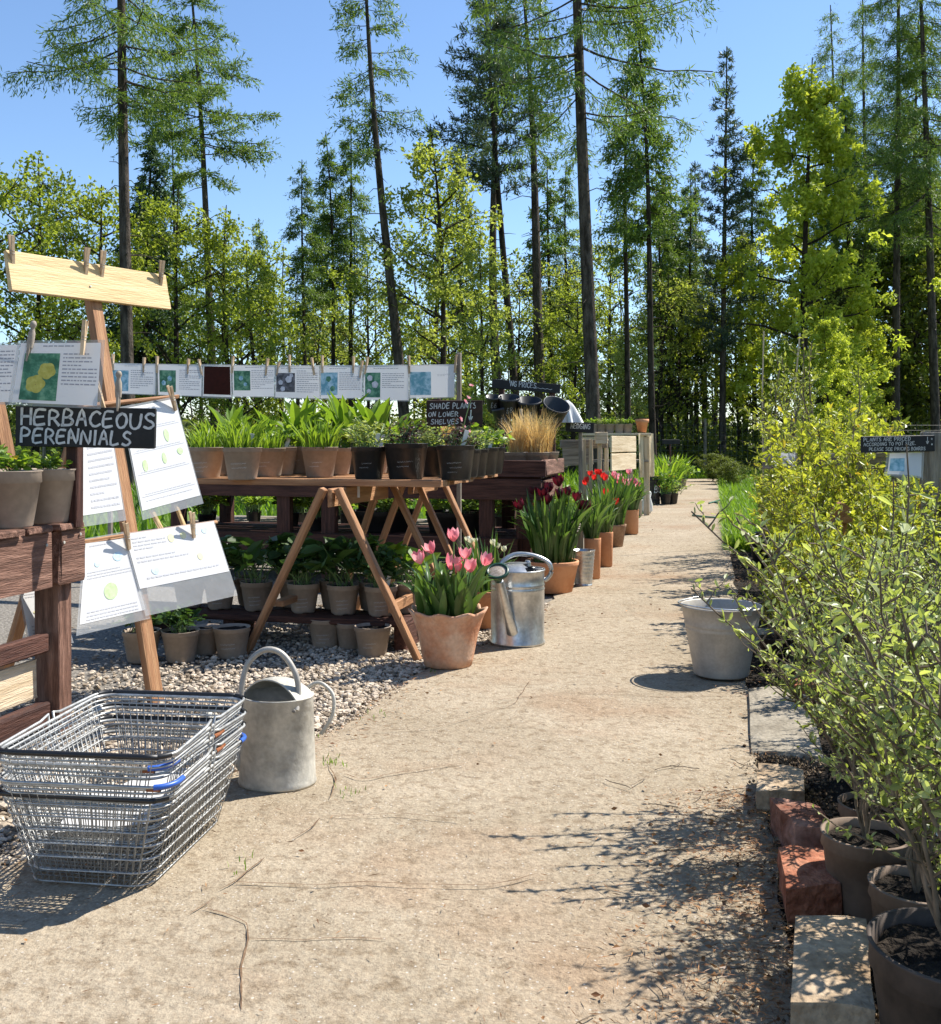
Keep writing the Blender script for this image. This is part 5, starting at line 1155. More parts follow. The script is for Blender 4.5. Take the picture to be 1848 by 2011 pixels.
# ------------------------------------------------------------------ slatted trestle table
TZ = .800
TC = P(866, 946, 4.76)                        # near right corner of the top
def trestle_table():
    t = thing('trestle_table', 'slatted trestle table of tan boards on A-frame legs in the middle of the display', 'table', np.r_[TC[:2], 0])
    s = 0.0
    for i, (w_, ex) in enumerate(((.17, 0), (.16, .005), (.16, .012), (.16, -.03), (.17, -.01), (.17, .0))):
        p = TC + A * (s + w_ / 2) + C * ex; s += w_ + .055
        beam('slat', np.r_[p[:2], TZ - .011], np.r_[(p - C * 1.42)[:2], TZ - .011], w_, .022 if i else .03, 'woodtan', t, c=.002)
    q = TC + A * .02 - C * .05
    def ground_leg(top, bot, m='woodtan'): beam('leg', top, bot, .030, .048, m, t, up=A)
    ax = [(650, 4.72), (757, 5.45), (806, 5.85), (855, 6.3)]
    spl = [(-.42, .42), (-.30, .42), (-.33, .40), (-.33, .40)]
    tops = []
    for (px, d), (l_, r_) in zip(ax, spl):
        c = np.array(((px - CX) / FPX * d, d, TZ - .03)); tops.append(c)
        for sd in (l_, r_):
            top = c + C * (.03 if sd > 0 else -.03) + A * (.012 if sd > 0 else -.012); bot = np.r_[(c + C * sd)[:2], -.012] + A * (.012 if sd > 0 else -.012)
            ground_leg(top, bot)
            if d < 4.8:
                pass
        h_ = c.copy(); h_[2] = .22; k = (.77 - .22) / .77
        beam('spreader', h_ + C * (l_ * k + .02) + A * .035, h_ + C * (l_ * k + .02) + A * (.7 if d < 5 else .45), .05, .03, 'woodtan', t, up=Z) if d in (4.72, 5.85) else None
        if d in (4.72, 5.85): beam('spreader', h_ + C * (r_ * k - .02) + A * .035, h_ + C * (r_ * k - .02) + A * (.7 if d < 5 else .45), .03, .05, 'woodtan', t, up=Z)
    for a, b in ((0, 1), (2, 3)):
        beam('ridge_board', tops[a] - Z * .045 - A * .02, tops[b] - Z * .045 + A * .02, .022, .085, 'woodtan', t)
    mb = MB(); cbox(mb, .04, .003, .075, .0005); mb.build('price_label', 'label', t, frame(P(699, 962, 5.02), C, A, Z))
trestle_table()
def on_table(px, d): return ((px - CX) / FPX * d, d, TZ)
GP = 'pots on the trestle table'
for i, (pot, herb, px, d, lb, kw) in enumerate((
    ('beige', 'lettuce', 404, 5.16, 'leftmost taupe pot of fresh lettuce-green leaves on the trestle table', dict(writing=True, hs=1.0)),
    ('beige', 'lettuce2', 476, 5.00, 'taupe pot of fresh green tufts at the front of the trestle table', dict(writing=True, hs=1.1)),
    ('beige', 'lettuce', 527, 5.42, 'taupe pot just behind the front tufted pot on the trestle table', dict(s=.96, hs=1.05, writing=True)),
    ('beige', 'geum', 551, 5.62, 'taupe pot third along from the front tufted pot', dict(s=.98)),
    ('beige', 'lily2', 585, 5.80, 'taupe pot half in shadow left of the wide middle pot', dict(writing=True)),
    ('beige', 'lettuce2', 628, 5.30, 'wide taupe pot in the middle of the trestle table', dict(writing=True, hs=1.2)),
    ('beige', 'geum', 662, 5.66, 'taupe pot right behind the wide middle pot', dict(s=.95, hs=1.3)),
    ('beige', 'lily', 681, 5.92, 'rear taupe pot with tall broad leaves beside the first black pot', dict(s=.95)),
    ('black', 'grey', 724, 5.05, 'black pot with white handwriting and grey-green leaves, leftmost of the black pots', dict(writing=True, hs=1.2)),
    ('black_big', 'plum', 797, 5.02, 'wide black pot of purplish leaves on the trestle table', dict(writing=True, hs=1.1)),
    ('black', 'grey', 850, 5.45, 'black pot in shadow behind the two wide black pots', dict()),
    ('black', 'plum', 895, 4.93, 'front right wide black pot with written label on the trestle table', dict(writing=True, s=1.06)),
    ('black', 'grey', 930, 5.38, 'black pot behind the front right wide black pot', dict(s=.92)),
    ('black', 'geum', 950, 5.62, 'black pot of green leaves second from the right end', dict(s=.95)),
    ('black', 'grey', 964, 5.86, 'last black pot at the right end of the trestle table', dict(s=.95)),
    ('beige', 'lily', 600, 6.05, 'rear pot of tall lily-like leaves under the white flower card', dict(hs=.82)),
    ('beige', 'lily', 735, 5.85, 'rear pot of broad upright leaves under the blossom card', dict(hs=.82)),
    ('beige', 'lily2', 650, 6.05, 'rear pot of broad leaves between the tall lily-like pots', dict(hs=.82)),
    ('beige', 'lily2', 545, 5.95, 'rear pot of broad leaves at the left of the lily-like plants', dict(hs=.82)),
    ('beige', 'lettuce2', 430, 5.6, 'rear pot of green tufts behind the leftmost taupe pot', dict(hs=1.3)),
    ('beige', 'lettuce2', 490, 5.7, 'rear pot of green tufts behind the second taupe pot', dict(hs=1.4)),
    ('beige', 'lily2', 775, 6.0, 'rear pot of broad leaves behind the wide black pot', dict(hs=.82)))):
    potted(pot, herb, on_table(px, d), lb, GP, label_stick=i in (1, 3, 5, 8, 11, 13, 16, 19), **kw)
# SHADE PLANTS sign
rg = np.random.default_rng(52)
o = P(837, 838, 5.72); x = P(947, 836, 5.72) - o; y = P(838, 787, 5.72) - o
t, b, fn, X, Y = sign_board('lettered_sign', 'brown-black board lettered SHADE PLANTS ON LOWER SHELVES with an arrow', o, x, y, .014, 'brownboard')
mb = MB()
lettering(mb, 'SHADE PLANTS', .018, .100, .030, .0165, .0065, .0048, fn, rg)
lettering(mb, 'ON LOWER', .012, .056, .026, .0165, .0065, .0044, fn, rg)
lettering(mb, 'SHELVES', .026, .014, .026, .0165, .0065, .0044, fn, rg)
lettering(mb, 'v', .235, .028, .062, .024, .01, .006, fn, rg)
mb.build('lettering', 'chalk', b)
beam('post', P(857, 900, 5.745), P(857, 783, 5.745), .05, .03, 'wooddark', t, up=A)
# pink flower stem beside it
t = potted('black', 'plum', on_table(915, 5.30), 'black pot with a tall pink-flowered stem before the SHADE PLANTS sign', GP, s=.9)
mb = MB(); sp = spline([P(905, 885, 5.30), P(912, 830, 5.30), P(930, 768, 5.32)], 8); mb.addvf(tube(sp, .0025, 5)); mb.build('flower_stem', 'stemgreen', t)
for i in range(7):
    q = sp[2 + (i * 5) % 6] + rng.normal(0, .018, 3) + Z * .01 * (i > 4)
    obj('flower', blossom('pt_rose'), t, TR(q, i, .016, .4, .3 * i))

# ------------------------------------------------------------------ pots on the shade shelf and on the gravel below it
SZ = .142
def shelf_pt(px, d0=4.98):
    d = d0
    for _ in range(4): d = d0 - .243 * ((px - CX) / FPX * d + .55)
    return np.array(((px - CX) / FPX * d, d, SZ))
t = thing('plank_shelf', 'dark brown plank shelf low under the trestle table', 'shelf', shelf_pt(600) * np.array((1, 1, 0)))
for k, off in enumerate((-.07, .075)):
    beam('board', shelf_pt(812) + A * off - Z * .016, shelf_pt(250) + A * off - Z * .016, .135, .03, 'wooddark', t)
for px in (300, 470, 800): 
    p = shelf_pt(px); beam('bearer', np.r_[(p - A * .12)[:2], .05], np.r_[(p + A * .14)[:2], .05], .06, .155, 'wooddark', t)
GS = 'shade plants on the low shelf'
for i, (px, herb, lb, kw) in enumerate(((372, 'pulmo2', 'shelf pot partly behind the hanging drawing sheet', {}), (432, 'pulmo', 'shelf pot at the lower corner of the drawing sheet', {}), (504, 'pulmo', 'shelf pot with white flowers left of the near trestle leg', dict(flowers=('pt_white', 3, .014, .12))),
    (596, 'pulmo2', 'shelf pot framed by the near trestle legs, left one', dict(flowers=('pt_white', 4, .012, .08))), (674, 'pulmo', 'shelf pot framed by the near trestle legs, middle one with spotted leaves', dict(hs=1.25)), (748, 'pulmo2', 'shelf pot crossed by the right trestle leg', dict(label_stick=True)))):
    potted('beige_rib', herb, shelf_pt(px), lb, GS, writing=True, s=1.0, rz=i * 1.9, **kw) if i else potted('beige_rib', herb, shelf_pt(px), lb, GS, rz=1, **kw)
potted('beige_rib', 'dock', shelf_pt(787) + A * .12, 'rearmost shelf pot beside the fluted terracotta pot', GS, hs=1.25)
for i, (px, lb) in enumerate(((465, 'second-row shelf pot behind the white-flowered one'), (552, 'second-row shelf pot behind the left trestle leg'), (635, 'second-row shelf pot with dark leaves between the legs'), (712, 'second-row shelf pot with dark leaves before the right leg'))):
    potted('beige_rib', ('pulmo', 'pulmo2')[i % 2], shelf_pt(px) + A * .15, lb, GS, rz=i * 2.2, hs=1.25)
GG = 'taupe pots standing on the gravel'
for i, (px, py, lb) in enumerate(((268, 1300, 'gravel pot behind the easel leg'), (346, 1300, 'gravel pot right of the easel leg'), (397, 1286, 'small gravel pot in shade second from the easel leg'), (448, 1292, 'gravel pot left of the near trestle leg foot'), (636, 1272, 'gravel pot in deep shade between the trestle legs'), (685, 1276, 'narrow gravel pot between the trestle legs'), (729, 1290, 'gravel pot beside the right trestle foot'))):
    g = G(px, py); potted('beige_rib' if i in (2, 5) else 'beige', 'pulmo2' if i < 2 else None, (g[0], g[1] + .07, -.012), lb, GG, s=.9, writing=i in (3, 4, 6), hs=.8)
t, b, fn, X, Y = sign_board('slate_label', 'small black slate with white handwriting among the shade plants', P(495, 1104, 5.25), P(533, 1104, 5.25) - P(495, 1104, 5.25), P(495, 1079, 5.25) - P(495, 1104, 5.25), .006, 'chalkboard')
mb = MB(); rg = np.random.default_rng(53)
for i in range(3):
    pts = [(.008 + .009 * k + .004 * i, .048 - .017 * i + (.004 if k % 2 else -.002) * rg.uniform(.5, 1.5)) for k in range(9 - i)]
    ribbon(mb, pts, .0028, fn, rg)
mb.build('handwriting', 'chalk', b)

# ------------------------------------------------------------------ big planter bench behind
BC = np.array((.47, 6.80, 0))
def bp_(a, c, z): return np.r_[(BC + A * a - C * c)[:2], z]
def planter_bench():
    t = thing('planter_bench', 'big dark brown timber planter bench with a raised box at its right end', 'bench', BC)
    beam('front_beam', bp_(.02, .0, .658), bp_(.02, 3.0, .658), .05, .138, 'wooddark', t, c=.006, jit=.003)
    beam('end_beam', bp_(.05, .005, .658), bp_(.82, .005, .658), .05, .125, 'woodred', t, c=.006, jit=.003)
    beam('back_beam', bp_(.84, .0, .658), bp_(.84, 3.0, .658), .05, .138, 'wooddark', t, c=.006)
    for k in range(5): beam('deck_board', bp_(.12 + k * .16, .01, .738), bp_(.12 + k * .16, 3.0, .738), .14, .02, 'wooddark', t)
    beam('box_front', bp_(.015, -.03, .803), bp_(.015, .95, .803), .045, .108, 'wooddark', t, c=.006, jit=.003)
    beam('box_end', bp_(.04, -.01, .803), bp_(.82, -.01, .803), .045, .106, 'woodred', t, c=.006, jit=.003)
    beam('box_back', bp_(.84, -.03, .803), bp_(.84, .95, .803), .045, .108, 'wooddark', t)
    beam('box_side', bp_(.06, .93, .803), bp_(.80, .93, .803), .04, .106, 'wooddark', t)
    for c in (.12, .38, 1.52, 1.86, 2.7):
        for a in (.05, .80): beam('leg', bp_(a, c, -.03), bp_(a, c, .60), .10, .07, 'wooddark', t, up=A)
    beam('lower_rail', bp_(-.01, .15, .27), bp_(-.01, 2.9, .27), .045, .125, 'wooddark', t, jit=.003)
    beam('lower_rail', bp_(.82, .15, .27), bp_(.82, 2.9, .27), .045, .125, 'wooddark', t)
    for k in range(4): beam('shelf_board', bp_(.10 + k * .19, .1, .322), bp_(.10 + k * .19, 2.95, .322), .17, .018, 'wooddark', t)
planter_bench()
GR = 'seedlings under the big planter bench'
sd = [('seed2', 1.70, .25), ('seed', 2.05, .6), ('seed2', 2.62, .3), ('seed', 2.75, .6)]
for i, (hb, c, a) in enumerate(sd):
    potted('black_small' if c > 1.4 else 'beige_small', hb, bp_(a, c, .331), ('first', 'second', 'third', 'fourth')[i] + ' small seedling pot from the right on the shelf under the big planter bench', GR, hs=1.35, rz=i * 1.3)
t = thing('low_staging', 'low slatted staging of seedlings standing behind the big planter bench', 'staging', bp_(1.6, 1.5, 0))
for k in range(5): beam('slat', bp_(1.25 + k * .2, -.1, .27), bp_(1.25 + k * .2, 3.4, .27), .12, .02, 'woodgrey', t)
for c in (.0, 1.1, 2.2, 3.3):
    for a in (1.3, 2.0): beam('leg', bp_(a, c, -.03), bp_(a, c, .26), .06, .06, 'woodgrey', t, up=A)
_r = np.random.default_rng(17)
for i in range(22):
    potted('black_small', ('seed', 'seed2', 'geum', 'seed2')[i % 4], bp_(1.3 + .28 * (i % 3) + _r.normal(0, .03), .1 + i * .145, .281), f'seedling pot on the low staging under the planter bench, {ORD[21 - i]} from the left', 'seedlings on the low staging', hs=1.5, rz=i * 1.7)
for i, (c, lb) in enumerate(((1.22, 'wide shallow black tub of seedlings under the planter bench, left one'), (.66, 'wide shallow black tub of seedlings under the planter bench, right one'))):
    potted('tub', 'tubplant', bp_(.35, c, .331), lb, 'black seedling tubs', name='seedling_tub', cat='tub', rz=i)
GT = 'straw grasses in the raised box'
for i, (px, d, lb) in enumerate(((1014, 7.05, 'left pot of tan dry grass in the raised box'), (1052, 7.05, 'front pot of tall tan grass in the raised box'), (1072, 7.3, 'right pot of tan grass in the raised box'), (1035, 7.4, 'rear pot of tan grass in the raised box'))):
    potted('beige', 'straw', ((px - CX) / FPX * d, d, .749), lb, GT, rz=i * 1.1, hs=.86 + .12 * (i % 2), s=1.0)
potted('black', 'straw', bp_(.5, .75, .749), 'pot of wispy pale grass behind the SHADE PLANTS sign', GT, rz=4, hs=.95)
for i, (c, a, hb) in enumerate(((1.1, .3, 'lily2'), (1.35, .5, 'lettuce2'), (1.6, .3, 'lily'), (1.9, .5, 'lily2'), (2.2, .3, 'lettuce2'), (2.5, .5, 'lily'))):
    potted('black', hb, bp_(a, c, .749), ('first', 'second', 'third', 'fourth', 'fifth', 'sixth')[i] + ' dark leafy pot from the right on top of the big planter bench', 'pots on the big planter bench', rz=i, hs=1.05)

# ------------------------------------------------------------------ pots along the left edge of the path
rg = np.random.default_rng(71)
g = G(879, 1317); base = np.array((g[0], g[1] + .10, 0.004))
fl = [P(x, y + 8, 4.42 + .05 * float(rg.normal())) for x, y in ((826, 1099), (849, 1079), (891, 1055), (913, 1090), (884, 1110), (898, 1117), (924, 1116), (950, 1102))]
tulip_pot('tulip_pot', 'fluted pale terracotta pot of pink tulips at the path edge', 'terraold', .170, .245, base, fl, 'pt_pink', .052, 58, .25, .056, rg, .62, True, 1.15)
fl = [P(x, y, 5.4 + .04 * float(rg.normal())) for x, y in ((925, 1068), (934, 1066), (968, 1071), (976, 1078), (990, 1084), (920, 1064))]
tulip_pot('tulip_pot', 'terracotta pot of cream flowers half hidden behind the tall watering can', 'terra', .115, .20, np.array((.085, 5.42, .0)), fl, 'pt_white', .026, 46, .32, .022, rg, .72)
fl = [P(x, y + 5, 6.62 + .10 * float(rg.normal())) for x, y in ((1047, 971), (1078, 962), (1098, 950), (1074, 986), (1099, 975), (1117, 968), (1131, 979), (1138, 996), (1150, 1000), (1023, 996), (1066, 973))]
tulip_pot('tulip_pot', 'terracotta pot of nearly black maroon tulips', 'terra', .175, .205, np.array((.535, 6.68, .0)), fl, 'pt_maroon', .062, 110, .46, .042, rg, .76, spread=.95)
t = thing('metal_bucket', 'small ribbed galvanised bucket just behind the maroon tulips', 'bucket', (.77, 6.95, 0))
mb = MB(); V, F = lathe([(0, 0), (.058, 0), (.06, .01)] + [(.06 + .018 * z + .0022 * math.sin(z * 60), .01 + z * .23) for z in np.linspace(0, 1, 26)] + [(.082, .243), (.076, .243), (.068, .15)], 30); mb.add(V, F, 0, True); mb.build('body', 'galv', t, TR((.77, 6.95, 0)))
tulip_pot('tulip_pot', 'tall narrow terracotta pot of green leaves behind the ribbed bucket', 'terra', .06, .29, np.array((.875, 7.3, 0)), [], 'pt_red', .05, 40, .40, .032, rg, .9)
tulip_pot('tulip_pot', 'slim terracotta pot of green leaves before the weathered pot', 'terra', .06, .27, np.array((1.06, 8.0, 0)), [], 'pt_red', .05, 40, .42, .03, rg, .9)
fl = [P(x, y + 3, 9.1 + .1 * float(rg.normal())) for x, y in ((1160, 932), (1172, 929), (1181, 935), (1150, 950), (1187, 941), (1166, 940), (1153, 944), (1188, 968), (1208, 988), (1178, 930))]
tulip_pot('tulip_pot', 'weathered brown clay pot of red tulips and long leaves', 'terraweath', .115, .21, np.array((1.33, 9.45, 0)), fl, 'pt_red', .050, 90, .50, .04, rg, .72, lip=.12)
fl = [P(x, y + 3, 10.8 + .1 * float(rg.normal())) for x, y in ((1204, 933), (1214, 940), (1222, 942), (1236, 950), (1245, 948), (1236, 929), (1228, 950), (1240, 958), (1250, 955), (1215, 948), (1208, 938))]
tulip_pot('tulip_pot', 'straight orange terracotta pot of pink and white tulips', 'terra', .092, .255, np.array((1.685, 10.75, 0)), fl, 'pt_rose', .056, 70, .34, .06, rg, .93, lip=.06, straight=True)
for i, (px, py, lb) in enumerate(((1024, 1044, 'small terracotta pot of orange flowers on the stand, lower one'), (1034, 1020, 'small terracotta pot of orange flowers on the stand, upper one'))):
    q = P(px, py + 12, 7.05); t = thing('flower_pot', lb, 'potted flowers', q, 0, 'small orange flower pots')
    mb = MB(); V, F = lathe([(0, 0), (.03, 0), (.038, .07), (.044, .07), (.045, .09), (.038, .09), (.03, .05)], 20); mb.add(V, F, 0, True); mb.build('pot', 'terra', t, TR(q)); obj('foliage', HERB['geum'], t, TR(q + Z * .07, i, .55))
    for k in range(7): obj('flower', blossom('pt_orange'), t, TR(q + np.array((rng.normal(0, .035), rng.normal(0, .03), .11 + abs(rng.normal(0, .03)))), k, .024, .5, .3))
q1 = P(1024, 1056, 7.05); t = thing('pot_stand', 'narrow dark timber stand carrying small orange flower pots', 'stand', np.r_[q1[:2], 0])
beam('step', np.r_[(q1 - C * .06)[:2], q1[2] - .012], np.r_[(q1 + C * .05)[:2], q1[2] - .012], .10, .022, 'wooddark', t)
q2 = P(1034, 1032, 7.05); beam('step', np.r_[(q2 - C * .015)[:2], q2[2] - .012], np.r_[(q2 + C * .08)[:2], q2[2] - .012], .10, .022, 'wooddark', t)
for k in (-.05, .07): beam('leg', np.r_[(q1 + C * k)[:2], -.02], np.r_[(q1 + C * k)[:2], q1[2] - .02 + (.08 if k > 0 else 0)], .03, .03, 'wooddark', t, up=A)

# tall galvanised watering can
def tall_can():
    c = np.array((.230, 4.98, 0.004)); t = thing('watering_can', 'tall shiny galvanised watering can with a green rose beside the pink tulips', 'watering can', c); M = TR(c)
    mb = MB(); V, F = lathe([(0, .004), (.125, .004), (.134, 0), (.135, .012), (.130, .02), (.131, .262), (.134, .268), (.131, .274), (.131, .282), (.134, .288), (.131, .294), (.131, .352), (.136, .356), (.136, .362), (.130, .362)], 56); mb.add(V, F, 0, True); b = mb.build('body', 'galv', t, M)
    mb = MB(); a = np.linspace(0, 2 * np.pi, 49); pts = []
    V, F = lathe([(0, .392), (.05, .389), (.1, .377), (.129, .361)], 40)
    V = V.copy(); keep = [f for f in F if V[f][:, 0].mean() < .035]
    mb.add(V, np.array(keep)[:, ::-1], 0, True); mb.build('hood', 'galv', t, M)
    mb = MB(); p = spline([(-.085, -.03, .372), (-.075, -.02, .40), (-.01, 0, .432), (.08, 0, .425), (.150, 0, .392), (.165, 0, .350), (.150, 0, .318), (.131, 0, .305)], 34); mb.addvf(tube(p, .0115, 10), 0, True); mb.build('handle', 'galv', t, M)
    mb = MB(); p = spline([(-.03, -.118, .075), (-.045, -.145, .13), (-.09, -.19, .31), (-.097, -.2, .335)], 12); mb.addvf(tube(p, np.linspace(.029, .017, 12), 16), 0, True); s = mb.build('spout', 'galv', t, M)
    mb = MB(); mb.addvf(tube([(-.055, -.12, .25), (-.075, -.18, .24)], .006, 8), 0, True); mb.build('spout_stay', 'galv', t, M)
    ro = np.array((-.099, -.203, .338)); ax = unit(np.array((-.10, -.55, .8))); u = unit(np.cross(ax, (0, 1, 0))); v = np.cross(ax, u); R = frame(c + ro, u, v, ax)
    mb = MB(); V, F = lathe([(.018, -.01), (.022, .012), (.045, .034), (.053, .040), (.053, .056), (.043, .057), (.042, .050)], 32); mb.add(V, F, 0, True); r_ = mb.build('rose', 'greenplastic', t, R)
    mb = MB(); V, F = lathe([(0, .0545), (.03, .0525), (.0425, .0500)], 32); mb.add(V, F[:, ::-1], 0, True); mb.build('rose_face', 'brass', r_, R)
    mb = MB(); mb.addvf(lathe([(0, .03), (.012, .028), (.016, .018), (.018, 0)], 12)); mb.build('knob', 'galv', t, TR(c + np.array((.055, .1, .362))))
tall_can()

def oval_can():
    c = np.array((-.562, 2.965, 0.002)); ez = -.12; t = thing('watering_can', 'low oval galvanised watering can with hoop handle beside the wire baskets', 'watering can', c); M = TR(c, ez); R, H = .112, .255
    mb = MB(); V, F = lathe([(0, .004), (R * .95, .004), (R * 1.0, 0), (R * 1.02, .006), (R * .995, .014), (R * .93, H - .006), (R * .95, H - .003), (R * .95, H), (R * .91, H), (R * .92, H * .75), (R * .96, .02), (0, .016)], 56, .86); mb.add(V, F, 0, True); mb.build('body', 'galvold', t, M)
    # domed hood, open towards the front left
    od = unit(np.array((-.45, -.9, 0))); pd = np.array((-od[1], od[0], 0)); nu, nv = 24, 12; V = []; Rh = R * .935
    for j in range(nv + 1):
        q = .30 - (.30 + .999) * (j / nv) ** .9; hw = math.sqrt(max(1e-6, 1 - q * q))
        for i in range(nu + 1):
            u = -1 + 2 * i / nu; p = (od * q + pd * hw * u) * Rh; rr = min(1, math.hypot(q, hw * u)); V.append((p[0], p[1] * .86, H - .002 + .05 * (1 - rr ** 2.4)))
    F = np.array([(j * (nu + 1) + i, j * (nu + 1) + i + 1, (j + 1) * (nu + 1) + i + 1, (j + 1) * (nu + 1) + i) for j in range(nv) for i in range(nu)]); mb = MB(); mb.add(V, F, 0, True); mb.build('hood', 'galvold', t, M)
    mb = MB(); mb.addvf(tube(V[:nu + 1], .003, 6), 0, True); mb.build('hood_edge', 'galvold', t, M)
    mb = MB(); p = spline([(-.095, -.045, H - .035), (-.092, -.045, H + .03), (-.075, -.04, H + .095), (-.028, -.035, H + .135), (.022, -.03, H + .125), (.062, -.03, H + .07), (.074, -.035, H + .01), (.074, -.06, H - .03)], 36); mb.addvf(tube(p, .0085, 10), 0, True); h_ = mb.build('hoop_handle', 'galvdull', t, M)
    mb = MB(); p = spline([(.06, .06, H - .005), (.105, .062, H + .022), (.148, .06, H - .01), (.150, .055, H - .07), (.118, .045, H - .125)], 22); mb.addvf(tube(p, .006, 8), 0, True); mb.build('back_handle', 'galvold', t, M)
    mb = MB(); p = spline([(-.09, -.02, .05), (-.135, -.02, .10), (-.2, -.025, .19), (-.215, -.026, .205)], 12); mb.addvf(tube(p, np.linspace(.024, .013, 12), 12), 0, True); mb.build('spout', 'galvold', t, M)
    mb = MB()
    for sx, sy in ((.066, -.075), (.055, -.08)): mb.addvf(lathe([(0, .004), (.005, .003), (.006, 0)], 8))
    mb.build('rivet', 'galvdull', t, M @ frame((.070, -.068, H - .03), (1, 0, 0), Z, (0, -1, 0)))
oval_can()

def zinc_bucket():
    c = np.array((1.062, 4.315, 0.004)); t = thing('bucket', 'galvanised bucket standing on the right side of the path', 'bucket', c); M = TR(c)
    rb, r, h = .112, .166, .292; f = lambda z: rb + (r - rb) * z / h
    pr = [(0, .008), (rb * .97, .008), (rb, 0), (rb + .003, .006), (f(.012), .012), (f(.19), .19), (f(.195) + .003, .196), (f(.2), .202), (f(.21), .21), (f(.214) + .003, .216), (f(.22), .222), (f(.285), .285), (r + .004, h - .004), (r + .005, h), (r + .001, h + .004), (r - .004, h), (f(.2) - .003, .2), (rb, .02), (0, .014)]
    mb = MB(); V, F = lathe(pr, 64); mb.add(V, F, 0, True); mb.build('body', 'galvdull', t, M)
    for a in (2.0, 5.15):
        mb = MB(); cbox(mb, .04, .004, .034, .001); mb.build('handle_lug', 'galv', t, M @ TR(((r + .003) * math.cos(a), (r + .003) * math.sin(a), h - .004), a + math.pi / 2))
    p0 = np.array((math.cos(2.0), math.sin(2.0), 0)) * (r + .006); p1 = np.array((math.cos(5.15), math.sin(5.15), 0)) * (r + .006)
    pts = [np.array((math.cos(a), math.sin(a), 0)) * (r + .012) + Z * (h + .008 + .004 * math.sin(a * 2)) for a in np.linspace(2.0, 5.15, 24)]
    mb = MB(); mb.addvf(tube([p0 + Z * (h + .01)] + pts + [p1 + Z * (h + .01)], .0038, 7), 0, True); mb.build('handle', 'galv', t, M)
zinc_bucket()

# ------------------------------------------------------------------ nested wire shopping baskets
def rrect(w, l, rad, n=6):
    pts = []
    for (sx, sy, a0) in ((1, 1, 0), (-1, 1, 90), (-1, -1, 180), (1, -1, 270)):
        for q in np.linspace(0, 90, n): a = math.radians(a0 + q); pts.append((sx * (w / 2 - rad) + rad * math.cos(a), sy * (l / 2 - rad) + rad * math.sin(a)))
    return np.array(pts)
BW, BL, BH = .405, .50, .205
def basket_parts(grip):
    f = lambda z: (BW - .115 * (1 - z / BH), BL - .075 * (1 - z / BH)); parts = {}
    mb = MB()
    for z in (.004, .036, .068, .100, .132, .160, .184):
        p = rrect(*f(z), .045); mb.addvf(tube(np.c_[p, np.full(len(p), z)], .0022, 5, closed=True), 0, True)
    def wire(p): mb.addvf(tube(p, .0014, 4), 0, True)
    for k in np.linspace(-.5, .5, 23)[1:-1]:
        y = []
        for z in (BH, .004): w_, l_ = f(z); y.append((w_ / 2, k * (l_ - .03)))
        wire([(y[0][0], y[0][1], BH), (y[1][0], y[1][1], .003), (0, y[1][1], .0), (-y[1][0], y[1][1], .003), (-y[0][0], y[0][1], BH)])
    for k in np.linspace(-.5, .5, 19)[1:-1]:
        y = []
        for z in (BH, .004): w_, l_ = f(z); y.append((k * (w_ - .03), l_ / 2))
        wire([(y[0][0], y[0][1], BH), (y[1][0], y[1][1], .003), (y[1][0], 0, .0025), (y[1][0], -y[1][1], .003), (y[0][0], -y[0][1], BH)])
    parts['mesh'] = mb.mesh('wire_mesh', 'wire')
    mb = MB(); p = rrect(BW, BL, .05, 8); mb.addvf(tube(np.c_[p, np.full(len(p), BH)], .0042, 8, closed=True), 0, True)
    p = rrect(BW - .004, BL - .004, .05, 8); mb.addvf(tube(np.c_[p, np.full(len(p), BH - .011)], .0028, 6, closed=True), 0, True); parts['rim'] = mb.mesh('rim', 'wire')
    hs = []
    for sg in (1, -1):
        w_ = BW + .008; l_ = BL / 2 + .006; z = BH + .006; r = .05
        pts = [(w_ / 2 - .004, 0.012 * sg, BH - .012), (w_ / 2 - .001, .012 * sg, z + .012), (w_ / 2, .045 * sg, z + .004)]
        for a in np.linspace(0, 90, 7): pts.append((w_ / 2 - r + r * math.cos(math.radians(a)), sg * (l_ - r + r * math.sin(math.radians(a))), z))
        full = pts + [(-x, y, q) for x, y, q in pts[::-1]]
        m1 = MB(); m1.addvf(tube(np.array(full), .0036, 7), 0, True); hm = m1.mesh('handle', 'wire')
        m2 = MB(); gk = grip[0 if sg > 0 else 1]; core = [p_ for p_ in full if (abs(p_[1]) > .22 if gk == 'blackrubber' else (p_[0] > .135 and abs(p_[1]) > .13))]; core = core if gk == 'blackrubber' else [(w_ / 2, .185 * sg, z)] + core[:6]
        m2.addvf(tube(spline(core, 30), .0062, 9), 0, True); hs.append((hm, m2.mesh('grip', gk)))
    parts['handles'] = hs
    return parts
bp1 = basket_parts(('blackrubber', 'blackrubber')); bp2 = basket_parts(('blackrubber', 'blueplastic')); bp3 = basket_parts(('blueplastic', 'blackrubber'))
bc = np.array((-.823, 2.47)); yaw = math.radians(-8)
ords = ('bottom', 'second from the bottom', 'second from the top', 'top')
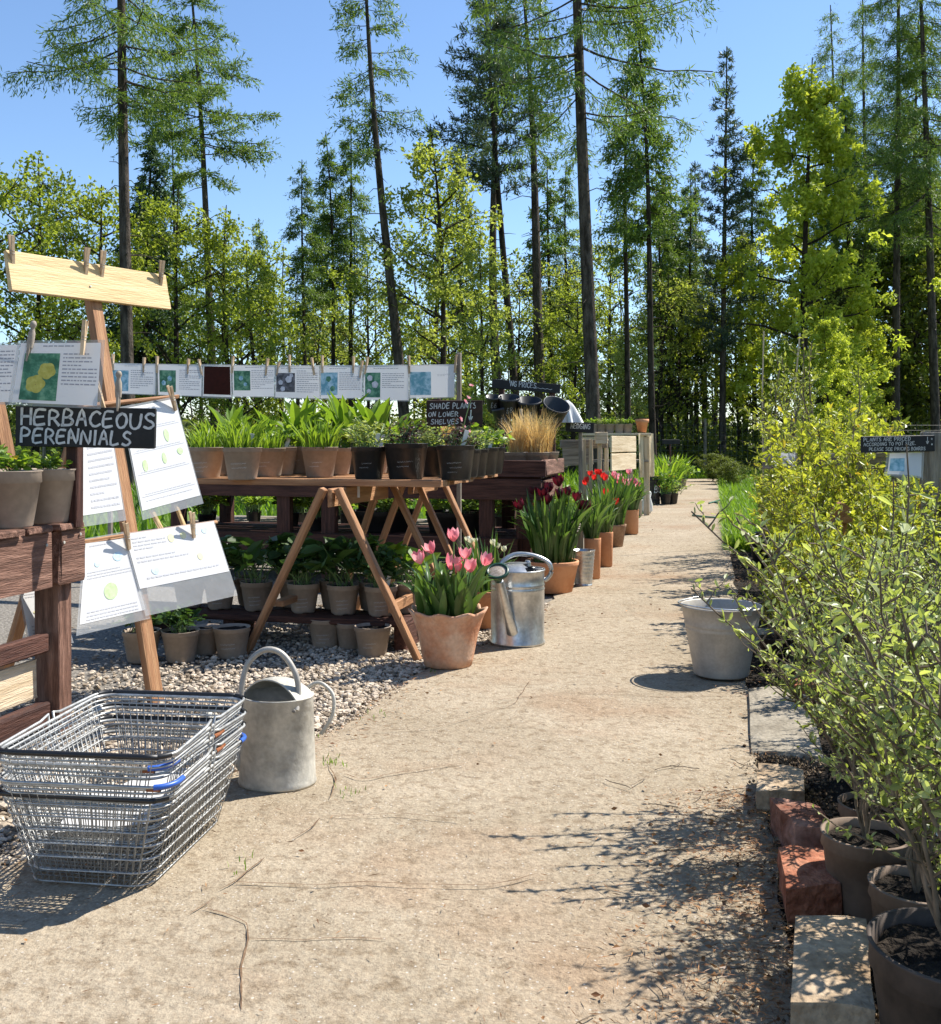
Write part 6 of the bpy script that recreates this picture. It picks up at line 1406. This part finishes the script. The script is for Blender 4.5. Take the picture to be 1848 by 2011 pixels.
for i, parts in enumerate((bp3, bp2, bp2, bp1)):
    M = Matrix.Translation((bc[0] + .006 * (i % 2) - .003, bc[1] + (.01, -.004, .006, -.008, 0)[i], .006 + i * .034)) @ Matrix.Rotation(yaw + (.0, .02, -.015, .02, .0)[i], 4, 'Z') @ Matrix.Rotation((0, .006, -.01, .01, .012)[i], 4, 'X')
    t = tag(bpy.data.objects.new('wire_basket', None), f'wire shopping basket, {ords[i]} of the nested stack', 'basket', 'nested wire shopping baskets'); COL.objects.link(t); t.matrix_basis = M
    for nm, k in (('wire_mesh', 'mesh'), ('rim', 'rim')): o = bpy.data.objects.new(nm, parts[k]); COL.objects.link(o); o.parent = t
    if i in (1, 2):
        mb = MB(); mb.addvf(tube([(BW / 2, .02, BH), (BW / 2 + .001, .045, BH), (BW / 2, .075, BH)], .0062, 8)); mb.addvf(tube([(BW / 2 - .02, -BL / 2 + .002, BH), (BW / 2 - .05, -BL / 2, BH)], .0058, 8)); o = bpy.data.objects.new('rust_patch', mb.mesh('rust_patch', 'rust')); COL.objects.link(o); o.parent = t
    for hm, gm in parts['handles']:
        o = bpy.data.objects.new('handle', hm); COL.objects.link(o); o.parent = t
        g_ = bpy.data.objects.new('grip', gm); COL.objects.link(g_); g_.parent = o
t = thing('folded_paper', 'white paper sheets lying inside the wire baskets', 'paper', (bc[0], bc[1], .13))
for k, (dx, dy, a, z) in enumerate(((-.03, -.05, .2, .118), (.04, .06, -.4, .1225))):
    mb = MB(); u, v = np.meshgrid(np.linspace(-.10, .10, 7), np.linspace(-.145, .145, 7)); zz = .010 * np.sin(u * 14 + k) * np.cos(v * 9); i = np.arange(6)[:, None] * 7; j = np.arange(6)[None]
    mb.add(np.stack((u, v, zz + .012), -1).reshape(-1, 3), np.stack((i + j, i + j + 1, i + 8 + j, i + 7 + j), -1).reshape(-1, 4), 0, True); mb.build('sheet', 'paperwarm', t, TR((bc[0] + dx, bc[1] + dy, z), a))

# ------------------------------------------------------------------ hedging shrubs in pots, right of the path
def shrub_mesh(seed, h, spread, nst, ntw, lf, lw, m, rich=True, dens=1.0, lean=(0, 0), bare=.18, twl=.28, stemr=.0055):
    rg = np.random.default_rng(seed); S = MB(); K = MB(); cs_, ds_, Ls = [], [], []
    for i in range(nst):
        a = rg.uniform(0, 6.3) if nst > 1 else 0; k = rg.uniform(.15, 1) * spread
        e = np.array((np.cos(a) * k + lean[0], np.sin(a) * k + lean[1], 1.0)); H = h * rg.uniform(.6, 1.08)
        t = np.linspace(0, 1, 9); wob = np.cumsum(rg.normal(0, .018 * h, (9, 3)), 0); wob[:, 2] = 0; wob -= wob[0]
        p = np.stack((e[0] * H * t ** 1.15, e[1] * H * t ** 1.15, H * t), 1) + wob
        S.addvf(tube(p, stemr * (h / .7) * (1 - .75 * t) + .0012, 5), 0, True)
        pieces = [(p[int(9 * bare) + 1:], 1.0)]
        for j in range(ntw):
            q = rg.uniform(bare, .95); b = np.array([np.interp(q, t, p[:, c]) for c in range(3)]); aa = rg.uniform(0, 6.3)
            d = unit(np.array((np.cos(aa), np.sin(aa), rg.uniform(.25, 1.1)))); L = h * twl * rg.uniform(.4, 1.1) * (1.15 - .6 * q)
            tw = b + d * (L * np.linspace(0, 1, 5))[:, None] + np.cumsum(rg.normal(0, .012 * h, (5, 3)), 0) * .6 + Z * (L * .15 * np.linspace(0, 1, 5) ** 2)[:, None]
            tw[0] = b; S.addvf(tube(tw, [.0024, .002, .0017, .0013, .0008], 4)); pieces.append((tw, .85))
        for (pp, sc_) in pieces:
            ln = np.linalg.norm(np.diff(pp, axis=0), axis=1).sum(); k = max(4, int(ln / (lf * .42) * dens)); q = rg.uniform(.12, 1.0, k) ** .9; tt = np.linspace(0, 1, len(pp))
            c = np.stack([np.interp(q, tt, pp[:, c_]) for c_ in range(3)], 1); ax = unit(pp[-1] - pp[0])
            d = unit(ax * .55 + rg.normal(0, .75, (k, 3)) + Z * .2); cs_.append(c); ds_.append(d); Ls.append(lf * sc_ * rg.uniform(.55, 1.25, k))
    c = np.concatenate(cs_); d = np.concatenate(ds_); L = np.concatenate(Ls) * rg.uniform(.65, 1.3, len(c))
    addleaves(K, leaves(c, d, L, L * lw, rg, .18, rich))
    return S.mesh('stems', 'stem'), K.mesh('foliage', m)
SG = [shrub_mesh(301 + i, .66 + .05 * i, .42, 7, 16, .0265, .38, 'lf_grey', dens=.85, twl=.32, stemr=.003) for i in range(4)]
SY = [shrub_mesh(311 + i, .80 + .06 * i, .32, 8, 14, .044, .44, 'lf_hedge', dens=1.6, twl=.30, stemr=.004) for i in range(4)]
ST = [shrub_mesh(321 + i, 1.35 + .1 * i, .22, 6, 14, .042, .45, 'lf_twig', rich=False, dens=1.0, twl=.24) for i in range(3)]
SF = shrub_mesh(331, .62, .5, 8, 20, .022, .44, 'lf_grey', dens=1.0, lean=(-.25, .1), bare=.22, twl=.30, stemr=.0042)
SW = shrub_mesh(332, .60, .40, 8, 15, .025, .38, 'lf_grey', dens=.9, lean=(-.55, .12), bare=.22, twl=.28, stemr=.0036)
SS = shrub_mesh(333, 1.02, .10, 2, 5, .050, .30, 'lf_grey', dens=.7, bare=.45, twl=.16, stemr=.003)
def hedging(meshes, x, d, label, group, pot='hedge', s=1.0, ps=1.0, rz=0.0, name='potted_shrub', z=-.018):
    t = thing(name, label, 'potted shrub', (x, d, z), 0, group); me, r, h = POTS[pot]
    obj('pot', me, t, TR((x, d, z), 0, ps)); obj('soil', SOIL[pot], t, TR((x, d, z), 0, ps))
    for nm, q in zip(('stems', 'foliage'), meshes): obj(nm, q, t, TR((x, d, z + h * ps * .88), rz, s))
    return t
GH = 'grey-green hedging shrubs in pots'; GY = 'yellow-green hedging shrubs in pots'; GTW = 'tall twiggy hedging plants in pots'
hedging(SF, .752, 1.574, 'sparse shrub in the dusty black pot at the bottom right corner', GH, 'front_dusty', 1.0, 1.0, 0)
hedging(SG[2], 1.02, 1.70, 'grey-green shrub at the right edge beside the bottom right corner pot', GH, 'brown', .95, 1, 3.1)
hedging(SG[0], .850, 1.94, 'grey-green shrub in the brown pot right behind the corner pot', GH, 'brown', .95, 1, 1.0)
hedging(SG[1], .842, 2.17, 'grey-green shrub in the brown pot beside the red brick', GH, 'brown', .85, 1.05, 2.0)
hedging(SW, .955, 2.42, 'grey-green shrub leaning out over the grey slab', GH, 'brown', .95, .9, 0)
hedging(SW, 1.14, 2.72, 'grey-green shrub whose long branch crosses the zinc bucket', GH, 'brown', 1.22, 1, -.12)
k = 0
for (x, d, s) in sorted(((1.05, 2.05, .95), (1.22, 2.35, 1.0), (1.05, 2.55, .9), (1.40, 2.65, 1.05), (1.18, 3.0, .92), (1.32, 2.95, 1.0), (1.60, 2.95, 1.05), (1.40, 3.4, .9), (1.85, 3.3, 1.0), (1.62, 3.75, .9), (1.28, 1.7, .9), (1.5, 2.3, 1.0)), key=lambda q: q[0] - .24 * q[1]):
    hedging(SG[k % 4], x, d, f'small-leaved grey-green shrub in the front block of pots, {ORD[k]} counted from the path side', GH, 'hedge', s * .82, .9, k * 1.7); k += 1
hedging(SS, 1.08, 2.62, 'single tall shoot with felted leaves rising in front of the pricing sign', GH, 'brown', .88, .9, .4)
hedging(SS, 1.42, 3.15, 'second tall shoot left of the grey timber posts', GH, 'brown', .78, .9, 2.4)
k = 0; YL = [4.35, 4.3, 4.3, 4.8, 4.75, 4.7, 5.25, 5.2, 5.15, 5.75, 5.7, 5.6, 6.3, 6.2, 6.9, 6.8, 3.95, 4.3, 5.0, 4.55]; RK = np.argsort(np.argsort(YL, kind='stable'), kind='stable')
for (x, d, s) in ((1.50, 4.35, .72), (1.78, 4.3, .8), (2.08, 4.3, .8), (1.58, 4.8, .78), (1.88, 4.75, .85), (2.2, 4.7, .85), (1.70, 5.25, .85), (2.0, 5.2, .92), (2.32, 5.15, .9), (1.86, 5.75, .92), (2.15, 5.7, .98), (2.5, 5.6, .9), (2.0, 6.3, .95), (2.32, 6.2, 1.0), (2.2, 6.9, 1.0), (2.55, 6.8, .95), (1.52, 3.95, .62), (2.4, 4.3, .8), (2.7, 5.0, .8), (1.36, 4.55, .5)):
    hedging(SY[k % 4], x, d, f'yellow-green hedging shrub in the block beside the path, {ORD[RK[k]]} nearest to the camera', GY, 'hedge', s * (.90 if d < 5.7 else 1.08), 1.0 if k != 19 else .7, k * 1.3); k += 1
k = 0
for (x, d, s) in ((2.35, 7.6, .95), (2.65, 8.0, 1.0), (2.55, 8.6, 1.05), (2.9, 8.4, .9), (3.0, 9.3, 1.0), (3.3, 9.0, .9)):
    hedging(ST[k % 3], x, d, f'tall twiggy hedging plant behind the yellow-green block, {ORD[k]} from the path', GTW, 'hedge', s, 1.1, k * 1.9); k += 1
k = 0
for (x, d, s) in sorted(((2.9, 6.2, .8), (3.3, 6.6, .8), (3.6, 6.0, .8), (3.1, 7.2, .85), (3.8, 7.4, .8), (4.2, 6.8, .8), (4.5, 8.0, .9), (3.9, 8.6, .9)), key=lambda q: q[0] / q[1]):
    hedging(SY[k % 4], x, d, f'hedging shrub in the back rows beyond the grey rail, {ORD[k]} from the left', GY, 'hedge', s, 1.0, k * 1.1); k += 1
for i, (x, d) in enumerate(((2.36, 8.15), (2.48, 8.55), (2.62, 8.95))):
    hedging(ST[i], x, d, ('front', 'middle', 'rear')[i] + ' black pot of bare twigs on the edge of the grass verge', 'black pots on the grass verge', 'black_big', .36, 1.1, i, name='potted_shrub')
# small white plant label lying among the front shrubs
t = thing('plant_label', 'white plastic plant label lying over the pots at the right', 'label', (1.02, 2.0, .22)); mb = MB(); cbox(mb, .20, .05, .0012, .0004); mb.build('tag', 'label', t, TR((1.02, 2.08, .235), .35, 1, .25, -.2))

# ------------------------------------------------------------------ edging bricks, stones and slab
def block(name, label, cat, corners, ztop, zbot, m, rg, group=None, rough=.0016, div=4):
    """rough block from its four top corners (x, y), counter-clockwise"""
    c = np.asarray(corners, float); n = div; V = []
    ctr = c.mean(0)
    for zi in range(3):
        z = (zbot, (ztop + zbot) / 2, ztop)[zi]
        for i in range(4):
            for k in range(n): p = c[i] + (c[(i + 1) % 4] - c[i]) * k / n; q = ctr + (p - ctr) * (1.0 if zi < 2 else .975); V.append((*(q + rg.normal(0, rough, 2)), z + (rg.normal(0, rough * .6) if zi else 0) - (.003 if zi == 2 and k == 0 else 0)))
    N = 4 * n; F = []
    for zi in range(2):
        for j in range(N): F.append((zi * N + j, zi * N + (j + 1) % N, (zi + 1) * N + (j + 1) % N, (zi + 1) * N + j))
    V2 = [V[2 * N + j] for j in range(N)]; inner = [tuple(np.r_[(ctr + (np.array(v[:2]) - ctr) * .72), ztop + .002 + rg.normal(0, rough * .5)]) for v in V2]
    b0 = len(V); V += inner; V.append((*ctr, ztop + .003))
    T = []
    for j in range(N): F.append((2 * N + j, 2 * N + (j + 1) % N, b0 + (j + 1) % N, b0 + j)); T.append((b0 + j, b0 + (j + 1) % N, b0 + N))
    mb = MB(); o = np.r_[ctr, 0]; mb.add(np.array(V) - o, F); mb.F.append((np.array(T), 0, False))
    return tag(mb.build(name, m, None, TR(o)), label, cat, group)
rg = np.random.default_rng(81)
g2 = lambda x, y, z: G(x, y, z)[:2]
block('stone_block', 'long buff stone block edging the bed at the bottom right', 'stone', (g2(1553, 1966, .1), g2(1717, 1982, .1), g2(1702, 1800, .1), g2(1559, 1792, .1)), .10, -.02, 'stone', rg)
block('brick', 'red brick lying flat between the buff stone and the brown brick', 'brick', (g2(1546, 1748, .075), g2(1653, 1734, .075), g2(1628, 1665, .075), g2(1528, 1660, .075)), .075, .004, 'brick', rg)
block('brick', 'chipped brown brick tilted beside the brown pots', 'brick', (g2(1560, 1628, .075), g2(1640, 1640, .075), g2(1610, 1580, .085), g2(1513, 1566, .085)), .085, -.01, 'brickbrown', rg, rough=.003)
block('stone_block', 'pale pinkish stone block at the near end of the grey slab', 'stone', (g2(1484, 1552, .06), g2(1580, 1553, .06), g2(1578, 1508, .06), g2(1488, 1495, .06)), .06, -.02, 'stone', rg)
block('paving_slab', 'flat grey slab lying beside the path behind the stone blocks', 'slab', (g2(1474, 1474, .012), g2(1618, 1488, .012), g2(1586, 1342, .012), g2(1468, 1350, .012)), .014, -.02, 'slab', rg, rough=.0018)
block('brick', 'dark red brick in the shade behind the zinc bucket', 'brick', (g2(1560, 1345, .05), g2(1660, 1345, .05), g2(1650, 1312, .05), g2(1560, 1312, .05)), .05, -.02, 'brick', rg)
for i, (x, y) in enumerate(((1485, 1242), (1500, 1262), (1520, 1280))):
    block('slate_offcut', ('upper', 'middle', 'lower')[i] + ' dark slate piece by the path edge beyond the bucket', 'slate', (g2(x - 22, y + 5, .02), g2(x + 40, y + 7, .02), g2(x + 38, y - 9, .02), g2(x - 18, y - 8, .02)), .02 + .01 * i, -.015, 'slab', rg, 'slate pieces')

# ------------------------------------------------------------------ rail, posts, sign and card on the right
t = thing('timber_rail', 'weathered grey rail and posts standing in the hedging', 'rail', G(1766, 1260))
beam('rail', P(1500, 906, 6.5), P(1752, 905, 5.6), .03, .092, 'woodgrey', t)
beam('post', np.r_[P(1766, 900, 5.6)[:2], -.02], P(1766, 905, 5.6), .075, .07, 'woodgrey', t, up=A)
beam('post', np.r_[P(1836, 900, 4.7)[:2], -.02], P(1836, 848, 4.7), .11, .085, 'woodgrey', t, up=A)
beam('brace', np.r_[P(1812, 900, 4.75)[:2], .1], P(1822, 890, 4.75), .06, .05, 'woodtan', t, up=A)
rg = np.random.default_rng(54)
o = P(1692, 889, 4.62); x = P(1837, 887, 4.62) - o; y = P(1691, 857, 4.62) - o
t, b, fn, X, Y = sign_board('lettered_sign', 'black sign lettered PLANTS ARE PRICED ACCORDING TO POT SIZE at the right', o, x, y, .014, 'chalkboard')
mb = MB()
lettering(mb, 'PLANTS ARE PRICED', .010, .050, .0165, .0105, .0036, .0027, fn, rg, drift=.0002)
lettering(mb, 'ACCORDING TO POT SIZE.', .010, .029, .0145, .0092, .0034, .0024, fn, rg, drift=.0002)
lettering(mb, 'PLEASE SEE PRICING BOARDS', .034, .008, .0145, .0085, .0030, .0024, fn, rg)
lettering(mb, 'v', .292, .036, .03, .013, .003, .0028, fn, rg); lettering(mb, 'o', .313, .050, .016, .012, .003, .003, fn, rg); lettering(mb, 'o', .313, .026, .016, .012, .003, .003, fn, rg)
mb.build('lettering', 'chalk', b)
rg = np.random.default_rng(64)
card('curled laminated card with a faded blue picture pinned under the pricing sign', (P(1748, 890, 4.66), P(1810, 889, 4.66), P(1806, 938, 4.66), P(1745, 930, 4.64)), [('photo', .04, .25, .45, .85, 'photoblue')], rg=rg, bulge=.02)
card('white laminated card pinned to the left end of the grey rail', (P(1520, 889, 6.3), P(1562, 889, 6.15), P(1562, 921, 6.15), P(1520, 921, 6.3)), [('text', .1, .2, .9, .8, 6)], rg=rg)
t = thing('half_barrel', 'brown half-round timber end showing through the yellow-green shrubs', 'barrel', np.r_[P(1654, 1000, 5.0)[:2], 0])
mb = MB(); a = np.linspace(0, np.pi, 17); q = P(1654, 1028, 5.0); V = [q + C * .056 * np.cos(k) + Z * .1 * np.sin(k) for k in a]; V2 = [v + A * .12 for v in V]; n = 17
mb.add(V + V2, [(i, i + 1, n + i + 1, n + i) for i in range(n - 1)]); mb.F.append((np.array([list(range(n))]), 0, False)); mb.build('end_board', 'woodtan', t)
p = P(1654, 1027, 5.05); beam('stake', np.r_[p[:2], 0], np.r_[p[:2], p[2]], .04, .03, 'woodtan', t, up=A)
for i, (px, d, y0, y1, lb) in enumerate(((1500, 9.5, 650, 900, 'left bamboo cane standing in the twiggy plants'), (1563, 9.2, 655, 900, 'right bamboo cane standing in the twiggy plants'))):
    mb = MB(); mb.addvf(tube([np.r_[P(px, y1, d)[:2], .0], P(px - 3, (y0 + y1) / 2, d), P(px + (8 if i else 0), y0, d)], .007, 6)); tag(mb.build('bamboo_cane', 'woodcream'), lb, 'cane', 'bamboo canes')
# green hose
mb = MB(); hp = [G(x, y) + Z * .014 for x, y in ((1360, 1014), (1400, 1018), (1422, 1012), (1428, 998), (1405, 988), (1392, 990), (1412, 984), (1428, 975), (1424, 955), (1416, 948), (1420, 942))]
mb.addvf(tube(spline(hp, 60), .012, 7), 0, True); t = tag(mb.build('garden_hose', 'hose'), 'dark green hose looping over the right edge of the path', 'hose')

# ------------------------------------------------------------------ far end of the display
rg = np.random.default_rng(55)
D9 = 8.8
o = P(966, 761, D9); x = P(1100, 774, D9) - o; y = P(967, 743, D9) - o
t, b, fn, X, Y = sign_board('lettered_sign', 'long black board lettered HEDGING PRICES with black pots hung beneath', o, x, y, .02, 'chalkboard')
mb = MB(); lettering(mb, 'HEDGING PRICES', .03, .030, .044, .022, .007, .0065, fn, rg); pts = [(.34 + .02 * k, .03 + (.006 if k % 2 else 0)) for k in range(10)]; ribbon(mb, pts, .0035, fn, rg); mb.build('lettering', 'chalk', b)
for px in (985, 1085): beam('post', np.r_[P(px, 760, D9 + .04)[:2], -.03], P(px, 756, D9 + .04), .05, .04, 'wooddark', t, up=A)
beam('back_rail', P(962, 806, D9 + .05), P(1102, 812, D9 + .05), .02, .05, 'wooddark', t)
def hung_pot(px, py, r, h, lb, text, tilt, d=D9 - .10):
    q = P(px, py, d); t = thing('hanging_pot', lb, 'pot', q, 0, 'black sample pots hung under the hedging prices board')
    mb = MB(); V, F = lathe([(0, 0), (r * .74, 0), (r * .76, .006), (r * .96, h * .86), (r, h * .88), (r * 1.03, h), (r * .98, h), (r * .74, .02), (0, .012)], 30); mb.add(V, F, 0, True)
    M = TR(q, 0, 1, tilt[0], tilt[1]); p_ = mb.build('pot', 'potblack', t, M)
    mb = MB()
    def fn(uv): rr = r * (.76 + .2 * uv[:, 1] / h) + .002; a = -np.pi / 2 + uv[:, 0] / r; return np.stack((rr * np.cos(a), rr * np.sin(a), uv[:, 1]), 1)
    lettering(mb, text, -.03, h * .35, .05, .026, .008, .005, fn, rg); mb.build('lettering', 'chalkdim', p_, M)
hung_pot(969, 807, .068, .13, 'leftmost black pot hung under the hedging prices board', '£6', (.35, 0))
hung_pot(999, 819, .092, .18, 'second black pot hung under the hedging prices board', '£8', (.35, 0))
hung_pot(1037, 829, .108, .20, 'third black pot hung under the hedging prices board', '£9', (.35, .02))
hung_pot(1081, 829, .115, .19, 'rightmost black pot hung sideways under the hedging prices board', '£12', (.6, .3))
hung_pot(993, 846, .078, .21, 'lower black pot hung askew below the others', '£4', (.15, -.25))
t = thing('stake', 'pale stake standing in front of the hung black pots', 'stake', P(1023, 850, 8.2)); beam('shaft', np.r_[P(1023, 850, 8.2)[:2], .3], P(1023, 803, 8.2), .024, .02, 'woodcream', t, up=A)
# fleece draped over a cane
t = thing('fleece_cover', 'white fleece cover draped to a point behind the HEDGING sign', 'cover', P(1116, 830, 9.4))
mb = MB(); k, n = 8, 36; V = []
for i in range(k):
    s = i / (k - 1)
    for j in range(n):
        a = j * 2 * np.pi / n; r = (.02 + .085 * s ** .55) * (1 + (.26 * np.sin(a * 7) + .14 * np.sin(a * 11 + 1)) * s ** .5); q = P(1112 + 7 * s, 786 + 44 * s, 9.4); V.append(q + np.array((r * np.cos(a), r * np.sin(a), 0)))
mb.add(V, [(i * n + j, i * n + (j + 1) % n, (i + 1) * n + (j + 1) % n, (i + 1) * n + j) for i in range(k - 1) for j in range(n)], 0, True); mb.build('cloth', 'fleece', t)
# timber stand with the HEDGING sign
DH = 9.6
t = thing('timber_stand', 'pale slatted timber stand behind the HEDGING sign', 'stand', np.r_[P(1165, 930, DH)[:2], 0])
for px, d in ((1147, DH), (1160, DH), (1177, DH), (1191, DH + .1)): beam('leg', np.r_[P(px, 930, d)[:2], -.03], P(px, 862, d), .035, .03, 'woodcream', t, up=A)
beam('top_block', P(1169, 860, DH - .03), P(1193, 860, DH - .03), .08, .11, 'woodcream', t); beam('cross_rail', P(1100, 872, DH + .1), P(1196, 872, DH + .1), .03, .08, 'woodgrey', t); beam('cross_rail', P(1105, 893, DH + .35), P(1165, 890, DH + .35), .02, .22, 'woodgrey', t)
beam('cross_rail', P(1140, 930, DH + .03), P(1196, 932, DH + .03), .03, .06, 'woodcream', t)
o = P(1111, 848, DH - .1); x = P(1166, 850, DH - .1) - o; y = P(1112, 828, DH - .1) - o
t, b, fn, X, Y = sign_board('lettered_sign', 'small black sign lettered HEDGING on the pale timber stand', o, x, y, .016, 'chalkboard')
mb = MB(); lettering(mb, 'HEDGING', .045, .034, .048, .021, .0075, .0062, fn, rg); mb.build('lettering', 'chalk', b)
beam('post', np.r_[P(1140, 850, DH - .06)[:2], -.03], P(1140, 832, DH - .06), .035, .03, 'woodgrey', t, up=A)
# potting bench with hessian
DB = 13.4
t = thing('potting_bench', 'tall potting bench with a hessian cloth hanging down its right end', 'bench', np.r_[P(1225, 950, DB)[:2], 0])
for k in range(3): beam('top_board', P(1140, 853, DB + .2 * k), P(1277, 853, DB + .2 * k), .18, .03, 'woodcream', t)
beam('front_rail', P(1145, 868, DB - .06), P(1246, 868, DB - .06), .03, .14, 'woodcream', t)
for k, (ya, hh_) in enumerate(((872, .20), (906, .21))):
    pz = P(1222, ya, 13.0)[2]; beam('side_panel', np.r_[P(1200, 900, 12.45)[:2], pz], np.r_[P(1248, 900, 13.2)[:2], pz], .02, hh_, 'woodcream', t)
for px in (1150, 1238, 1270): beam('leg', np.r_[P(px, 900, DB)[:2], -.03], P(px, 858, DB), .07, .07, 'woodcream', t, up=A)
beam('shelf', P(1150, 905, DB + .2), P(1268, 905, DB + .2), .5, .03, 'woodgrey', t); beam('brace', P(1210, 880, DB - .1), P(1240, 862, DB - .1), .05, .05, 'wooddark', t)
mb = MB(); nu, nv = 22, 9; V = []
for j in range(nv + 1):
    for i in range(nu + 1):
        u, v = i / nu, j / nv; q = P(1249, 851 + 84 * v, DB - .14) + np.array((.25, .33, 0)) * u; q[2] = P(1249, 851 + 84 * v, DB - .14)[2]; V.append(q + np.array((.8, -.6, 0)) * .022 * np.sin(u * 26 + v * 1.5) * (.3 + v) + C * .03 - Z * .02 * np.sin(u * 9) * v)
mb.add(V, [(j * (nu + 1) + i, (j + 1) * (nu + 1) + i, (j + 1) * (nu + 1) + i + 1, j * (nu + 1) + i + 1) for j in range(nv) for i in range(nu)], 0, True); mb.build('hessian_cloth', 'hessian', t)
t2 = thing('terracotta_pot', 'empty terracotta pot standing on the right end of the potting bench', 'pot', P(1261, 851, DB + .1)); q = P(1261, 849, DB + .1)
mb = MB(); V, F = lathe([(0, 0), (.055, 0), (.078, .125), (.088, .127), (.09, .175), (.08, .175), (.07, .1), (0, .02)], 30); mb.add(V, F, 0, True); mb.build('pot', 'terra', t2, TR(q))
for i, (px, hb) in enumerate(((1164, 'geum'), (1180, 'grey'), (1197, 'geum'), (1216, 'grey'), (1232, 'geum'))):
    potted('beige', hb, P(px, 850.5, DB + .05), ('first', 'second', 'third', 'fourth', 'fifth')[i] + ' small pot from the left on the potting bench', 'small pots on the potting bench', s=.75, hs=.9)
# dark bin, sack, pots at the end
c = G(1285, 990); t = thing('slatted_bin', 'dark slatted bin with the letters BO beside the path', 'bin', c)
h, r = .42, .098
for i in range(18):
    a = i * 2 * np.pi / 18; q = c + np.array((r * np.cos(a), .1 + r * np.sin(a), 0)); mb = MB(); cbox(mb, .032, .01, h, .002, jit=.001); mb.build('stave', 'woodgrey' if False else 'potdusty', t, TR(q + Z * h / 2, a + math.pi / 2))
for z in (.06, h * .5, h - .05):
    mb = MB(); p = [c + np.array(((r + .008) * np.cos(a), .1 + (r + .008) * np.sin(a), z)) for a in np.arange(24) * 2 * np.pi / 24]; mb.addvf(tube(p, .008, 5, closed=True)); mb.build('hoop', 'potblack', t)
mb = MB()
def fnb(uv): a = -np.pi / 2 + uv[:, 0] / r; return np.stack((c[0] + (r + .012) * np.cos(a), c[1] + .1 + (r + .012) * np.sin(a), uv[:, 1]), 1)
lettering(mb, 'BO', .0, .175, .095, .045, .02, .014, fnb, rg); mb.build('lettering', 'chalk', t)
c = G(1269, 1008); t = thing('white_sack', 'slumped white sack beside the pink and white tulips', 'sack', c)
mb = MB(); V, F = lathe([(0, 0), (.07, 0), (.085, .03), (.075, .12), (.055, .2), (.045, .25), (.05, .275), (.02, .262)], 26); V = V.copy(); V += .012 * np.sin(V[:, ::-1] * 60) ; V[:, 0] += V[:, 2] * .12; mb.add(V, F, 0, True); mb.build('sack', 'bag', t, TR(c + np.array((0, .08, .01))))
c = G(1254, 1014); t = thing('plastic_tub', 'pale plastic cylinder tucked behind the orange terracotta pot', 'tub', c); mb = MB(); V, F = lathe([(0, 0), (.05, 0), (.055, .2), (.06, .2), (.06, .215), (.05, .215), (.045, .1)], 24); mb.add(V, F, 0, True); mb.build('body', 'galvdull', t, TR(c + np.array((0, .05, 0))))
for i, (px, py, hb, pot, lb, k) in enumerate(((1307, 990, 'seed2', 'black', 'black pot of leafy stems just right of the slatted bin', 1.6), (1321, 989, 'grey', 'black', 'small black pot at the path edge beyond the bin', 1.5), (1308, 972, 'lettuce2', 'black_big', 'pot of tall fresh green shoots behind the bin', 3.0), (1328, 965, 'seed2', 'black_big', 'black pot of bright shoots farther along the path', 2.0),
        (1322, 952, 'lettuce2', 'black_big', 'pot of tall grassy shoots at the far left path edge', 3.2), (1340, 955, 'geum', 'beige', 'farthest pot along the left path edge', 2.0), (1300, 950, 'lettuce', 'black_big', 'tall grassy pot beneath the dark sign post', 3.5))):
    g = G(px, py); potted(pot, hb, g, lb, 'pots at the far end of the path', hs=k * 1.2, s=1.0)
t = thing('sign_post', 'thin dark post with a small blank board near the end of the path', 'sign', G(1316, 965)); p = G(1316, 958); beam('post', p, P(1316, 868, p[1]), .03, .03, 'wooddark', t, up=A); beam('board', P(1300, 868, p[1] - .03), P(1335, 868, p[1] - .03), .02, .10, 'chalkboard', t)
# brush pile at the end of the path
rgb = np.random.default_rng(91)
for i, (px, d, s) in enumerate(((1400, 24.0, 1.0), (1425, 22.5, .9), (1440, 20.5, .85))):
    t = plant_tree('bush', ('far', 'middle', 'near')[i] + ' dark evergreen bush at the right side of the path end', underA, px, d, i * 2, 0, (.16 * s, .16 * s, .095 * s), group='dark bushes at the path end', cat='bush')
